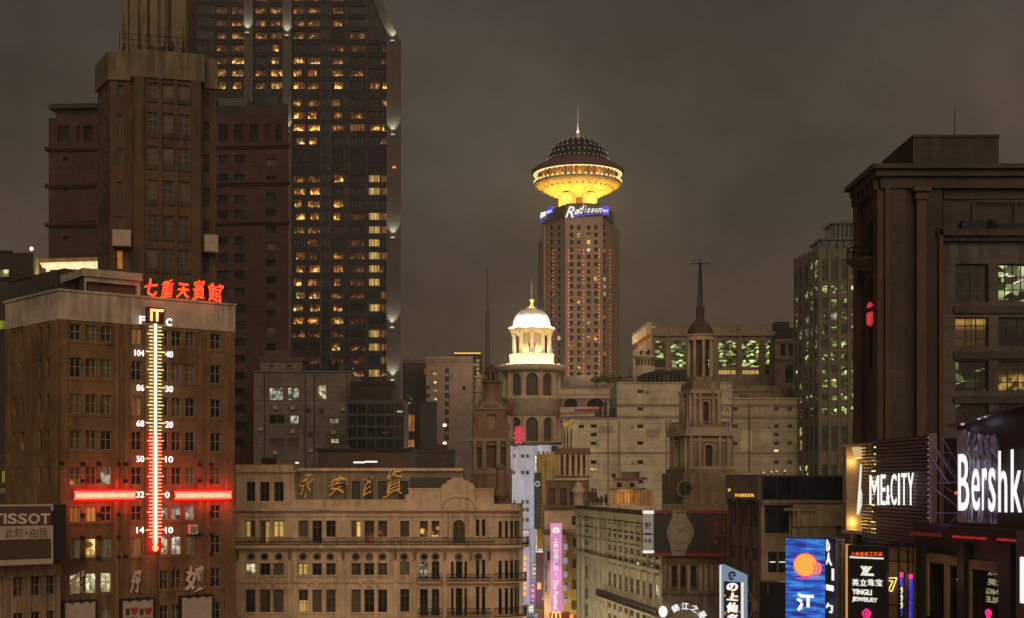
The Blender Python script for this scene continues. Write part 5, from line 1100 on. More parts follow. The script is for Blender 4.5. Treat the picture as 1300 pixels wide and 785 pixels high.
# cornices that run round the corner
def run(z0, z1, o, name='cornice', mat='ochre_stone', x0=0):
    mb = MB(); mb.fbox(df, x0, df.len, -.1, o, z0, z1); mb.fbox(df, x0, df.len-.0, -.1, o*.5, z0-(z1-z0)*.8, z0-.003); p = mb.part(name, mat, ds.root)
    cring([(2.9,z0-(z1-z0)*.8),(3+o*.5,z0-(z1-z0)*.8),(3+o*.5,z0),(3+o,z0),(3+o,z1),(2.9,z1)], name, mat)
run(zr_(648.5), zr_(646), .75); run(zr_(655.5), zr_(654), .25, 'string_course'); run(zr_(695.5), zr_(692), 1.25, 'balcony_slab'); run(zr_(740), zr_(738.7), .25, 'string_course', x0=0); run(zr_(786), zr_(783.5), .5, 'cornice')
def railing(fc, u0, u1, z0, z1, o, parent, curve=False):
    mb = MB()
    if not curve:
        mb.fbox(fc, u0, u1, o-.06, o, z1-.07, z1); mb.fbox(fc, u0, u1, o-.05, o-.01, z0+.06, z0+.11); n = max(2, int((u1-u0)/.28))
        for k in range(n+1): u = u0+(u1-u0)*k/n; mb.fbox(fc, u-.035, u+.035, o-.05, o-.01, z0, z1-.071)
        for k in range(n): u = u0+(u1-u0)*(k+.5)/n; mb.fbox(fc, u-.09, u+.09, o-.045, o-.015, z0+(z1-z0)*.42, z0+(z1-z0)*.58)
    else:
        r = 3+o; pts = [(ccx+r*math.cos(-math.pi/2+t*math.pi/2/14), ccy+r*math.sin(-math.pi/2+t*math.pi/2/14)) for t in range(15)]
        mb.tube([(*p, z1) for p in pts], .06, 6); mb.tube([(*p, z0+.1) for p in pts], .04, 6)
        for i in range(28): a = -math.pi/2+math.pi/2*i/27; mb.tube([(ccx+r*math.cos(a), ccy+r*math.sin(a), z0),(ccx+r*math.cos(a), ccy+r*math.sin(a), z1)], .028, 4)
    return mb.part('railing', 'iron', parent)
railing(df, .1, df.len-.02, zr_(692), zr_(682.5), 1.15, ds.root); railing(df, 0, 0, zr_(692), zr_(682.5), 1.15, ds.root, True)
for x0, x1, y, yr in ((531.5,562,739,727.5),(531.5,562,784,771.5),(568,624,739,728),(568,624,784,771.5)):
    u0, u1 = df.u(x0), df.u(x1); mb = MB(); mb.fbox(df, u0, u1, .252, .95, zr_(y+1), zr_(y-1)); bp = mb.part('balcony', 'ochre_stone', ds.root); railing(df, u0+.03, u1-.03, zr_(y-1), zr_(yr), .9, bp)
for y, yr in ((739,728),(784,771.5)):
    cring([(2.9,zr_(y+1)),(3.95,zr_(y+1)),(3.95,zr_(y-1)),(2.9,zr_(y-1))], 'balcony_slab', 'ochre_stone'); railing(df, 0, 0, zr_(y-1), zr_(yr), .88, ds.root, True)
# pilasters, consoles, round openings and arched pediments
for x in (303,368.5,436,502.5,527,565.5,598.5,622):
    for y0, y1 in ((696.2,738.3),(740.5,783),(656,682)):
        mb = MB(); mb.fbox(df, df.u(x-2.6), df.u(x+2.6), .0, .22, zr_(y1), zr_(y0)); mb.part('pilaster', 'ochre_stone', ds.root)
    mb = MB(); mb.fpoly(df, [(df.u(x-1.5),zr_(698)),(df.u(x+1.5),zr_(698)),(df.u(x+1.2),zr_(707)),(df.u(x),zr_(711)),(df.u(x-1.2),zr_(707))], .221, .75); mb.part('console', 'turret_stone', ds.root)
for x in (319,336,354,385,402.5,419.5,452,469,486,513.5,538.5,553,582.5,607.5):
    c = df.pt(df.u(x), 0, zr_(707)); R_ = .42
    mb = MB(); mb.tube([df.pt(df.u(x)+R_*math.cos(t), .06, zr_(707)+R_*math.sin(t)) for t in [2*math.pi*i/18 for i in range(18)]], .11, 6, closed=True); rw = mb.part('round_surround', 'grey_stone', ds.root)
    mb = MB(); mb.fpoly(df, [(df.u(x)+.36*math.cos(t), zr_(707)+.36*math.sin(t)) for t in [2*math.pi*i/16 for i in range(16)]], .005, .05); mb.part('round_window', 'dim_glass' if x in (469,582.5) else 'glass', rw)
for gi, grp in enumerate(trip):
    xm = (grp[1][0]+grp[1][1])/2; u = df.u(xm)
    mb = MB(); mb.tube([df.pt(u+1.05*math.cos(t), .12, zr_(744.5)+.75*math.sin(t)) for t in [math.pi*i/12 for i in range(13)]], .14, 6); mb.fbox(df, u-.28, u+.28, .05, .3, zr_(744.8), zr_(738)); mb.part('window_pediment', 'ochre_stone', ds.root)
    for x0, x1 in grp:
        for y0, y1 in ((658.5,660.8),(711.8,714.8),(745.9,748.3)):
            mb = MB(); mb.fbox(df, df.u(x0-1.2), df.u(x1+1.2), .0, .16, zr_(y1), zr_(y0)); mb.part('lintel', 'ochre_stone', ds.root)
        for y in (731, 778.3): mb = MB(); mb.fbox(df, df.u(x0-1.2), df.u(x1+1.2), .0, .2, zr_(y+1.6), zr_(y)); mb.part('sill', 'ochre_stone', ds.root)
# roof line: left pavilion, parapet, shaped gable
pb = df.off(-.9)
mb = MB(); mb.wall(pb, -.1, df.u(372), zr_(646), zr_(600), [(*pb.rect(313,612,324,636.5),),(*pb.rect(330,612,342,636.5),),(*pb.rect(348,612,360,636.5),)], .5)
mb.face([pb.pt(df.u(372),0,zr_(646)),pb.pt(df.u(372),-8,zr_(646)),pb.pt(df.u(372),-8,zr_(600)),pb.pt(df.u(372),0,zr_(600))]); mb.face([pb.pt(-.1,0,zr_(646)),pb.pt(-.1,-8,zr_(646)),pb.pt(-.1,-8,zr_(600)),pb.pt(-.1,0,zr_(600))]); mb.part('pavilion_wall', 'ochre_stone', ds.root)
for x0, x1 in ((313,324),(330,342),(348,360)): ds.w.append((pb, *pb.rect(x0,612,x1,636.5), 'glass', (2,(.5,)), .4, 'frame'))
mb = MB(); mb.fbox(pb, -.4, df.u(372)+.3, -8, .4, zr_(600)+.003, zr_(598)); mb.fbox(pb, -.1, df.u(371), -8, .1, zr_(598)+.003, zr_(590)); mb.part('pavilion_roof', 'ochre_stone', ds.root)
mb = MB(); mb.fbox(df, df.u(299), df.u(372), -.6, .15, zr_(646)+.003, zr_(639)); mb.fbox(df, df.u(372)+.01, df.u(514), -.5, .15, zr_(646)+.003, zr_(634.5)); mb.fbox(df, df.u(514)+.01, df.u(519), -.5, .15, zr_(646)+.003, zr_(628))
mb.fbox(df, df.u(519)+.01, df.u(559.5), -.6, .2, zr_(646)+.003, zr_(622)); mb.fbox(df, df.u(518), df.u(559.5), -.7, .35, zr_(622)+.003, zr_(620)); mb.fbox(df, df.u(603.5), df.len, -.6, .2, zr_(646)+.003, zr_(622)); mb.fbox(df, df.u(603.5), df.len, -.7, .35, zr_(622)+.003, zr_(620)); mb.part('parapet', 'ochre_stone', ds.root)
cring([(2.4,zr_(646)),(3.2,zr_(646)),(3.2,zr_(640)),(2.4,zr_(640))], 'parapet', 'ochre_stone')
U = df.u
gab = [(U(559.8),zr_(645.8)),(U(603.2),zr_(645.8)),(U(603.2),zr_(618)),(U(600),zr_(614)),(U(597),zr_(613.5)),(U(595.5),zr_(610.5)),(U(590),zr_(609.5)),(U(588),zr_(606.8)),(U(575),zr_(606.2)),(U(573),zr_(608.8)),(U(568.5),zr_(610)),(U(567),zr_(613.5)),(U(562.5),zr_(614.5)),(U(559.8),zr_(618.5))]
mb = MB(); mb.fpoly(df, gab, -.6, .3); mb.part('gable', 'ochre_stone', ds.root)
mb = MB(); mb.tube([df.pt(U(583)-(U(583)-U(562))*math.cos(t), .38, zr_(645)+(zr_(630)-zr_(645))*math.sin(t)**.9) for t in [math.pi*i/16 for i in range(17)]], .16, 6); mb.fbox(df, U(581.5), U(584.5), .3, .6, zr_(632.5), zr_(627.5)); mb.part('arch_moulding', 'ochre_stone', ds.root)
mb = MB(); mb.fbox(df, U(570), U(573.6), 0, .5, zr_(690), zr_(652)); mb.fbox(df, U(591.4), U(595), 0, .5, zr_(690), zr_(652)); mb.part('pilaster', 'ochre_stone', ds.root)
# set back attic behind the parapet with dark doors
at = df.off(-4.2); mb = MB(); mb.wall(at, at.u(369), at.u(588), zr_(646), zr_(598), [(*at.rect(447,611,457.5,634),),(*at.rect(463,611,473,634),),(*at.rect(480,611,490,634),),(*at.rect(507,611,518,634),)], .5); mb.part('attic_wall', 'grey_stone', ds.root)
mb = MB(); mb.fbox(at, at.u(369), at.u(588), -4, -.45, zr_(645), zr_(599)); mb.part('attic_core', 'black', ds.root)
mb = MB(); mb.fbox(at, at.u(368), at.u(588), -4, .5, zr_(598)+.003, zr_(594)); mb.part('attic_roof', 'ochre_stone', ds.root)
dk = df.off(-2.2); mb = MB(); mb.fbox(dk, dk.u(521), dk.u(580), -1.5, 0, zr_(640), zr_(606.5)); mb.part('dark_roof', 'black', ds.root)
mb = MB(); z = zr_(646)-.05; mb.face([df.pt(0,0,z), df.pt(df.len,0,z), (ccx+2,ccy,z), (ccx+3,ccy+1,z), (ccx+3.8,200,z), (df.A[0],200,z)]); mb.part('roof', 'roof', ds.root)
ds.finish()
gc = df.off(-2.6)
gsn = thing('golden_character_sign', 'four golden brush stroke Chinese characters standing on the ochre store roof', 'sign', gc.pt(gc.u(440), 0, zr_(636)))
for ch, x0, x1, y0, y1 in (('永',381,399,602,632),('安',417.5,442.5,602.5,630),('百',461,473.5,605,631),('貨',486,511,594.5,633)):
    mb = MB(); ptext(mb, gc, ch, x0, y0, x1, y1, o0=0, o1=.3, bold=-.006, shear=.18, wob=.07); mb.part('letter', 'gold', gsn)
mb = MB()
for x in (384,396,421,438,463,472,489,506): mb.fbox(gc, gc.u(x)-.05, gc.u(x)+.05, -.12, -.02, zr_(645), zr_(612))
mb.part('support_frame', 'iron', gsn)
for x in (392, 430, 467, 498): point(gc.pt(gc.u(x), 1.5, zr_(634)), 16, (1,.55,.14), .2, gsn)
# roof turret
tx, ty = XY(624, 172); zq = lambda y: Z(y, 172); pq = lambda p: p*172/F
tw = Bld('baroque_turret', 'weathered brown baroque roof turret with columns and a small dome, on the ochre store', 'turret', (tx, ty, zq(645)))
def box_t(h, d, y0, y1, name, mat='turret_stone'): mb = MB(); mb.box(tx-pq(h),tx+pq(h),ty-pq(d),ty+pq(d),zq(y0)+.003,zq(y1)); return mb.part(name, 'grey_stone' if name == 'cornice' else mat, tw.root)
tf = lambda h: Face((tx-pq(h),ty-pq(h)),(tx+pq(h),ty-pq(h)))
def stage(h, y0, y1, ops, inner='brown_wall'):
    f_ = tf(h); mb = MB(); rr_ = [(*f_.rect(*o[:4]), o[4]) for o in ops]
    mb.wall(f_, 0, f_.len, zq(y0), zq(y1), rr_, .5); g_ = Face(f_.B, (f_.B[0], f_.B[1]+2*pq(h))); mb.wall(g_, 0, g_.len, zq(y0), zq(y1), [(g_.len*.35,g_.len*.65,rr_[0][2],rr_[0][3],True)], .5)
    g2 = Face((f_.A[0], f_.A[1]+2*pq(h)), f_.A); mb.wall(g2, 0, g2.len, zq(y0), zq(y1), []); g3 = Face((f_.B[0], f_.B[1]+2*pq(h)), (f_.A[0], f_.A[1]+2*pq(h))); mb.wall(g3, 0, g3.len, zq(y0), zq(y1), []); mb.part('stage', 'turret_stone', tw.root)
    mb = MB(); mb.box(tx-pq(h)+.55,tx+pq(h)-.55,ty-pq(h)+.55,ty+pq(h)-.55,zq(y0),zq(y1)-.02); mb.part('interior', inner, tw.root)
stage(26, 645, 602, [(621,622,632,640,True),(606,627,613,640,False)])
box_t(27.5, 27.5, 602, 597, 'cornice')
stage(24, 597, 561, [(618,566,630,594,False),(606,568,613,594,False),(635,568,642,594,False)])
for x in (603.5,615,633,645): mb = MB(); mb.lathe([(.42,zq(597)),(.34,zq(594)),(.3,zq(566)),(.45,zq(562)),(.45,zq(561))], tx+pq(x-624), ty-pq(25.5), 10); mb.part('column', 'grey_stone', tw.root, True)  # lighter columns and cornices paint in the turret's relief
box_t(28, 28, 561, 557.5, 'cornice'); box_t(22, 22, 557.5, 547, 'base')
stage(17, 547, 521, [(618,526,630,545,False)], 'grey_stone')
for s_ in (-1, 1):
    for x, w, y0, y1 in ((19.5,2.2,547,530),(22,1.6,547,540)): mb = MB(); mb.lathe([(pq(w),zq(y0)),(pq(w*.7),zq(y0-3)),(pq(w*.7),zq(y1+3)),(pq(w),zq(y1)),(.02,zq(y1-2))], tx+s_*pq(x), ty-pq(19), 10); mb.part('finial', 'turret_stone', tw.root, True)
box_t(19.5, 19.5, 521, 518, 'cornice')
mb = MB(); f_ = tf(18); mb.fpoly(f_, [(f_.len/2-pq(14)*math.cos(t), zq(518)+pq(8)*math.sin(t)) for t in [math.pi*i/12 for i in range(13)]], -.6, .05); mb.part('pediment', 'grey_stone', tw.root)
mb = MB(); mb.lathe([(pq(18)*1.25,zq(518)),(pq(15)*1.2,zq(512)),(pq(11)*1.2,zq(505)),(pq(9.5)*1.2,zq(497)),(pq(9.5)*1.2,zq(488)),(pq(11.5)*1.2,zq(486)),(pq(11.5)*1.2,zq(484)),(.1,zq(483.8))], tx, ty, 8, 0, math.pi/8, 2*math.pi+math.pi/8); mb.part('upper_stage', 'turret_stone', tw.root)
for k in range(6): a = 2*math.pi*k/6+.3; mb = MB(); mb.lathe([(.25,zq(484)),(.2,zq(474))], tx+pq(6.5)*math.cos(a), ty+pq(6.5)*math.sin(a), 8); mb.part('column', 'turret_stone', tw.root, True)
mb = MB(); mb.lathe([(pq(8.5),zq(475)),(pq(8.8),zq(473.5)),(pq(8),zq(470)),(pq(5.5),zq(466.5)),(pq(2),zq(464.8)),(.03,zq(462))], tx, ty, 20); mb.part('dome', 'brown_wall', tw.root, True)
tw.finish()
for x, lb in ((608,'pale stone roof pinnacle immediately left of the baroque turret top'),):
    c = XY(x, 176); mb = MB(); mb.lathe([(.7,Z(540,176)),(.6,Z(500,176)),(.8,Z(498,176)),(.55,Z(494,176)),(.55,Z(482,176)),(.75,Z(480,176)),(.1,Z(474,176))], *c, 10); mb.top('roof_pinnacle', 'cream_stone', lb, 'pinnacle')
# pot on the parapet right of the gable
c = XY(636, 163); mb = MB(); zf = lambda y: Z(y, 163); mb.lathe([(.3,zf(640)),(.5,zf(636)),(.95,zf(630)),(.95,zf(625)),(.6,zf(620)),(.55,zf(596)),(.75,zf(594)),(.5,zf(592)),(.05,zf(588))], *c, 18); mb.top('stone_urn', 'turret_stone', 'tall dark stone urn on the store parapet at the foot of the turret', 'urn')

# ================================================================ street canyon
b3 = PF(648, 372, 688, 372)
bw = Bld('blue_white_tower', 'narrow bluish white block with small paired windows, left side of the street canyon', 'building', (*XY(668,376), 0))
W_ = []
for y in (579,600,637,647,660):
    for x in (661.5,667.5): W_.append((*b3.rect(x, y-2.2, x+4, y+2.6), 'dim_glass'))
    W_.append((*b3.rect(652,y-2,654,y+2.5),'glass'))
bw.wall(b3, 0, b3.len, 0, b3.z(668,566), W_, 'blue_white', .3, None)
for x0, x1, y in ((648,656,568),(656,674,566),(674,688,571)): mb = MB(); mb.fbox(b3, b3.u(x0), b3.u(x1)-.02, -.4, .35, b3.z(668,y+2), b3.z(668,y)); mb.part('parapet', 'blue_white', bw.root)
mb = MB(); mb.fbox(b3, b3.u(675.5), b3.u(677.5), 0, .5, 8, b3.z(668,585)); mb.part('light_strip', 'lilac', bw.root)
shell(bw.root, back(b3.A, b3.B, 14), 0, b3.z(668,567), 'blue_white', skip=(0,)); bw.finish()
gp = PF(677, 336, 692, 336)
gs2 = thing('green_sign', 'tall dark green vertical sign with a pale emblem, beside the bluish white block', 'sign', (*XY(683,336), Z(672,336)))
mb = MB(); mb.fbox(gp, gp.u(678.2), gp.u(687.5), -.4, 0, Z(672,336), Z(600,336)); mb.part('panel', 'green_paint', gs2)
mb = MB(); c_ = (gp.u(682.3), Z(614.5,336)); mb.tube([gp.pt(c_[0]+.5*math.cos(t), .08, c_[1]+.6*math.sin(t)) for t in [2*math.pi*i/16 for i in range(16)]], .13, 6, closed=True); mb.part('emblem', 'pale_sign', gs2)
for k in range(9): mb = MB(); mb.fbox(gp, gp.u(679), gp.u(686.5), 0, .05, Z(627+k*5,336), Z(624.5+k*5,336)); mb.part('slat', 'office_stone', gs2)
yb = PF(681, 345, 722, 345)
ye = Bld('yellow_building', 'yellow plastered building with a scalloped top behind the street corner, right of the green sign', 'building', (*XY(702,350), 0))
ye.wall(yb, 0, yb.len, 0, yb.z(700,577), [], 'yellow_paint')
for x in (684,689.5,695,700.5,706,711.5,717): mb = MB(); mb.fbox(yb, max(.01,yb.u(x)-.35), yb.u(x)+.35, 0, .3, 0, yb.z(700,573)); mb.part('rib', 'yellow_paint', ye.root)
shell(ye.root, back(yb.A, yb.B, 14), 0, yb.z(700,577)-.1, 'yellow_paint', skip=(0,)); ye.finish()
wp = PF(683,362,722,362); mb = MB(); mb.fbox(wp, wp.u(684), wp.u(718), -1, 0, Z(582,362), Z(567,362)); mb.fbox(wp, wp.u(700), wp.u(706), .01, .6, Z(574,362), Z(566.5,362), 1); mb.fbox(wp, wp.u(684), wp.u(718), -1.2, .3, Z(567,362)+.003, Z(565.3,362)); mb.top('white_parapet', ['blue_white','iron'], 'bright white parapet with a dark box on it above the yellow building', 'parapet')
# ornate building with the columned lantern, right of the canyon
of_ = PF(691, 262, 737, 262)
ob = Bld('ornate_corner_building', 'warm ornate corner building with a columned rooftop lantern, right of the yellow building', 'building', (*XY(714,266), 0))
zo = lambda y: Z(y, 262)
ob.wall(of_, 0, of_.len, 0, zo(643), [(*of_.rect(694.5,700,701,712),'glass'),(*of_.rect(726,655,731,667),'glass')], 'ochre_stone', .3, (2,(.5,)), 'frame')
ledge(of_, -.2, of_.len, zo(645), zo(641.5), .8, 'turret_stone', ob.root); ledge(of_, 0, of_.len, zo(676), zo(672), .6, 'turret_stone', ob.root)
l_ = of_.off(-1.5)
mb = MB(); mb.wall(l_, l_.u(693), l_.u(748), zo(643), zo(610), [(*l_.rect(696,620,705,641),),(*l_.rect(711,620,719,641),),(*l_.rect(724,620,728,641),),(*l_.rect(731,620,735,641),)], .5); mb.part('attic', 'turret_stone', ob.root)
mb = MB(); mb.fbox(l_, l_.u(693)+.1, l_.u(748)-.1, -5, -.6, zo(643), zo(610.5)); mb.part('attic_core', 'brown_wall', ob.root)
mb = MB(); mb.fbox(l_, l_.u(703), l_.u(749), -6, .5, zo(610)+.003, zo(607)); mb.part('cornice', 'ochre_stone', ob.root)
mb = MB(); mb.fbox(l_, l_.u(706), l_.u(749), -5, .0, zo(607)+.003, zo(604)); mb.part('plinth', 'turret_stone', ob.root)
for x in (710,717,724,731,738,745): mb = MB(); p = l_.pt(l_.u(x), -.4, 0); mb.lathe([(.5,zo(604)),(.38,zo(602)),(.34,zo(580)),(.5,zo(577)),(.5,zo(576))], p[0], p[1], 10); mb.part('column', 'ochre_stone', ob.root, True)
mb = MB(); mb.fbox(l_, l_.u(709), l_.u(747), -5, -1.4, zo(604), zo(576)); mb.part('lantern_core', 'brown_wall', ob.root)
mb = MB(); mb.fbox(l_, l_.u(706), l_.u(750), -6, .4, zo(576)+.003, zo(573.5)); mb.fbox(l_, l_.u(708), l_.u(749), -6, .0, zo(573.5)+.003, zo(569)); mb.part('cornice', 'turret_stone', ob.root)
mb = MB(); p = l_.pt(l_.u(734), .9, 0); mb.lathe([(1.15,zo(643)),(1.1,zo(626)),(1.5,zo(624.5)),(1.5,zo(622)),(.9,zo(618)),(.7,zo(615)),(.05,zo(611))], p[0], p[1], 16); mb.part('turret_dome', 'cream_stone', ob.root, True)
shell(ob.root, back(of_.A, of_.B, 12), 0, zo(643), 'turret_stone', skip=(0,)); ob.finish()
yl = PF(690, 270, 734, 258)
yw = Bld('yellow_lit_building', 'bright yellow low building behind the pink vertical sign, with a column of brown windows', 'building', (*XY(712,266), 0))
W_ = []
for k in range(5): W_.append((*yl.rect(725.5, 683+k*26.5, 731.5, 695+k*26.5), 'brown_wall')); 
yw.wall(yl, 0, yl.len, 0, yl.z(712,673), W_, 'yellow_paint', .3, (2,(.5,)), 'frame')
ledge(yl, -.2, yl.len, yl.z(712,675), yl.z(712,671.5), .5, 'ochre_stone', yw.root)
for x in (692.5, 698): mb = MB(); mb.fbox(yl, yl.u(x)-.3, yl.u(x)+.3, 0, .3, 0, yl.z(712,676)); mb.part('pilaster', 'yellow_paint', yw.root)
shell(yw.root, back(yl.A, yl.B, 8), 0, yl.z(712,673)-.1, 'yellow_paint', skip=(0,)); yw.finish()
point(yl.pt(yl.u(722), 4, yl.z(720,772)), 700, (1,.72,.3), .5, yw.root); point(yl.pt(yl.u(706), 5, yl.z(706,735)), 900, (1,.65,.25), .5, yw.root)
pk = PF(690, 246, 740, 246)
ps = thing('pink_vertical_sign', 'tall glowing pink vertical sign with white lettering and a white flower emblem', 'sign', (*XY(706,246), Z(778,246)))
mb = MB(); mb.fbox(pk, pk.u(698.8), pk.u(713.5), -.6, 0, Z(777,246), Z(664.5,246)); mb.part('panel', 'pink_sign', ps)
mb = MB(); cz = Z(673.5,246); cu = pk.u(706)
for i in range(5): a = math.pi*(.0+i*.25); mb.fpoly(pk, [(cu+.45*math.cos(a)+.26*math.cos(t), cz-.1+.45*math.sin(a)+.26*math.sin(t)) for t in [2*math.pi*j/12 for j in range(12)]], .02, .1+i*.004)
mb.fbox(pk, cu-.55, cu+.55, .02, .09, cz-.5, cz-.15); mb.part('emblem', 'letter_white', ps)
y = 683.0
for ch in '上海世茂广场': mb = MB(); ptext(mb, pk, ch, 702.4, y, 708.8, y+6.2, o0=.02, o1=.12, bold=.02); mb.part('letter', 'letter_white', ps); y += 7.1
mb = MB(); mb.fbox(pk, pk.u(705.2), pk.u(706.2), .02, .1, Z(732,246), Z(726.5,246)); mb.part('letter', 'letter_white', ps)
vs, fs = glyphs('The Festival', .02); mb = MB(); u0, u1, z0, z1 = pk.u(702.6), pk.u(708.6), Z(774,246), Z(736,246); mb.add([pk.pt(u0+y_*(u1-u0), .02+.1*zz_, z1-x_*(z1-z0)) for x_, y_, zz_ in vs], fs); mb.part('letter', 'letter_white', ps)
# small signs and shop fronts at the bottom of the canyon
for i, (x0, x1, y0, y1, d, mt, lb) in enumerate(((658,673,690,768,300,'lilac','tall pale lilac lit panel with an orange strip, left side of the canyon'),(661,672,673,688,310,'lilac','small lilac lit box sign above the tall lilac panel'),(681,692,703,772,292,'maroon','tall maroon panel between the lilac panel and the yellow building'))):
    f_ = PF(640,d,760,d); mb = MB(); mb.fbox(f_, f_.u(x0), f_.u(x1), -.7, 0, Z(y1,d), Z(y0,d), 0); mb.fbox(f_, f_.u(x0)-.12, f_.u(x1)+.12, -.8, -.1, Z(y1,d)-.15, Z(y0,d)+.15, 1)
    if i == 0:
        for k in range(7): mb.fbox(f_, f_.u(664.5), f_.u(668.5), .0, .08, Z(711+k*7.5,d), Z(706+k*7.5,d), 2)
    else: mb.fbox(f_, f_.u(x0)+.15, f_.u(x1)-.15, .0, .05, Z(y0+4.2,d), Z(y0+2.6,d), 2)
    mb.top('panel_sign', [mt,'black','gold_sign' if i < 2 else 'red_paint'], lb, 'sign')
for i, (x, y0, y1, d) in enumerate(((654.5,697,722,230),(653,731,756,225))):
    f_ = PF(640,d,700,d); t_ = thing('red_flag_sign', ('upper' if i == 0 else 'lower')+' narrow red sign with white marks fixed by the ochre store corner', 'sign', (*XY(x,d), Z(y1,d)))
    mb = MB(); mb.fbox(f_, f_.u(x-2.5), f_.u(x+2.5), -.2, 0, Z(y1,d), Z(y0,d)); mb.part('panel', 'screen_red', t_)
    mb = MB()
    for k in range(3): yy = y0+3+k*6.5; mb.fbox(f_, f_.u(x-1.6), f_.u(x+1.2), .0, .06, Z(yy+4,d), Z(yy,d))
    mb.part('marks', 'pale_sign', t_)
for i, (x0, x1, y0, y1, d, mt, lb) in enumerate(((676,681,716,734,318,'pale_sign','small bright white lit sign right of the tall lilac panel'),(683,690,697,707,305,'pale_blue','small pale blue lit sign on top of the tall maroon panel'),(682.5,687,740,748,286,'gold_sign','small golden lit sign on the face of the tall maroon panel'),(674,678.5,742,764,300,'pink_sign','narrow pink lit banner between the lilac and maroon panels'),(656,660,722,760,322,'pale_blue','narrow pale blue lit banner left of the tall lilac panel'),(671.5,677,768,778,312,'letter_white','small white lit shop box just above the shop signs in the canyon'),(691.5,695,712,752,262,'lilac','narrow lilac lit strip left of the pink vertical sign'))):
    f_ = PF(640,d,740,d); mb = MB(); mb.fbox(f_, f_.u(x0), f_.u(x1), -.5, 0, Z(y1,d), Z(y0,d), 0); mb.fbox(f_, f_.u(x0)-.1, f_.u(x1)+.1, -.6, -.08, Z(y1,d)-.12, Z(y0,d)+.12, 1)
    for k in range(3): h_ = (y1-y0)/3; mb.fbox(f_, f_.u(x0)+.18, f_.u(x1)-.18, .0, .05, Z(y0+h_*(k+.75),d), Z(y0+h_*(k+.35),d), 1)
    o = mb.top('lit_sign', [mt,'maroon'], lb, 'sign'); point(f_.pt(f_.u((x0+x1)/2), 1.5, Z((y0+y1)/2,d)), 60, {'pale_blue':(.5,.7,1),'pink_sign':(1,.4,.8),'gold_sign':(1,.6,.2),'lilac':(.75,.7,1)}.get(mt,(1,.95,.85)), .3, o)
for k, w_ in enumerate(('topmost','second from the top','middle','second from the bottom','lowest')):
    y = 694+k*17.5; f_ = yl.off(.1); mb = MB(); mb.fbox(f_, f_.u(716), f_.u(719.8), -.08, .35, f_.z(718,y+4), f_.z(718,y-4)); mb.fbox(f_, f_.u(715.7), f_.u(720.1), -.09, .28, f_.z(718,y-4.01), f_.z(718,y-4.8), 1); mb.top('wall_light', ['lilac','iron'], w_+' of the five pale square wall lights on the yellow lit building', 'wall light', 'wall lights on the yellow building')
am = PF(690, 240, 730, 240)
ar = thing('golden_arches_sign', 'golden arches emblem sign at the foot of the pink vertical sign', 'sign', (*XY(706,240), Z(790,240)))
for x in (703.3, 708.7):
    mb = MB(); mb.tube([am.pt(am.u(x)+.37*math.cos(t), .1, Z(785,240)+1.2*math.sin(t)) for t in [math.pi*i/14 for i in range(15)]], .11, 6); mb.part('arch', 'yellow_strip', ar)
mb = MB(); mb.fbox(am, am.u(698), am.u(714), -.3, -.05, Z(792,240), Z(778.5,240)); mb.part('panel', 'screen_red', ar)
for i, (x0, x1, y0, y1, d, mt, lb) in enumerate(((652,657,781,790,330,'screen_red','small red lit shop sign low in the canyon by the store corner'),(658,662.5,777,790,330,'bulb','small bright white shop light low in the canyon'),(663.5,668,780,790,330,'gold_sign','small golden shop sign low in the canyon'),(678,683,779,790,335,'pale_blue','small pale blue shop sign low in the canyon'),(684,690,782,790,335,'screen_red','small red lit shop sign right of the pale blue one in the canyon'),(715,722,778,792,250,'screen_red','red lit shop sign right of the golden arches'),(723,728,780,792,250,'gold_sign','golden lit shop sign at the right foot of the yellow lit building'),(728.5,732,782,792,250,'screen_red','narrow red shop sign beside the long pale facade'))):
    f_ = PF(640,d,740,d); mb = MB(); mb.fbox(f_, f_.u(x0), f_.u(x1), -.4, 0, Z(y1,d), Z(y0,d)); mb.fbox(f_, f_.u(x0)-.1, f_.u(x1)+.1, -.5, -.05, Z(y1,d)-.1, Z(y0,d)+.1, 1); mb.fbox(f_, f_.u(x0)+.1, f_.u(x1)-.1, .0, .06, (Z(y1,d)+Z(y0,d))/2-.1, (Z(y1,d)+Z(y0,d))/2+.1, 1); mb.top('shop_sign', [mt,'black'], lb, 'shop sign')
mb = MB(); f_ = PF(640,290,760,290); mb.tube([f_.pt(f_.u(688.5),0,Z(760,290)), f_.pt(f_.u(695.5),0,Z(765,290)), f_.pt(f_.u(698.5),0,Z(762.5,290))], .22, 6); mb.top('light_tube', 'letter_white', 'short bent white light tube low in the canyon, left of the pink sign', 'light')
sb = PF(640, 395, 700, 395); sbb = thing('street_end_building', 'reddish lit building closing the far end of the street canyon', 'building', (*XY(670,400), 0))
mb = MB(); mb.fbox(sb, 0, sb.len, -8, 0, 0, Z(690,395)); mb.part('wall', 'grey_stone', sbb)
mb = MB(); mb.fbox(sb, -.2, sb.len+.2, -8.2, .4, Z(690,395)+.003, Z(687,395)); mb.part('cornice', 'grey_stone', sbb)
point((*XY(672,318), 8), 2500, (1,.62,.40), .5, sbb); point((*XY(670,345), 14), 5000, (.80,.78,1), .5, bw.root); point((*XY(662,345), 22), 4500, (.85,.85,1), .5, bw.root); point((*XY(666,352), 33), 5200, (.85,.88,1), .5, bw.root); point((*XY(668,354), 44), 3000, (.85,.88,1), .5, bw.root); point((*XY(688,300), 20), 3500, (1,.8,.45), .5, ye.root) ; point((*XY(668,285), 14), 4200, (.95,.55,.75), .5, ps); point((*XY(690,275), 26), 1600, (1,.75,.5), .5, ob.root)  # free-hanging lamps added to brighten the canyon walls
point((*XY(697,240), 18), 900, (1,.5,.6), .5, ps)

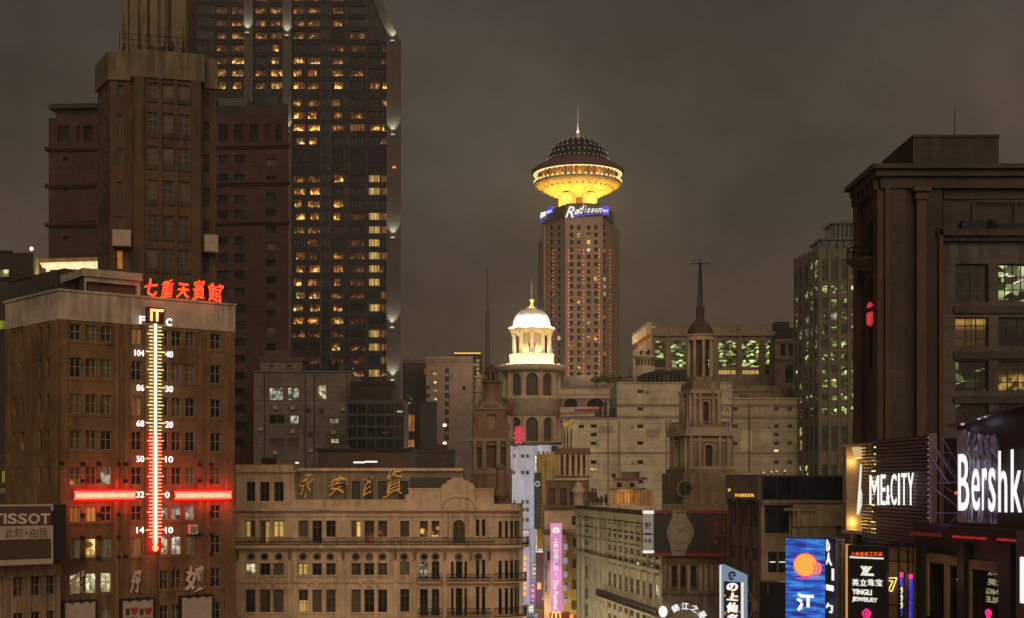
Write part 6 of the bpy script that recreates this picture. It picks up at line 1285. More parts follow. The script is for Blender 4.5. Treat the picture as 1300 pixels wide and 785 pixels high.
# ================================================================ clock tower building, right of the street
cA, cB = XY(732, 218), XY(841, 170)
pf_ = Face(cA, cB); zl = pf_.z(838, 650)
ck = Bld('clock_tower_building', 'old stone corner building with a tiered clock tower and a long pale windowed flank', 'building', (*XY(870,180), 0))
W_ = []
bay = (pf_.len-pf_.u(771)-.6)/9
for r, (y0, y1) in enumerate(((661,669.5),(676,687.5),(698,706),(713,725),(736,756),(769,786),(793,812))):
    z0, z1 = pf_.z(811,y1), pf_.z(811,y0)
    for k in range(9):
        u = pf_.u(771)+k*bay+.48
        W_.append((u, u+bay-.96, z0, z1, 'lit_white' if (r, k) in ((3,5),(4,8),(3,7),(1,8)) else 'lit_dim' if (r+k*3) % 11 == 0 else 'glass'))
    for k in range(3):
        u = pf_.u(742)+k*5.2; W_.append((u, u+2.2, z0, z1, 'glass'))
ck.wall(pf_, 0, pf_.len, 0, zl-1.2, W_, 'pale_facade', .14, (2,(.5,)), 'pale_frame')
ledge(pf_, 0, pf_.len, zl-1.195, zl-.6, .7, 'pale_facade', ck.root); mb = MB(); mb.fbox(pf_, 0, pf_.len, -.4, .15, zl-.595, zl); mb.part('parapet', 'green_paint' if False else 'grey_stone', ck.root)
for y in (669.8, 684.2, 700): mb = MB(); z = pf_.z(838,y); mb.fbox(pf_, 0, pf_.len, 0, .18, z-.12, z+.12); mb.part('string_course', 'pale_facade', ck.root)
z = pf_.z(838,725.5); mb = MB(); mb.fbox(pf_, 0, pf_.len, 0, .5, z-.25, z+.25); mb.part('cornice', 'pale_facade', ck.root)
z = pf_.z(838,783); mb = MB(); mb.fbox(pf_, pf_.u(764), pf_.len, 0, .9, z-.15, z+.1); bq = mb.part('balcony', 'pale_facade', ck.root); railing(pf_, pf_.u(764), pf_.len, z+.1, z+1.25, .85, bq)
for k in range(10):
    u = min(pf_.u(771)+k*bay, pf_.len-.4); mb = MB(); mb.fbox(pf_, max(.01,u-.3), u+.3, 0, .16, 0, zl-1.3); mb.part('pilaster', 'pale_facade', ck.root)
for x in (734,740,755,760,766): mb = MB(); u = pf_.u(x); mb.fbox(pf_, max(.01,u-.4), u+.4, 0, .2, 0, zl-1.3); mb.part('pilaster', 'pale_facade', ck.root)
for k, (f_, o_, z_) in enumerate(((.15,13,14),(.45,12,12),(.75,11,12),(.95,10,12))): point(pf_.pt(pf_.len*f_, o_, z_), 2400, (1,.86,.58), .6, ck.root)  # lamps added off the flank to brighten it, standing for street light
# front under the watch billboard
kf = PF(841, 170, 934, 170); zk = lambda y: Z(y, 170)
W_ = [(*kf.rect(853,719,859,745.5),'glass'),(*kf.rect(864.3,719,870.5,745.5),'glass'),(*kf.rect(877.3,719,884,745.5),'glass')]
mb = None
ck.wall(kf, 0, kf.len, 0, zk(706), W_, 'clock_stone', .35, (2,(.4,.7)), 'frame')
for x0, x1 in ((843,846),(848.5,851.5),(860.3,863),(872,875.5),(887,891),(894,897.5),(901,905),(910,914)): mb = MB(); mb.fbox(kf, kf.u(x0), kf.u(x1), 0, .3, zk(750), zk(714)); mb.part('pilaster', 'clock_stone_lit', ck.root)
ledge(kf, -.1, kf.len, zk(753), zk(750), .5, 'clock_stone', ck.root); ledge(kf, -.1, kf.len, zk(713), zk(708), .8, 'clock_stone', ck.root)
mb = MB(); mb.tube([kf.pt(kf.u(869)+2.9*math.cos(t), .25, zk(800)+3.3*math.sin(t)) for t in [math.pi*i/18 for i in range(19)]], .28, 7); mb.part('arch', 'clock_stone', ck.root)
mb = MB(); z = zk(706); mb.face([(*pf_.A,zl-1.3),(*pf_.B,zl-1.3),(kf.B[0],170,zl-1.3),(kf.B[0],226,zl-1.3),(pf_.A[0]+3,226,zl-1.3)]); mb.part('roof', 'roof', ck.root)
mb = MB(); mb.fbox(kf, 0, kf.len, -.6, -.01, zk(706), zk(640)); mb.part('backing_wall', 'clock_stone', ck.root)
# the clock tower: square base turned a little, tiers above
kx, ky = XY(889, 183); zt3 = lambda y: Z(y, 181); w3 = lambda p: p*181/F
ang = R(14)
def sq(h):
    c = [(-h,-h),(h,-h),(h,h),(-h,h)]; return [(kx+x*math.cos(ang)-y*math.sin(ang), ky+x*math.sin(ang)+y*math.cos(ang)) for x, y in c]
def tier(h, y0, y1, name, mat='clock_stone', arch=None, col=None):
    p = sq(w3(h)); z0, z1 = zt3(y0)+.003, zt3(y1); mb = MB()
    fcs = [Face(p[i], p[(i+1) % 4]) for i in range(4)]
    for i, fc in enumerate(fcs):
        ops = []
        if arch: ops = [(fc.len/2-w3(arch[0]), fc.len/2+w3(arch[0]), zt3(arch[2]), zt3(arch[1]), True)]
        mb.wall(fc, 0, fc.len, z0, z1, ops, .5)
    mb.face([(*q_, z1-.001) for q_ in p]); o = mb.part(name, mat, ck.root)
    if arch: 
        for fc in fcs[:2]+fcs[3:]:
            m2 = MB(); c_, w_, zt4 = fc.len/2, w3(arch[0])+.1, zt3(arch[1]); m2.tube([fc.pt(c_-w_, .06, zt3(arch[2]))]+[fc.pt(c_-w_*math.cos(t), .06, zt4-w_+w_*math.sin(t)+.1) for t in [math.pi*i/10 for i in range(11)]]+[fc.pt(c_+w_, .06, zt3(arch[2]))], .14, 6); m2.part('arch_moulding', 'clock_stone_lit', ck.root)
            m2 = MB(); m2.fbox(fc, fc.len*.1, fc.len*.9, .0, .2, z1-.75, z1-.45); m2.fbox(fc, -.05, fc.len+.05, .0, .45, z0+.003, z0+.4); m2.part('string_course', 'clock_stone_lit', ck.root)
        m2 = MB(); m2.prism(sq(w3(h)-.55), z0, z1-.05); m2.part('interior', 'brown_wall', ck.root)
    if col:
        for fc in fcs[:2]+fcs[3:]:
            for f_ in (.06,.26,.74,.94): m2 = MB(); m2.fbox(fc, fc.len*f_-w3(1.6), fc.len*f_+w3(1.6), .01, .38, z0, z1-.02); m2.part('pilaster', 'clock_stone_lit', ck.root)
    return fcs
fcs = tier(38, 652, 601, 'clock_stage')
tier(34, 601, 596, 'plinth'); fcs_ = fcs; mb = MB(); mb.fpoly(fcs[0].off(-3), [(fcs[0].len-.2,zt3(652)),(fcs[0].len+5.5,zt3(652)),(fcs[0].len+5.2,zt3(642)),(fcs[0].len+3.6,zt3(634)),(fcs[0].len+1.8,zt3(622)),(fcs[0].len+.6,zt3(606)),(fcs[0].len-.2,zt3(603))], -2.2, 0); mb.part('scroll_buttress', 'clock_stone', ck.root); tier(28.5, 596, 554, 'lower_stage', arch=(5,565,594), col=True); tier(34, 554, 546, 'cornice', 'clock_stone_lit'); tier(31.5, 546, 543, 'coping', 'clock_stone_lit')
p = sq(w3(30.5))
for i in (0, 1, 3): 
    fc = Face(p[i], p[(i+1) % 4]); mb = MB(); mb.fbox(fc, 0, fc.len, -.1, 0, zt3(536.5), zt3(535.5))
    for k in range(14): u = k*fc.len/13.5; mb.fbox(fc, u, u+.12, -.1, 0, zt3(543), zt3(536.5))
    mb.part('balustrade', 'clock_stone', ck.root)
tier(18.5, 543, 500, 'middle_stage', arch=(4.2,510,540), col=True); tier(22, 500, 495, 'cornice', 'clock_stone_lit'); tier(19, 495, 485, 'attic')
for i, (sx_, sy_) in enumerate(((-1,-1),(1,-1),(1,1),(-1,1))):
    q_ = sq(w3(29))[i]; mb = MB(); mb.lathe([(w3(2.4),zt3(543)),(w3(1.6),zt3(540)),(w3(2.4),zt3(537)),(w3(1.4),zt3(533)),(.03,zt3(529))], *q_, 10); mb.part('urn', 'clock_stone_lit', ck.root, True)
oc = lambda r, y: (w3(r), zt3(y))
mb = MB(); mb.lathe([oc(19,485),oc(19,482),oc(17,481.5),oc(17,478)], kx, ky, 8, 0, R(8), 2*math.pi+R(8)); mb.part('lantern_base', 'clock_stone', ck.root)
for k in range(8): a = R(8)+2*math.pi*k/8; mb = MB(); mb.lathe([oc(2.6,478),oc(2.3,476),oc(2.1,434),oc(2.8,431)], kx+w3(15)*math.cos(a), ky+w3(15)*math.sin(a), 10); mb.part('column', 'clock_stone_lit', ck.root, True)
mb = MB(); mb.lathe([oc(10.5,478),oc(10.5,431)], kx, ky, 8); mb.part('lantern_core', 'brown_wall', ck.root)
mb = MB(); mb.lathe([oc(16,431.5),oc(18,431),oc(18,426),oc(20,425),oc(20,423.6),oc(16.5,423.4)], kx, ky, 32); mb.part('lantern_cornice', 'clock_stone_lit', ck.root)
mb = MB(); mb.lathe([oc(17,423.4),oc(16.5,420),oc(13.5,413.5),oc(10.5,408.5),oc(6.5,405),oc(5.2,404),oc(5.2,390),oc(6,389.5),oc(6,388.4),oc(1,387)], kx, ky, 24); mb.part('bell_roof', 'brown_wall', ck.root, True)
mb = MB()
for a in (.5, 2.6, 4.7): mb.tube([(kx+.42*math.cos(a), ky+.42*math.sin(a), zt3(389)),(kx+.12*math.cos(a), ky+.12*math.sin(a), zt3(331))], .06, 5)
for k in range(24): y = 387-k*2.3; r_k = .42-.30*k/24; mb.tube([(kx+r_k*math.cos(a), ky+r_k*math.sin(a), zt3(y)) for a in (.5,2.6,4.7)], .04, 4, closed=True)
mb.tube([(kx,ky,zt3(335)),(kx,ky,zt3(325))], .05, 5); mb.tube([(kx-w3(11.5),ky,zt3(332)),(kx+w3(11.5),ky,zt3(332))], .06, 5); mb.part('mast', 'iron', ck.root)
fc = fcs[0]; cu = fc.u(869); cz = zt3(621); rr = w3(9.6); cl = MB(); cl.fpoly(fc, [(cu+rr*math.cos(t), cz+rr*math.sin(t)) for t in [2*math.pi*i/32 for i in range(32)]], .02, .16); clk = cl.part('clock_face', 'black', ck.root)
mb = MB(); mb.tube([fc.pt(cu+rr*1.05*math.cos(t), .12, cz+rr*1.05*math.sin(t)) for t in [2*math.pi*i/32 for i in range(32)]], .13, 6, closed=True); mb.part('rim', 'clock_stone', clk)
mb = MB()
for k in range(12):
    t = 2*math.pi*k/12; d_ = (math.cos(t), math.sin(t)); n_ = (-d_[1], d_[0]); a_, b_ = rr*.62, rr*.9; w_ = .05
    mb.fpoly(fc, [(cu+d_[0]*a_+n_[0]*w_, cz+d_[1]*a_+n_[1]*w_),(cu+d_[0]*a_-n_[0]*w_, cz+d_[1]*a_-n_[1]*w_),(cu+d_[0]*b_-n_[0]*w_, cz+d_[1]*b_-n_[1]*w_),(cu+d_[0]*b_+n_[0]*w_, cz+d_[1]*b_+n_[1]*w_)], .165, .2)
mb.part('hour_marks', 'grey_stone', clk)
for t, l_2 in ((R(90), .75),(R(-80), .5)):
    mb = MB(); d_ = (math.cos(t), math.sin(t)); n_ = (-d_[1], d_[0]); mb.fpoly(fc, [(cu+n_[0]*.07, cz+n_[1]*.07),(cu-n_[0]*.07, cz-n_[1]*.07),(cu+d_[0]*rr*l_2, cz+d_[1]*rr*l_2)], .205, .24); mb.part('hand', 'grey_stone', clk)
ck.finish()
# watch billboard and its little vertical sign
wf2 = PF(829, 168.2, 925, 167.6); zw = lambda y: Z(y, 168)
wbd = thing('wristwatch_billboard', 'dark red edged billboard picturing a large pale wristwatch, under the clock tower', 'billboard', (*XY(876,168), zw(707)))
mb = MB(); mb.fbox(wf2, 0, wf2.len, -.6, 0, zw(703), zw(650.8)); mb.part('panel', 'black', wbd)
for y0, y1 in ((706.5,702.3),(651.6,648)): mb = MB(); mb.fbox(wf2, -.01, wf2.len, -.5, .12, zw(y0), zw(y1)); mb.part('red_edge', 'red_paint', wbd)
mb = MB(); mb.fbox(wf2, wf2.u(897), wf2.len-.05, .003, .04, zw(702), zw(652)); mb.part('panel', 'brown_wall', wbd)
mb = MB(); U = wf2.u; ow = [(U(846.5),675),(U(848.5),668),(U(850.5),663),(U(853),657),(U(854),651),(U(852.5),648),(U(871),648),(U(870),651),(U(872.5),657),(U(876),663),(U(879),668),(U(880.5),673),(U(881),677),(U(879,),682),(U(876),689),(U(873),693),(U(871),700),(U(869),705.5),(U(853.5),705.5),(U(852),700),(U(851),693),(U(848.5),686),(U(847),681)]
mb.fpoly(wf2, [(u, zw(y)) for u, y in ow], .03, .3); wtc = mb.part('watch', 'board', wbd)
cu, cz = U(863.5), zw(675.5)
mb = MB(); mb.fpoly(wf2, [(cu+1.32*math.cos(t), cz+1.32*math.sin(t)) for t in [2*math.pi*i/32 for i in range(32)]], .301, .36); mb.part('dial', 'hotel_concrete', wtc)
mb = MB(); mb.tube([wf2.pt(cu+1.42*math.cos(t), .36, cz+1.42*math.sin(t)) for t in [2*math.pi*i/32 for i in range(32)]], .1, 6, closed=True); mb.part('bezel', 'board', wtc)
mb = MB()
for k in range(12): t = 2*math.pi*k/12; mb.fbox(wf2, cu+1.12*math.cos(t)-.05, cu+1.12*math.cos(t)+.05, .361, .38, cz+1.12*math.sin(t)-.05, cz+1.12*math.sin(t)+.05)
for t, l_2 in ((R(55),1.1),(R(140),.75)):
    d_ = (math.cos(t), math.sin(t)); n_ = (-d_[1], d_[0]); mb.fpoly(wf2, [(cu+n_[0]*.06, cz+n_[1]*.06),(cu-n_[0]*.06, cz-n_[1]*.06),(cu+d_[0]*l_2, cz+d_[1]*l_2)], .381, .40)
mb.part('hands', 'brown_wall', wtc)
mb = MB(); mb.fbox(wf2, U(858), U(869), .3, .32, zw(652), zw(649.5)); mb.fbox(wf2, U(856), U(869.5), .3, .33, zw(700), zw(698.5)); mb.part('strap_link', 'grey_tile', wtc)
mb = MB(); ptext(mb, wf2, 'M', 908, 662.5, 920, 674.5, o0=.045, o1=.08); mb.fbox(wf2, U(902), U(922), .045, .06, zw(680.2), zw(679)); ptext(mb, wf2, '●', 906, 686.5, 911, 691.5, o0=.045, o1=.07); mb.part('lettering', 'red_paint', wbd)
vs_ = PF(815.5, 167.2, 829, 166.8)
vsn = thing('vertical_box_sign', 'pale vertical box sign with small dark red characters, left of the wristwatch billboard', 'sign', (*XY(822,167), Z(703,167)))
mb = MB(); mb.fbox(vs_, vs_.u(816.5), vs_.u(828.3), -.7, 0, Z(699,167), Z(652.5,167)); mb.part('panel', 'sign_panel', vsn)
for y0, y1 in ((652.4,648.5),(702.5,699.1)): mb = MB(); mb.fbox(vs_, vs_.u(816), vs_.u(828.8), -.75, .06, Z(y0,167), Z(y1,167)); mb.part('cap', 'letter_white', vsn)
mb = MB(); ptext(mb, vs_, '钟', 818.5, 662.5, 826.5, 672.5, o0=.01, o1=.05, bold=.02); mb.fbox(vs_, vs_.u(817.5), vs_.u(827.5), .01, .04, Z(679.5,167), Z(677,167)); ptext(mb, vs_, '手表', 817.5, 684, 827.5, 690, o0=.01, o1=.05, bold=.02); mb.part('lettering', 'maroon', vsn)
# arc sign below
asn = thing('arched_letter_sign', 'white glowing Chinese letters set in an arc over the entrance of the clock tower building', 'sign', kf.pt(kf.u(868), .5, zk(790)))
cu, cz = kf.u(868.5), zk(795)
mb = MB(); mb.fpoly(kf, [(kf.u(841)+.55*math.cos(t), zk(776)+.72*math.sin(t)) for t in [2*math.pi*i/20 for i in range(20)]], .55, .75); mb.part('emblem', 'white_light', asn)
for k, ch in enumerate('錦江之星'):
    t = R(116-k*27); r_0 = 2.72; vs, fs = glyphs(ch, .012); s_ = .92; ph_ = t-math.pi/2; mb = MB(); pts = []
    for x, y, zz_ in vs:
        lx, ly = (x-.5)*s_, (y-.5)*s_; pts.append(kf.pt(cu+r_0*math.cos(t)+lx*math.cos(ph_)-ly*math.sin(ph_), .55+.15*zz_, cz+r_0*math.sin(t)*.95+lx*math.sin(ph_)+ly*math.cos(ph_)))
    mb.add(pts, fs); mb.part('letter', 'white_light', asn)
point(kf.pt(cu, 2.2, zk(783)), 25, (1,.95,.9), .4, asn)
# lit roof pavilion
rp2 = PF(770, 205, 830, 203); zp = lambda y: Z(y, 204)
rv = Bld('roof_pavilion', 'small rooftop house glowing orange inside, on the pale flank of the clock tower building', 'rooftop house', (*XY(798,206), zp(642)))
rv.wall(rp2, rp2.u(775), rp2.u(811), zp(642), zp(622), [(*rp2.rect(779.5,624.5,785,639.5),'lit_amber'),(*rp2.rect(786.5,624.5,793,639.5),'lit_amber'),(*rp2.rect(796,624.5,802,639.5),'lit_amber'),(*rp2.rect(803.5,624.5,809,639.5),'lit_amber')], 'ochre_stone', .3, (2,(.5,)), 'frame')
rv.wall(rp2.off(-2), rp2.off(-2).u(777), rp2.off(-2).u(811), zp(622), zp(609), [(*rp2.off(-2).rect(783,613,789,619),'glass'),(*rp2.off(-2).rect(799.5,613,805.5,619),'glass')], 'ochre_stone', .3, (2,()), 'frame')
mb = MB(); mb.fbox(rp2, rp2.u(774.5), rp2.u(812), -6, .4, zp(622)+.003, zp(620.3)); mb.fbox(rp2.off(-2), rp2.u(776), rp2.u(812), -5, .4, zp(609)+.003, zp(606.5)); mb.fbox(rp2.off(-2), rp2.u(784), rp2.u(803), -4, -.5, zp(606.5)+.003, zp(599)); mb.part('roof', 'grey_stone', rv.root)
mb = MB(); mb.fbox(rp2, rp2.u(811.1), rp2.u(825), -3, -.2, zp(642), zp(622)); 
mb.part('glass_room', 'lit_orange', rv.root)
for x in (812,816,820.5,824.5): mb = MB(); mb.fbox(rp2, rp2.u(x)-.1, rp2.u(x)+.1, -.19, .0, zp(642), zp(622)); mb.part('post', 'ochre_stone', rv.root)
for x0 in (781, 797): mb = MB(); mb.fbox(rp2, rp2.u(x0)-1.1+.8, rp2.u(x0)+.8, .02, .3, zp(608), zp(608)+.01) if False else mb.lathe([(.35,zp(606.5)),(.3,zp(602.5)),(.4,zp(602)),(.05,zp(601))], rp2.u(x0)+rp2.A[0], 208, 8); mb.part('chimney', 'brown_wall', rv.root)
rv.finish(); point(rp2.pt(rp2.u(794), 1.6, zp(630)), 90, (1,.55,.15), .3, rv.root)
tr = MB()
for x, y0, y1 in ((746.5,625,640),(750.5,620,640),(754.5,621,640),(758,632,640),(762,630,640),(768,628,640)):
    u = rp2.u(x); tr.fbox(rp2, u-.12, u+.12, -1, -.7, zp(642), zp(y0)); tr.fbox(rp2, u-.3, u+.3, -.69, -.5, zp(y1-2), zp(y0+4), 1)
tr.top('terrace_furniture', ['iron','maroon'], 'cluster of dark posts and folded parasols left of the orange lit rooftop house', 'terrace furniture')
# ================================================================ brown slatted building
h0 = PF(925, 142, 966, 132); h1 = PF(966, 132, 1080, 132)
br = Bld('slatted_building', 'dark brown slatted office building with small gold letters along its top band', 'building', (*XY(980,136), 0))
W_ = []
for y0, y1, mm in ((638,668,'black'),(694,710,'lit_dim')):
    z0, z1 = h0.z(945,y1), h0.z(945,y0)
    for k in range(8): u = .3+k*(h0.len-.5)/8; W_.append((u, u+(h0.len-.5)/8-.22, z0, z1, mm if mm == 'black' or k % 2 else 'lit_cool' if k == 3 else 'glass'))
br.wall(h0, 0, h0.len, 0, h0.z(945,634), W_, 'brown_wall', .3, None)
mb = MB(); mb.fbox(h0, 0, h0.len, -.4, .35, h0.z(945,634)+.003, h0.z(945,603)); mb.part('sign_band', 'grey_tile', br.root)
for k in range(4): mb = MB(); u = .15+k*(h0.len-.3)/3; mb.fbox(h0, u-.08, u+.08, .0, .2, 0, h0.z(945,634)); mb.part('rib', 'brown_wall', br.root)
W_ = [(*h1.rect(971,640,1002,677),'blue_glass',False,(2,())),(*h1.rect(975,699,987,727),'glass',False,(2,(.5,))),(*h1.rect(988,699,1000,727),'glass',False,(2,(.5,)))]
br.wall(h1, 0, h1.len, 0, h1.z(1000,634), W_, 'tan_wall', .3, CROSS, 'iron')
mb = MB(); mb.fbox(h1, .2, h1.len, -5, .1, h1.z(1000,634)+.003, h1.z(1000,606)); mb.part('glass_storey', 'blue_glass', br.root)
for x in (967,985,1004,1024,1043,1062): mb = MB(); mb.fbox(h1, h1.u(x), h1.u(x)+.14, .101, .2, h1.z(1000,634), h1.z(1000,606)); mb.part('mullion', 'iron', br.root)
mb = MB(); mb.fbox(h1, 0, h1.len, -5, .3, h1.z(1000,606)+.003, h1.z(1000,603.5)); mb.part('roof_slab', 'brown_wall', br.root)
ledge(h1, 0, h1.len, h1.z(1000,639), h1.z(1000,635.5), .5, 'grey_stone', br.root); ledge(h1, 0, h1.u(1005), h1.z(990,699), h1.z(990,696.5), .25, 'tan_wall', br.root, 'sill')
mb = MB(); mb.fbox(h1, h1.u(1004), h1.len, .0, .9, h1.z(1030,668), h1.z(1030,640.5)); mb.fbox(h1, h1.u(1008), h1.u(1012), .9, 1.3, h1.z(1030,668), h1.z(1030,648)); mb.fbox(h1, h1.u(992), h1.u(1034), .0, 1.4, h1.z(1030,648.5), h1.z(1030,645)); mb.part('canopy', 'tan_wall', br.root)
mb = MB(); mb.fbox(h1, h1.u(1004)+.01, h1.u(1060), .0, .6, h1.z(1030,690), h1.z(1030,668.2)); mb.part('ledge_block', 'grey_stone', br.root)
mb = MB(); mb.fbox(h1, h1.u(977), h1.u(984), .05, .12, h1.z(980,714.3), h1.z(980,713)); mb.fbox(h1, h1.u(989), h1.u(998), .05, .12, h1.z(990,714.3), h1.z(990,713)); mb.part('lit_rail', 'letter_white', br.root)
shell(br.root, [h0.A, h1.A, h1.B, (h1.B[0], 146), (h0.A[0]+3, 152)], 0, h1.z(1000,634), 'brown_wall', skip=(0, 1)); br.finish(); point(h1.pt(h1.u(984), 5, h1.z(984,716)), 90, (1,.78,.5), .4, br.root); point(h1.pt(h1.u(1035), 5, h1.z(1035,655)), 60, (1,.85,.65), .4, br.root); point(h0.pt(h0.len*.6, 6, h0.z(945,690)), 70, (1,.72,.5), .4, br.root)  # lamps added to lighten the brown walls, standing for sign spill
gl = thing('gold_letter_sign', 'tiny glowing gold letters on the top band of the brown slatted building', 'sign', h0.pt(h0.u(948), .4, h0.z(948,631)))
for k, ch in enumerate('PARKER'):
    x = 938.5+k*4.1; mb = MB(); ptext(mb, h0, ch, x, 627, x+3.3, 630.8, o0=.36, o1=.46, bold=.02); mb.part('letter', 'gold_sign', gl)
mb = MB(); ptext(mb, h0, '»', 929, 620.5, 932, 624, o0=.36, o1=.46, bold=.02); mb.part('letter', 'gold_sign', gl)
for i, (x, y, lb) in enumerate(((969,600,'leftmost of the small floodlights on the slatted building roof'),(979,599,'second small floodlight from the left on the slatted building roof'),(985.5,598.5,'third small floodlight from the left on the slatted building roof'),(996,598,'rightmost of the small floodlights on the slatted building roof'))):
    mb = MB(); f_ = h1.off(-2); u = f_.u(x); z = f_.z(x,y); mb.fbox(f_, u-.04, u+.04, -.1, 0, h1.z(1000,603.5), z-.12); mb.fbox(f_, u-.16, u+.16, -.25, .1, z-.12, z+.12); mb.fbox(f_, u-.12, u+.12, .101, .13, z-.09, z+.09, 1); mb.top('roof_floodlight', ['iron','pale_sign'], lb, 'floodlight', 'floodlights on the slatted building roof')
for x, lb in ((1012,'left of two pale vent pipes on the slatted building roof'),(1019,'right of two pale vent pipes on the slatted building roof')):
    f_ = h1.off(-2); mb = MB(); p = f_.pt(f_.u(x), 0, 0); z = h1.z(1000,603.5); mb.tube([(p[0],p[1],z),(p[0],p[1],z+.75)], .12, 8); mb.lathe([(.2,z+.75),(.2,z+.85),(.02,z+1.0)], p[0], p[1], 8); mb.top('vent_pipe', 'board', lb, 'vent pipe', 'vent pipes on the slatted building roof')
dkf = PF(958, 122, 998, 120); mb = MB(); mb.fbox(dkf, dkf.u(963), dkf.u(997), -.5, 0, dkf.z(980,830), dkf.z(980,738)); mb.fbox(dkf, dkf.u(963), dkf.u(964.4), .0, .1, dkf.z(980,830), dkf.z(980,738), 1); mb.fbox(dkf, dkf.u(963), dkf.u(997), .0, .1, dkf.z(980,740), dkf.z(980,738), 1); mb.fbox(dkf, dkf.u(974), dkf.u(976), .003, .02, dkf.z(980,756), dkf.z(980,741), 1)
mb.top('dark_billboard', ['black','wood'], 'dark glossy unlit panel between the Japanese style sign and the blue screen', 'billboard')
# sign with characters on a light blue frame
jf = PF(913, 116, 946, 114)
js = thing('slanted_top_sign', 'tall light blue framed sign with a slanted top and white characters on brown', 'sign', (*XY(929,115), jf.z(929,830)))
zj = lambda y: jf.z(929, y)
mb = MB(); mb.fpoly(jf, [(jf.u(914),zj(830)),(jf.u(944.5),zj(830)),(jf.u(944.5),zj(729.5)),(jf.u(914.5),zj(717.5))], -.5, 0); mb.part('panel', 'pale_blue', js)
mb = MB(); mb.fbox(jf, jf.u(919.5), jf.u(940.5), .003, .06, zj(830), zj(738.5)); mb.part('strip', 'maroon', js)
mb = MB(); mb.fbox(jf, jf.u(941.5), jf.u(944), .0, .08, zj(830), zj(738.5)); mb.fbox(jf, jf.u(914.2), jf.u(915.6), .0, .08, zj(830), zj(718.5)); mb.part('light_edge', 'letter_white', js)
mb = MB(); mb.tube([jf.pt(jf.u(930)+.32*math.cos(t), .06, zj(731)+.3*math.sin(t)) for t in [2*math.pi*i/16 for i in range(14)]], .09, 6); mb.fbox(jf, jf.u(928), jf.u(933), .02, .1, zj(732), zj(730.4)); mb.part('emblem', 'maroon', js)
for ch, y0, y1 in (('の',740,750.5),('上',752.5,762.5),('仙',765,777.5),('名',779.5,790)): mb = MB(); ptext(mb, jf, ch, 923.5, y0, 937.5, y1, o0=.06, o1=.16, bold=.035, shear=.1); mb.part('letter', 'white_light', js)
for k in range(26):
    a, b_ = random.uniform(921,939.5), random.uniform(741,785); mb = MB(); mb.fpoly(jf, [(jf.u(a)+.09*math.cos(t), zj(b_)+.09*math.sin(t)) for t in [2*math.pi*i/8 for i in range(8)]], .061, .07+.0004*k)
    if k == 0: dots = MB()
    dots.v += [v for v in mb.v]; base = len(dots.v)-len(mb.v); dots.f += [tuple(i+base for i in f) for f in mb.f]; dots.m += mb.m
dots.part('flower_pattern', 'orange_lit', js)
bt = MB(); bf_ = PF(944, 117, 962, 117)
for a, b_, c, d_ in ((945,735,957,765),(957,735,957,800),(945,763,962,763),(947,800,958,765)): bt.tube([bf_.pt(bf_.u(a),0,Z(b_,117)), bf_.pt(bf_.u(c),0,Z(d_,117))], .07, 6)
bt.fbox(bf_, bf_.u(955), bf_.u(962), -.3, .1, Z(776,117), Z(764,117)); bt.top('sign_bracket', 'wood', 'wooden coloured bracing frame right of the light blue framed sign', 'frame')
# blue LED screen with the orange sun
m, N_, L_, b_ = newmat('blue_screen')
g = N_.new('ShaderNodeNewGeometry'); mp = N_.new('ShaderNodeMapping'); mp.inputs['Scale'].default_value = (.5,.5,3.4); L_.new(g.outputs['Position'], mp.inputs[0])
n1 = N_.new('ShaderNodeTexNoise'); n1.inputs['Scale'].default_value = 1.3; n1.inputs['Detail'].default_value = 4; L_.new(mp.outputs[0], n1.inputs[0])
cr_ = N_.new('ShaderNodeValToRGB'); L_.new(n1.outputs['Fac'], cr_.inputs[0]); e = cr_.color_ramp.elements
e[0].position = .36; e[0].color = (.012,.01,.16,1); e[1].position = .64; e[1].color = (.03,.30,.85,1); q = e.new(.5); q.color = (.01,.08,.48,1)
L_.new(cr_.outputs[0], b_.inputs['Emission Color']); b_.inputs['Emission Strength'].default_value = .95; b_.inputs['Base Color'].default_value = (.02,.02,.03,1)
bsf = PF(996.5, 97, 1047.5, 96)
bsn = thing('blue_screen_sign', 'bright blue LED screen with an orange sun, red arcs and one white Chinese character', 'screen', (*XY(1022,96), bsf.z(1022,830)))
zb2 = lambda y: bsf.z(1022, y); U = bsf.u
mb = MB(); mb.fbox(bsf, U(997.3), U(1046.8), -.3, 0, zb2(830), zb2(684.5)); mb.part('screen', 'blue_screen', bsn)
mb = MB(); mb.fbox(bsf, U(996.6), U(1047.5), -.5, -.31, zb2(831), zb2(683.5)); mb.fbox(bsf, U(1021.7), U(1022.1), .0, .015, zb2(830), zb2(684.5)); mb.part('frame', 'iron', bsn)
cu, cz = U(1022.5), zb2(717.5); circ = lambda r, a0, a1, n: [(cu+r*math.cos(a0+(a1-a0)*i/n), cz+r*math.sin(a0+(a1-a0)*i/n)) for i in range(n+1)]
mb = MB(); mb.fpoly(bsf, circ(.88,0,2*math.pi,40)[:-1], .004, .03); mb.part('red_disc', 'magenta', bsn)
mb = MB(); mb.fpoly(bsf, circ(.80,0,2*math.pi,40)[:-1], .031, .05); mb.part('sun', 'orange_lit2', bsn)
for k in range(3):
    cx2 = U(1027.5)+k*.235; mb = MB(); mb.tube([bsf.pt(cx2+.30*math.cos(t), .07, zb2(721.5)+.42*math.sin(t)) for t in [-math.pi*.42+math.pi*.84*i/12 for i in range(13)]], .055, 6); mb.part('arc', 'orange_lit2' , bsn)
    mb = MB(); mb.tube([bsf.pt(cx2+.10+.30*math.cos(t), .06, zb2(721.5)+.42*math.sin(t)) for t in [-math.pi*.42+math.pi*.84*i/12 for i in range(13)]], .05, 6); mb.part('arc', 'magenta', bsn)
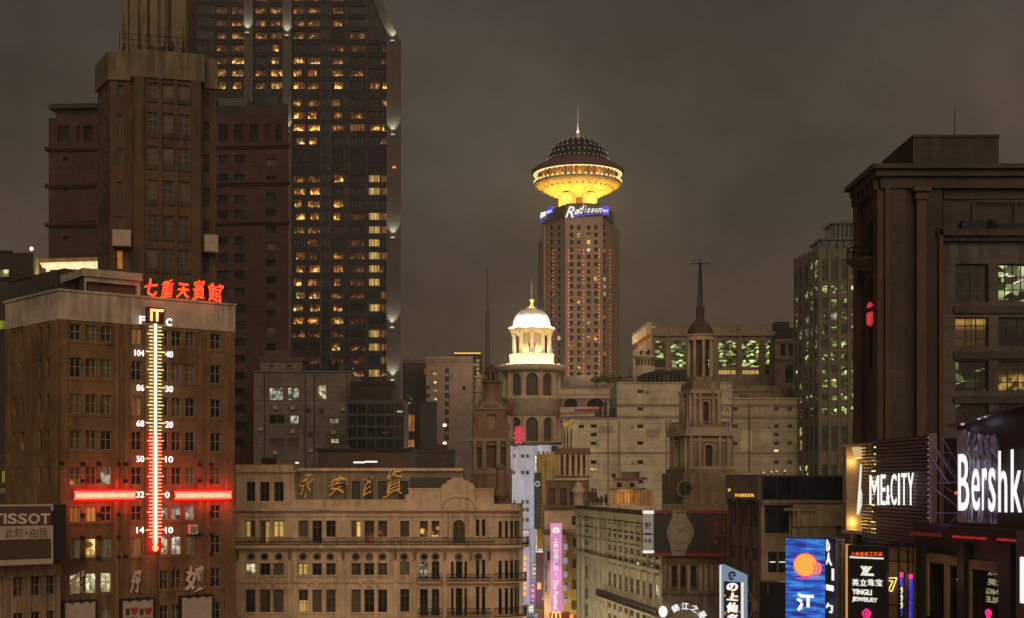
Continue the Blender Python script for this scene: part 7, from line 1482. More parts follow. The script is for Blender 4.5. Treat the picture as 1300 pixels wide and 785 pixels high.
mb = MB(); mb.fpoly(bsf, [(U(1008),zb2(734.6)),(U(1026),zb2(732.6)),(U(1041),zb2(731.6)),(U(1040),zb2(733.4)),(U(1026),zb2(734)),(U(1016),zb2(735))], .004, .03); mb.part('streak', 'magenta', bsn)
mb = MB(); ptext(mb, bsf, '江', 1011, 753, 1034.5, 776.5, o0=.01, o1=.06, bold=.045, shear=.0); mb.part('letter', 'white_light', bsn); point(bsf.pt(bsf.len/2, 3.0, zb2(730)), 35, (.1,.3,1), .6, bsn)
# edge-on grey sign to the right with white marks
ef2 = PF(1048, 97, 1061, 95)
eg = thing('grey_vertical_sign', 'narrow grey vertical sign with bright white marks beside the blue screen', 'sign', (*XY(1054,96), ef2.z(1054,830)))
ze = lambda y: ef2.z(1054, y); U = ef2.u
mb = MB(); mb.fbox(ef2, U(1048.2), U(1060.5), -.3, 0, ze(830), ze(683)); mb.part('panel', 'grey_tile', eg)
mb = MB(); mb.fbox(ef2, U(1048.3), U(1060), .002, .03, ze(757), ze(719)); mb.part('dark_band', 'black', eg)
for ch, x0, y0, x1, y1 in (('心',1048.5,685,1054.5,700),('人',1048.5,702,1057,718),('丨',1057,722,1059.5,737),('一',1049.5,743,1059,750),('勹',1049,766,1058,778)): mb = MB(); ptext(mb, ef2, ch, x0, y0, x1, y1, o0=.032, o1=.08, bold=.04); mb.part('letter', 'white_light', eg)
lp_ = thing('lattice_post', 'grey steel lattice post between the grey vertical sign and the black jewellery sign', 'lattice post', (*XY(1066,95), 0))
mb = MB(); fl3 = PF(1060, 95, 1073, 95); u0, u1 = fl3.u(1062), fl3.u(1071)
for u in (u0, u1):
    for o in (0, -.5): mb.tube([fl3.pt(u,o,0), fl3.pt(u,o,Z(684,95))], .05, 6)
mb.part('chord', 'steel', lp_)
mb = MB(); z = 20.0; k = 0
while z < Z(686,95):
    for o in (0, -.5): mb.tube([fl3.pt(u0 if k % 2 else u1, o, z), fl3.pt(u1 if k % 2 else u0, o, z+.45)], .028, 5); mb.tube([fl3.pt(u0,o,z), fl3.pt(u1,o,z)], .022, 5)
    z += .45; k += 1
mb.part('bracing', 'steel', lp_)

# ================================================================ big stone block on the right
X0, Y0 = XY(1122, 110); LL = 8.0
bx = Bld('big_stone_block', 'massive dark stone corner block with giant pilasters and a deep cornice, filling the right edge', 'building', (X0+10, Y0+3, 0))
rf_ = Face((X0, Y0), (X0+26, Y0)); lf_ = Face((X0, Y0+LL), (X0, Y0))
zc1, zc0 = Z(212,110), Z(240,110)
zR = lambda y: Z(y, 110)
W_ = []
r1 = Face((X0, Y0+.6), (X0+26, Y0+.6))
for y0, y1, s_ in ((335,383.5,'gO'),(403,440,'yg'),(458,497,'ma'),(512,545,'mg')):
    for (x0, x1), ch in zip(((1213,1255),(1267.5,1308),(1322,1364),(1377,1419)), s_+'gm'):
        W_.append((*r1.rect(x0,y0,x1,y1), {'g':'glass','O':'lit_office_mid','y':'lit_ceiling','m':'lit_office_dim2','a':'lit_office_dim3'}[ch], False, (4 if y0 == 335 else 3, (.33,.66) if y0 == 335 else (.3,.72))))
bx.wall(r1, r1.u(1197), r1.len, 0, zR(300), W_, 'block_wall', .45, GRID, 'iron')
# left bays: giant pilasters and recess
mb = MB(); mb.wall(rf_, 0, rf_.u(1196.5), 0, zc0, []); mb.face([rf_.pt(rf_.u(1196.5),0,0),rf_.pt(rf_.u(1196.5),-.6,0),rf_.pt(rf_.u(1196.5),-.6,zc0),rf_.pt(rf_.u(1196.5),0,zc0)]); mb.part('wall', 'dark_stone', bx.root)
for x0, x1, o, mt, y in ((1122.5,1129,.35,'block_pilaster',240),(1130,1149,.15,'block_stone',240),(1160.5,1172.5,.8,'block_pilaster',246),(1190.5,1196,.4,'block_pilaster',290)):
    mb = MB(); mb.fbox(rf_, rf_.u(x0), rf_.u(x1), .003, o, 0, zR(y)); mb.part('pilaster', mt, bx.root)
mb = MB(); mb.fbox(rf_, rf_.u(1156), rf_.u(1177), .003, 1.1, zR(246)+.003, zR(240)); mb.fbox(rf_, rf_.u(1158.5), rf_.u(1174.5), .003, .95, zR(256), zR(249)); mb.part('capital', 'block_pilaster', bx.root)
mb = MB(); mb.fbox(r1, r1.u(1197), r1.len, 0, .3, zR(252), zc0-.003); mb.fbox(r1, r1.u(1197), r1.len, -.2, .1, zR(300)+.003, zR(252.1)); mb.part('frieze_wall', 'block_stone', bx.root)
ledge(r1, r1.u(1185), r1.len, zR(300), zR(292), 1.0, 'block_stone', bx.root); 
for y in (388, 446, 503): mb = MB(); mb.fbox(r1, r1.u(1210), r1.len, 0, .25, zR(y+9), zR(y)); mb.part('sill_band', 'block_stone', bx.root)
# frieze and cornice wrap
for z0, z1, o, mt in ((zc0, zR(226), .35, 'block_stone'),(zR(226)+.003, zR(218), .8, 'block_stone'),(zR(218)+.003, zc1, 1.25, 'block_stone')):
    mb = MB(); mb.prism([(X0-o,Y0-o),(X0+26,Y0-o),(X0+26,Y0+22),(X0-o,Y0+LL)], z0, z1); mb.part('cornice', mt, bx.root)
for k in range(6): mb = MB(); mb.fbox(lf_, .4+k*1.4, .8+k*1.4, .36, .75, zR(226)-.9, zR(226)-.0); mb.part('bracket', 'block_pilaster', bx.root)
# left flank with arch window, curved balcony and a red lit sign
lz = lambda y: Z(y, 116)
bx.wall(lf_, 0, lf_.len, 0, zc0, [(2.7,5.7,lz(345),lz(285),'lit_office_dim2',True,(3,(.3,.6))),(3.2,5.7,lz(470),lz(358),'black',False,None)], 'block_stone', .6)
for u0, u1 in ((.02,1.3),(6.6,7.98)): mb = MB(); mb.fbox(lf_, u0, u1, .003, .5, 0, zc0); mb.part('pilaster', 'block_pilaster', bx.root)
mb = MB(); c = lf_.pt(4.2, 0, 0); mb.lathe([(.3,lz(350)),(1.6,lz(344)),(2.1,lz(338)),(2.1,lz(336)),(.1,lz(336))], c[0], c[1], 16, 0, math.pi/2, 1.5*math.pi); bal = mb.part('balcony', 'block_pilaster', bx.root)
mb = MB(); pts = [(c[0]+2*math.cos(math.pi/2+math.pi*i/14), c[1]+2*math.sin(math.pi/2+math.pi*i/14)) for i in range(15)]; mb.tube([(*p, lz(322)) for p in pts], .06, 6)
for p in pts: mb.tube([(*p, lz(336)),(*p, lz(322))], .035, 5)
mb.part('railing', 'iron', bal)
pz = zR(175); mb = MB(); mb.box(XY(1159,110)[0], XY(1268,110)[0], Y0, Y0+9, zc1+.003, pz); mb.box(XY(1158.4,110)[0], XY(1268.6,110)[0], Y0-.12, Y0+9.1, pz+.003, pz+.22); mb.part('penthouse', 'block_stone', bx.root)
mb = MB(); mb.face([(X0,Y0+LL,0),(X0+26,Y0+22,0),(X0+26,Y0+22,zc1),(X0,Y0+LL,zc1)]); mb.part('wall', 'dark_stone', bx.root)
for x0, y0, x1, y1, o_ in ((1272,349,1282,345,.02),(1288,358,1300,353,.02),(1276,371,1284,369,.02),(1240,470,1252,467,.02),(1216,486,1226,483,.02),(1281,349,1290,347.5,.02)):
    mb = MB(); mb.fpoly(r1, [(r1.u(x0),zR(y0+1.2)),(r1.u(x1),zR(y1+1.2)),(r1.u(x1),zR(y1-.6)),(r1.u(x0),zR(y0-.6))], -.44, -.42); mb.part('ceiling_lamp', 'letter_white' if y0 < 400 else 'letter_dim', bx.root)
bx.finish()
mb = MB(); p = (*XY(1212,112),); mb.tube([(p[0],p[1],zR(174)),(p[0],p[1],zR(129))], [.07,.03], 6); mb.lathe([(.25,zR(174)-.05),(.25,zR(174)+.15),(.06,zR(172))], p[0], p[1], 8); mb.top('rooftop_aerial', 'iron', 'thin aerial on the penthouse of the big stone block', 'aerial')
rr_ = MB()
for y in (255.5,): rr_.fbox(r1, r1.u(1233), r1.u(1306), .5, .62, zR(y+1.2), zR(y-1.2))
for x in (1233,1286): rr_.fbox(r1, r1.u(x)-.08, r1.u(x)+.08, .5, .62, zR(292), zR(256.8))
rr_.top('steel_rack', 'iron', 'black rectangular frame standing on the ledge of the big stone block', 'frame')
mb = MB(); mb.fbox(r1, r1.u(1217), r1.u(1248), .15, .8, zR(291.8), zR(281)); mb.fbox(r1, r1.u(1262), r1.u(1303), .15, .7, zR(291.8), zR(284)); mb.fbox(r1, r1.u(1253), r1.u(1260), .2, .8, zR(291.8), zR(279)); mb.lathe([(.2,zR(287)),(.3,zR(283)),(.2,zR(279)-.05)], *r1.pt(r1.u(1256.5), .8, 0)[:2], 10)
mb.top('ledge_equipment', 'spandrel', 'row of dark equipment boxes on the ledge under the black frame', 'equipment box')
rsx = thing('red_lantern_sign', 'small glowing red sign with a pointed top on the big stone block\'s flank', 'sign', lf_.pt(5.3, .2, lz(418)))
fx = Face((X0-.6, Y0+4.7), (X0+1.2, Y0+3.2)); mb = MB(); zz_ = lambda y: Z(y, 114.5)
uu = lf_.off(.25); a_, b2_ = uu.u(1101.5), uu.u(1107); m_ = (a_+b2_)/2
mb.fpoly(uu, [(a_,zz_(412)),(m_,zz_(416)),(b2_,zz_(412)),(b2_,zz_(399)),(a_,zz_(399))], -.15, .1); mb.fpoly(uu, [(a_,zz_(392)),(b2_,zz_(392)),(m_,zz_(386))], -.15, .1); mb.part('panel', 'red_lantern2', rsx)
point(uu.pt(m_, 1.0, zz_(404)), 8, (1,.05,.08), .2, rsx)

# ================================================================ slatted shop sign on the corner
mA, mB_ = XY(1094, 110), XY(1180, 95)
mf_ = Face(mA, mB_)
ms = thing('slatted_shop_sign', 'dark slatted billboard with white glowing serif letters on the big stone block\'s corner', 'billboard', (*XY(1140,100), mf_.z(1140,690)))
zA, zB = mf_.z(1137, 692), mf_.z(1137, 556)
mb = MB(); n = 30
for k in range(n): z = zA+(zB-zA)*k/n; mb.fbox(mf_, .0, mf_.len, -.12, 0, z, z+(zB-zA)/n*.62)
mb.part('slats', 'slat', ms)
mb = MB(); mb.fbox(mf_, 1.5, mf_.len-.05, -.5, -.35, zA, zB); mb.part('backing', 'black', ms)
for k in range(16):
    mb = MB(); z = zA+(zB-zA)/n*(k*1.7+1.8)+.0
    for q in range(2):
        if random.random() < .3: continue
        u = 1.55+q*.62+random.uniform(-.1,.1); mb.fbox(mf_, u, u+random.uniform(.15,.4), -.34, -.30, z+.02, z+.22)
    if mb.f: mb.part('lamp_row', 'soffit_light', ms)
mb = MB(); mb.fbox(mf_, mf_.len+.003, mf_.len+.12, -.5, .1, zA-.1, zB+.1); mb.part('frame', 'slat', ms)
mb = MB()
for k in range(20): z = zA+.2+k*(zB-zA-.4)/19; mb.fbox(mf_, mf_.len+.02, mf_.len+.1, .101, .14, z-.035, z+.035)
mb.part('light_string', 'pale_sign', ms)
mfl = mf_.off(.2)
for ch, x0, x1 in (('M',1104.5,1116.3),('E',1118.6,1124.4),('&',1125.8,1129.8),('C',1131.4,1138.3),('I',1140.8,1142.6),('T',1145,1151.2),('Y',1152.8,1160.3)):
    y0 = 603.5-(x0-1104)/56*3.5; mb = MB(); ptext(mb, mfl, ch, x0, 616 if ch == '&' else y0, x1, 641.3, o0=0, o1=.05, bold=.0); 
    u0, u1, z0, z1 = mfl.rect(x0, y0, x1, 641.3)
    if ch in 'MIT Y'.replace(' ',''):
        for ux in ((u0+.12,u1-.12) if ch == 'M' else ((u0+u1)/2,)): mb.fbox(mfl, ux-.15, ux+.15, 0, .045, z0, z0+.07)
    mb.part('letter', 'white_light2', ms)
point(mf_.pt(mf_.u(1132), 1.2, mf_.z(1132,622)), 14, (1,.97,.93), .4, ms)
# the lit open box at its end
cA_ = XY(1072.5, 112.5); cf_ = Face(cA_, mA)
bxs = thing('lit_display_box', 'open golden lit display box with a glowing white figure beside the slatted billboard', 'display box', (*XY(1084,112), mf_.z(1090,676)))
z0, z1 = cf_.z(1083,673), cf_.z(1083,567)
mb = MB(); mb.fbox(cf_, 0, cf_.len-.02, -1.4, -1.25, z0, z1); mb.part('back_wall', 'tan_wall', bxs)
mb = MB(); mb.fbox(cf_, 0, .55, -1.24, .2, z0, z1); mb.part('side_post', 'tan_wall', bxs)
mb = MB(); mb.fbox(cf_, -.1, cf_.len+1.2, -1.4, .25, z1+.003, z1+.22); mb.fbox(cf_, -.1, cf_.len, -1.4, .25, z0-.3, z0-.003); mb.part('frame', 'ochre_stone', bxs)
mb = MB(); mb.fpoly(cf_, [(.6,z1-.05),(1.6,z1-.05),(1.45,z1-.9),(1.0,z1-1.0)], -1.0, -.3); mb.part('lamp_shade', 'yellow_strip2', bxs)
mb = MB(); zf_ = lambda y: cf_.z(1090,y); P = [cf_.pt(cf_.u(x), .0, zf_(y)) for x, y in ((1089.2,653),(1090,640),(1091.5,618),(1093.2,590))]; mb.tube(P, [.12,.11,.10,.08], 8); mb.tube([cf_.pt(cf_.u(x), .0, zf_(y)) for x, y in ((1089.5,653),(1093,642),(1094,627),(1092.5,622))], .08, 8); mb.part('figure', 'letter_white', bxs)
point(cf_.pt(.95, -.4, z0+.6), 75, (1,.68,.22), .15, bxs); point(cf_.pt(1.0, -.3, z1-1.3), 55, (1,.68,.22), .15, bxs)
# ================================================================ steel truss between the billboards
tf_ = PF(1180, 93, 1222, 89)
ts = thing('violet_truss', 'violet lit open steel truss between the slatted billboard and the large black billboard', 'truss', (*XY(1198,91), tf_.z(1198,680)))
TP = lambda x, y, o=0: tf_.pt(tf_.u(x), o, tf_.z(1198, y))
for a in (((1180,556),(1215,612)),((1180,575),(1192,574)),((1192,574),(1181,608)),((1181,614),(1216,612)),((1182,617),(1216,643)),((1180,652),(1216,651)),((1182,580),(1205,615)),((1180,668),(1216,667)),((1198,676),(1214,655)),((1216,612),(1216,676)),((1181,556),(1181,676))):
    mb = MB(); mb.tube([TP(*a[0]), TP(*a[1])], .05, 6); mb.tube([TP(*a[0], -1.0), TP(*a[1], -1.0)], .045, 6); mb.part('strut', 'violet_steel', ts)
mb = MB(); mb.fbox(tf_, tf_.u(1179), tf_.u(1216), -1.2, -1.05, tf_.z(1198,680), tf_.z(1198,556)); mb.part('backing', 'black', ts)
mb = MB(); mb.fbox(tf_, tf_.u(1179.5), tf_.u(1183.5), .02, .2, tf_.z(1198,671), tf_.z(1198,668)); mb.part('lamp', 'pale_sign', ts)
point(TP(1196, 660, 1.0), 12, (.55,.4,1), .2, ts); point(TP(1196, 590, 1.0), 10, (.55,.4,1), .2, ts)
# ================================================================ large black billboard
kA, kB = XY(1214.5, 89), XY(1345, 80)
kf_ = Face(kA, kB)
bk = thing('large_black_billboard', 'large black billboard with giant white glowing letters and a grey violet picture strip', 'billboard', (*XY(1270,85), kf_.z(1270,668)))
zk_ = lambda x, y: kf_.z(x, y)
U = kf_.u; z0 = kf_.z(1245, 669)
mb = MB(); mb.fpoly(kf_, [(U(1215.2),z0),(kf_.len,z0),(kf_.len,zk_(1345,509)),(U(1300),zk_(1300,519)),(U(1270),zk_(1270,526)),(U(1215.2),zk_(1215,542))], -.6, 0); mb.part('panel', 'black', bk)
m, N_, L_, b_ = newmat('poster')
g = N_.new('ShaderNodeNewGeometry'); mp = N_.new('ShaderNodeMapping'); mp.inputs['Scale'].default_value = (1.2,1.2,.35); mp.inputs['Rotation'].default_value = (0,.35,0); L_.new(g.outputs['Position'], mp.inputs[0])
n1 = N_.new('ShaderNodeTexNoise'); n1.inputs['Scale'].default_value = 1.7; n1.inputs['Detail'].default_value = 4; n1.inputs['Distortion'].default_value = 1.2; L_.new(mp.outputs[0], n1.inputs[0])
cr_ = N_.new('ShaderNodeValToRGB'); L_.new(n1.outputs['Fac'], cr_.inputs[0]); e = cr_.color_ramp.elements
e[0].position = .42; e[0].color = (.02,.018,.025,1); e[1].position = .68; e[1].color = (.38,.36,.48,1); q = e.new(.55); q.color = (.10,.09,.14,1)
L_.new(cr_.outputs[0], b_.inputs['Base Color']); b_.inputs['Roughness'].default_value = .4; L_.new(cr_.outputs[0], b_.inputs['Emission Color']); b_.inputs['Emission Strength'].default_value = .35
mb = MB(); mb.fpoly(kf_, [(U(1228),zk_(1240,664)),(U(1268),zk_(1240,664)),(U(1268),zk_(1268,556)),(U(1228),zk_(1228,548))], .003, .03); mb.part('poster', 'poster', bk)
mb = MB(); mb.fbox(kf_, U(1215.5), U(1227.5), .003, .05, zk_(1240,664), zk_(1222,546)); mb.part('side_panel', 'lilac_dim', bk)
for k in range(5):
    mb = MB(); x = 1233+k*8; mb.tube([kf_.pt(U(x)+.0, .12, zk_(1240,553)), kf_.pt(U(x-2.5), .22, zk_(1240,562)), kf_.pt(U(x-1), .22, zk_(1240,574)), kf_.pt(U(x+3.5), .12, zk_(1240,583))], .10, 7); mb.part('ribbon', 'lilac_dim', bk)
mb = MB(); mb.fpoly(kf_, [(U(1214),zk_(1215,542.5)),(U(1270),zk_(1270,526)),(U(1345),zk_(1345,508)),(U(1345),zk_(1345,505)),(U(1270),zk_(1270,523)),(U(1214),zk_(1215,540))], -.6, .7); mb.part('canopy', 'slat', bk)
for x in (1230,1251,1259): mb = MB(); p = kf_.pt(U(x), .5, zk_(x,543-(x-1215)*.35)); mb.lathe([(.02,p[2]-.14),(.11,p[2]-.12),(.13,p[2]),(.02,p[2]+.05)], p[0], p[1], 8); mb.part('downlight', 'pale_sign', bk); point((p[0],p[1],p[2]-.35), 3, (.8,.75,1), .1, bk)
mb = MB(); mb.fbox(kf_, U(1216), kf_.len, .0, 1.0, z0-.6, z0-.01); mb.part('bottom_box', 'black', bk)
kfl = kf_.off(.45)
for ch, x0, x1, y0, y1 in (('B',1217,1230.6,576.5,648.5),('e',1234,1244,595,648.5),('r',1247.3,1253.2,594,648),('s',1255.3,1264,594,650),('h',1268,1278.8,572.5,650.5),('k',1284,1297.5,570.5,650.5),('a',1300.5,1314,590,652)):
    mb = MB(); u0, u1 = kfl.u(x0), kfl.u(x1); m_ = (x0+x1)/2; text(mb, kfl, ch, u0, u1, kfl.z(m_,y1), kfl.z(m_,y0), o0=0, o1=.05, bold=.004); mb.part('letter', 'white_light', bk)
mb = MB(); mb.fbox(kf_, U(1215), U(1218.5), .05, .2, zk_(1217,628), zk_(1217,624)); mb.part('red_light', 'sign_orange', bk)

# ================================================================ shop fronts under the billboards
sf2 = Face(XY(1160, 94), XY(1345, 80))
sfb = Bld('dark_shopfront', 'dark multi storey shopfront with tan door frames and red lit strips, under the large billboard', 'shop', (*XY(1250,88), 0))
zs = lambda x, y: sf2.z(x, y)
def srect(x0, y0, x1, y1): return sf2.rect(x0, y0, x1, y1)
Zt = zs(1190, 672)
W_ = [(*srect(1180.5,716,1200.5,778),'glass'),(*srect(1206.5,719,1219.5,790),'glass'),(*srect(1235,725,1272,800),'glass'),(*srect(1287,720,1300,800),'glass')]
sfb.wall(sf2, 0, sf2.len, 0, zs(1250,668), [(w[0],w[1],max(w[2],4),w[3],w[4],False,None) for w in W_], 'black', .3, None)
for x0, x1, y0, y1 in ((1177.5,1180.2,703,782),(1200.8,1206.2,705,785),(1219.8,1222.5,707,790),(1232,1234.7,712,800),(1272.3,1275,712,800)):
    u0, u1, z0, z1 = srect(x0,y0,x1,y1); mb = MB(); mb.fbox(sf2, u0, u1, .003, .15, z0, z1); mb.part('door_frame', 'tan_wall', sfb.root)
for x0, x1, y0, y1 in ((1180.3,1200.7,703,715),(1206.3,1219.7,707,718),(1234.8,1272.2,712,724)):
    u0, u1, z0, z1 = srect(x0,y0,x1,y1); mb = MB(); mb.fbox(sf2, u0, u1, .003, .13, z0, z1); mb.part('transom', 'tan_wall', sfb.root)
for x0, x1, y0, y1 in ((1163,1199,676.5,680.5),(1216,1256,679,684),(1273,1320,682,688)):
    u0, u1, z0, z1 = srect(x0,y0,x1,y1); mb = MB(); mb.fbox(sf2, u0, u1, .2, .45, z0, z1); mb.part('red_strip', 'screen_red' if x0 > 1200 else 'dark_red_lit', sfb.root)
for x0, x1 in ((1160.3,1177),(1223,1231.5),(1275.5,1291)):
    u0, u1 = sf2.u(x0), sf2.u(x1); mb = MB(); mb.fbox(sf2, max(.01,u0), u1, .003, .5, 0, zs((x0+x1)/2,690)); mb.part('pier', 'black', sfb.root)
mb = MB(); s14 = sf2.off(1.4); mb.fbox(s14, s14.u(1290), s14.len, -.9, 0, 0, zs(1300,672)); mb.part('clad_pier', 'slat', sfb.root)
mb = MB(); s15 = sf2.off(1.41); mb.fbox(s15, s15.u(1296.5), s15.len, .0, .1, zs(1300,762), zs(1300,705)); mb.part('light_panel', 'white_light', sfb.root)
shell(sfb.root, back(sf2.A, sf2.B, 7), 0, zs(1250,668), 'black', skip=(0,)); sfb.finish()
point(sf2.pt(sf2.u(1236), 1.2, zs(1236,690)), 5, (1,.08,.06), .3, sfb.root); point(sf2.pt(sf2.u(1295), 1.2, zs(1295,692)), 5, (1,.08,.06), .3, sfb.root); point(sf2.pt(sf2.u(1215), 2.5, zs(1215,725)), 22, (1,.62,.3), .4, sfb.root); point(sf2.pt(sf2.u(1182), 2.5, zs(1182,735)), 14, (1,.62,.3), .4, sfb.root)
# black jewellery sign
jf2 = PF(1075.5, 92, 1126, 90)
je = thing('black_jewellery_sign', 'black vertical sign with red and white lettering and an interlaced white emblem', 'sign', (*XY(1100,91), jf2.z(1100,830)))
U = jf2.u; zj2 = lambda y: jf2.z(1100, y)
mb = MB(); mb.fbox(jf2, U(1076.3), U(1125), -.4, 0, zj2(830), zj2(693)); mb.part('panel', 'black', je)
mb = MB(); mb.fbox(jf2, U(1073), U(1075.8), -.3, -.05, zj2(830), zj2(692)); mb.part('side_light', 'orange_lit', je)
for k, ch in enumerate('上海珠城工艺品'): x = 1080+k*5.9; mb = MB(); ptext(mb, jf2, ch, x, 701, x+5, 706, o0=.01, o1=.06, bold=.02, shear=.15); mb.part('letter', 'sign_orange', je)
mb = MB(); mb.fbox(jf2, U(1079), U(1122), .01, .04, zj2(709.4), zj2(707.4)); mb.part('small_print', 'letter_white', je)
yl_ = [((1092.5,719),(1095.3,719),(1099.6,725.5),(1098.2,727.5)),((1096.5,719),(1099,719),(1101.2,722.3),(1100,724.4)),((1099.5,719),(1102.5,719),(1095.5,731),(1092.8,731)),((1104,719),(1107.5,719),(1101,728),(1109.5,728),(1109.5,731),(1096.5,731))]
for i, P in enumerate(yl_): mb = MB(); mb.fpoly(jf2, [(U(x), zj2(y)) for x, y in P], .01, .06+i*.003); mb.part('emblem', 'letter_white', je)
for k, ch in enumerate('英立珠宝'): x = 1082.2+k*9.9; mb = MB(); ptext(mb, jf2, ch, x, 735.3, x+8.5, 744, o0=.01, o1=.07, bold=.02); mb.part('letter', 'letter_white', je)
for tx_, x0, x1, y0, y1 in (('YINGLI',1082.2,1107,748.2,755.2),('JEWELRY',1082.2,1114.5,758.5,765.5)): mb = MB(); ptext(mb, jf2, tx_, x0, y0, x1, y1, o0=.01, o1=.07, bold=.03); mb.part('lettering', 'letter_white', je)
mb = MB(); mb.fpoly(jf2, [(U(1100.5)+.32*math.cos(t)*(1+.15*math.sin(3*t)), zj2(780)+.36*math.sin(t)*(1+.1*math.cos(4*t))) for t in [2*math.pi*i/30 for i in range(30)]], .01, .08); mb.tube([jf2.pt(U(1100.5)+.16*math.cos(t), .1, zj2(779.5)+.16*math.sin(t)) for t in [2*math.pi*i/12 for i in range(10)]], .03, 5, m=1); mb.part('flower_emblem', ['magenta','maroon'], je)
# wood wall with the yellow 7, and two neon strips
wdf = PF(1125.2, 93, 1165, 91)
ww = thing('wood_panel_wall', 'row of wooden wall panels in dark steel frames right of the black jewellery sign', 'wall', (*XY(1145,92), wdf.z(1145,830)))
U = wdf.u; zw2 = lambda y: wdf.z(1145, y)
for x0, x1 in ((1126,1141.3),(1142.3,1153),(1154,1160)):
    for y0, y1 in ((694,712.5),(713.5,768.5),(769.5,830)): mb = MB(); mb.fbox(wdf, U(x0), U(x1), -.2, 0, zw2(y1), zw2(y0)); mb.part('panel', 'wood', ww)
mb = MB()
for y in (713, 769): mb.fbox(wdf, 0, wdf.len, .0, .05, zw2(y+.5), zw2(y-.5))
for x in (1141.8, 1153.5, 1160.4): mb.fbox(wdf, U(x)-.03, U(x)+.03, .051, .1, zw2(830), zw2(686))
mb.fbox(wdf, 0, wdf.len, -.1, .1, zw2(694), zw2(691)); mb.part('frame', 'iron', ww)
sv = thing('number_seven_sign', 'yellow outlined number seven sign on the wooden panel beside the black jewellery sign', 'sign', wdf.pt(U(1133), 0, zw2(752)))
for P in (((1128.3,735.2),(1139.6,734.2)),((1139.6,734.2),(1133.5,751.5)),((1128.3,735.2),(1129.6,738.8)),((1129.6,738.8),(1134.8,738.4)),((1134.8,738.4),(1128.8,751)),((1128.8,751),(1133.5,751.5))): mb = MB(); mb.tube([wdf.pt(U(x), .1, zw2(y)) for x, y in P], .045, 6); mb.part('tube', 'yellow_strip', sv)
mb = MB(); mb.fpoly(wdf, [(U(x), zw2(y)) for x, y in ((1128.3,735.2),(1139.6,734.2),(1133.5,751.5),(1128.8,751),(1134.8,738.4),(1129.6,738.8))], .01, .07); mb.part('panel', 'black', sv)
point(wdf.pt(U(1132), .8, zw2(722)), 4, (1,.6,.15), .2, sv)
for x0, x1, y0, lb, wt_ in ((1145,1149.5,726.5,'pink, blue and white neon strip sign, left of the pair by the wood panels',1),(1156.5,1161.5,728,'pink topped blue neon strip sign, right of the pair by the wood panels',0)):
    t_ = thing('neon_strip_sign', lb, 'neon sign', wdf.pt(U((x0+x1)/2), .2, zw2(830))); u0, u1 = U(x0+.5), U(x1-.9)
    mb = MB(); mb.fbox(wdf, u0, u1, .15, .3, zw2(y0+6), zw2(y0)); mb.part('pink_end', 'pink_neon', t_)
    mb = MB(); mb.fbox(wdf, u0, u1, .15, .3, zw2(744 if wt_ else 830), zw2(y0+6)-.004); mb.part('blue_strip', 'blue_neon', t_)
    mb = MB(); mb.fbox(wdf, u0-.06, u1+.06, .101, .145, zw2(830), zw2(y0-1)); mb.part('housing', 'black', t_)
    if wt_:
        for k in range(4): yy = 745+k*9.5; mb = MB(); mb.tube([wdf.pt(u0+.03, .22, zw2(yy+3)), wdf.pt((u0+u1)/2+.05, .25, zw2(yy)), wdf.pt(u1-.05, .22, zw2(yy+5)), wdf.pt(u0+.06, .22, zw2(yy+8))], .055, 6); mb.part('letter', 'letter_white' if k < 3 else 'blue_neon', t_)
rfl = thing('lettering_reflection', 'dim yellowish modelled reflection of jewellery lettering in the dark shop window, above a pink emblem', 'sign', sf2.pt(sf2.u(1256), .2, zs(1256,800)))
for tx_, x0, x1, y0, y1 in (('一人',1250,1262,727,731),('立英',1250,1272,735.5,744),('LING',1248.5,1273,748.5,755.5),('YRLE',1248.5,1273,758.5,766)): mb = MB(); ptext(mb, sf2, tx_, x0, y0, x1, y1, o0=-.25, o1=-.2, bold=.02, mirror=True); mb.part('lettering', 'letter_dim', rfl)  # glowing mirrored letters modelled in place of a reflection in the glass
mb = MB(); mb.fpoly(sf2, [(sf2.u(1251)+.28*math.cos(t)*(1+.25*math.sin(3*t)), zs(1251,780)+.34*math.sin(t)) for t in [2*math.pi*i/24 for i in range(24)]], -.27, -.2); mb.part('emblem', 'magenta', rfl)
s7 = thing('number_seven_sign', 'yellow tilted seven seen through the narrow dark shop window under the large billboard', 'sign', sf2.pt(sf2.u(1216), 0, zs(1216,752)))
for P in (((1212,736),(1220,735)),((1212,736),(1216.5,750)),((1216.5,750),(1220,746)),((1215,738),(1218.5,748))): mb = MB(); mb.tube([sf2.pt(sf2.u(x), -.2, zs(1216,y)) for x, y in P], .05, 6); mb.part('tube', 'yellow_strip', s7)
mb = MB(); ca = [XY(1040,99), XY(1070,93), XY(1125,88), XY(1160,86)]; pts = [(x, y, Z(yy, y)) for (x, y), yy in zip(ca, (684,683,687,696))]; mb.tube(pts, .05, 6)
mb.tube([(p[0],p[1]+.6,p[2]-.3) for p in pts], .04, 6); mb.top('cable_run', 'iron', 'pair of thin dark cables running along the tops of the vertical signs', 'cable')

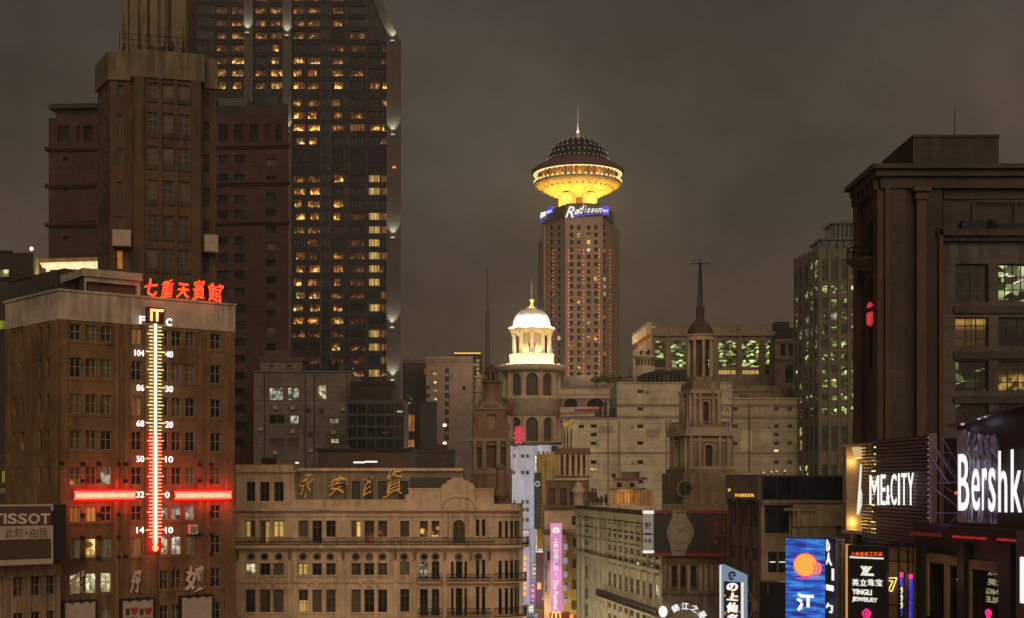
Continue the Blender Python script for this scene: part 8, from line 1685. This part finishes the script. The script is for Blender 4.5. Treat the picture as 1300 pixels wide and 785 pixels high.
# rooftop clutter
for i, (x, y, d, w, h, lb) in enumerate(((797,487,349,3.0,1.5,'long low grey duct on the upper step of the cream clad block, left end'),(946,507,349,2.2,1.3,'grey ventilation box on the right step of the cream clad block'),(1016,507,352,1.6,2.0,'tall grey ventilation box at the right end of the cream clad block'),(585,620,166,1.5,.9,'small grey ventilation box on the ochre store roof behind the gable'),(340,590,165,1.6,.9,'small grey ventilation box on the ochre store pavilion roof'))):
    f_ = PF(x-20, d, x+20, d); u = f_.u(x); z = Z(y, d)-.15; mb = MB(); mb.fbox(f_, u-w/2, u+w/2, -1.4, 0, z+.15, z+h); mb.fbox(f_, u-w/2-.08, u+w/2+.08, -1.5, .08, z+h+.003, z+h+.12)
    for k in range(4): mb.fbox(f_, u-w*.42, u+w*.42, .003, .04, z+.35+k*(h-.5)/4, z+.42+k*(h-.5)/4)
    for s_ in (-.4, .4): mb.fbox(f_, u+s_*w-.06, u+s_*w+.06, -1.2, -.2, z-.3, z+.15)
    mb.top('ventilation_box', 'spandrel' if i > 2 else 'grey_tile', lb, 'ventilation box')
for x, y, d, h, lb in ((800,487,352,5.0,'thin aerial over the left end of the cream clad block'),(1002,507,352,4.0,'thin aerial over the right step of the cream clad block'),(402,471,262,4.5,'thin aerial on the grey tiled building roof'),(551,455,470,7.0,'thin aerial on the far stepped building')):
    p_ = XY(x, d); z = Z(y, d)-.3; mb = MB(); mb.tube([(*p_, z),(*p_, z+h)], [.09,.05], 6); mb.tube([(p_[0]-.6,p_[1],z+h*.8),(p_[0]+.6,p_[1],z+h*.8)], .05, 5); mb.tube([(p_[0]-.4,p_[1],z+h*.65),(p_[0]+.4,p_[1],z+h*.65)], .05, 5); mb.lathe([(.3,z),(.3,z+.3),(.09,z+.35)], *p_, 8); mb.top('aerial', 'iron', lb, 'aerial', 'thin rooftop aerials')
# ================================================================ city haze
zb = MB(); zb.box(-905, 905, -85, 1305, -1.0, 209.0)
m, N_, L_, b_ = newmat('haze_air'); N_.remove(b_)
pv_ = N_.new('ShaderNodeVolumePrincipled'); pv_.inputs['Color'].default_value = (.94, .90, .84, 1); pv_.inputs['Density'].default_value = .00024; pv_.inputs['Anisotropy'].default_value = .2
L_.new(pv_.outputs[0], N_['Material Output'].inputs['Volume'])
hz = zb.top('haze', 'haze_air', kind='stuff'); hz.data.name = 'haze'
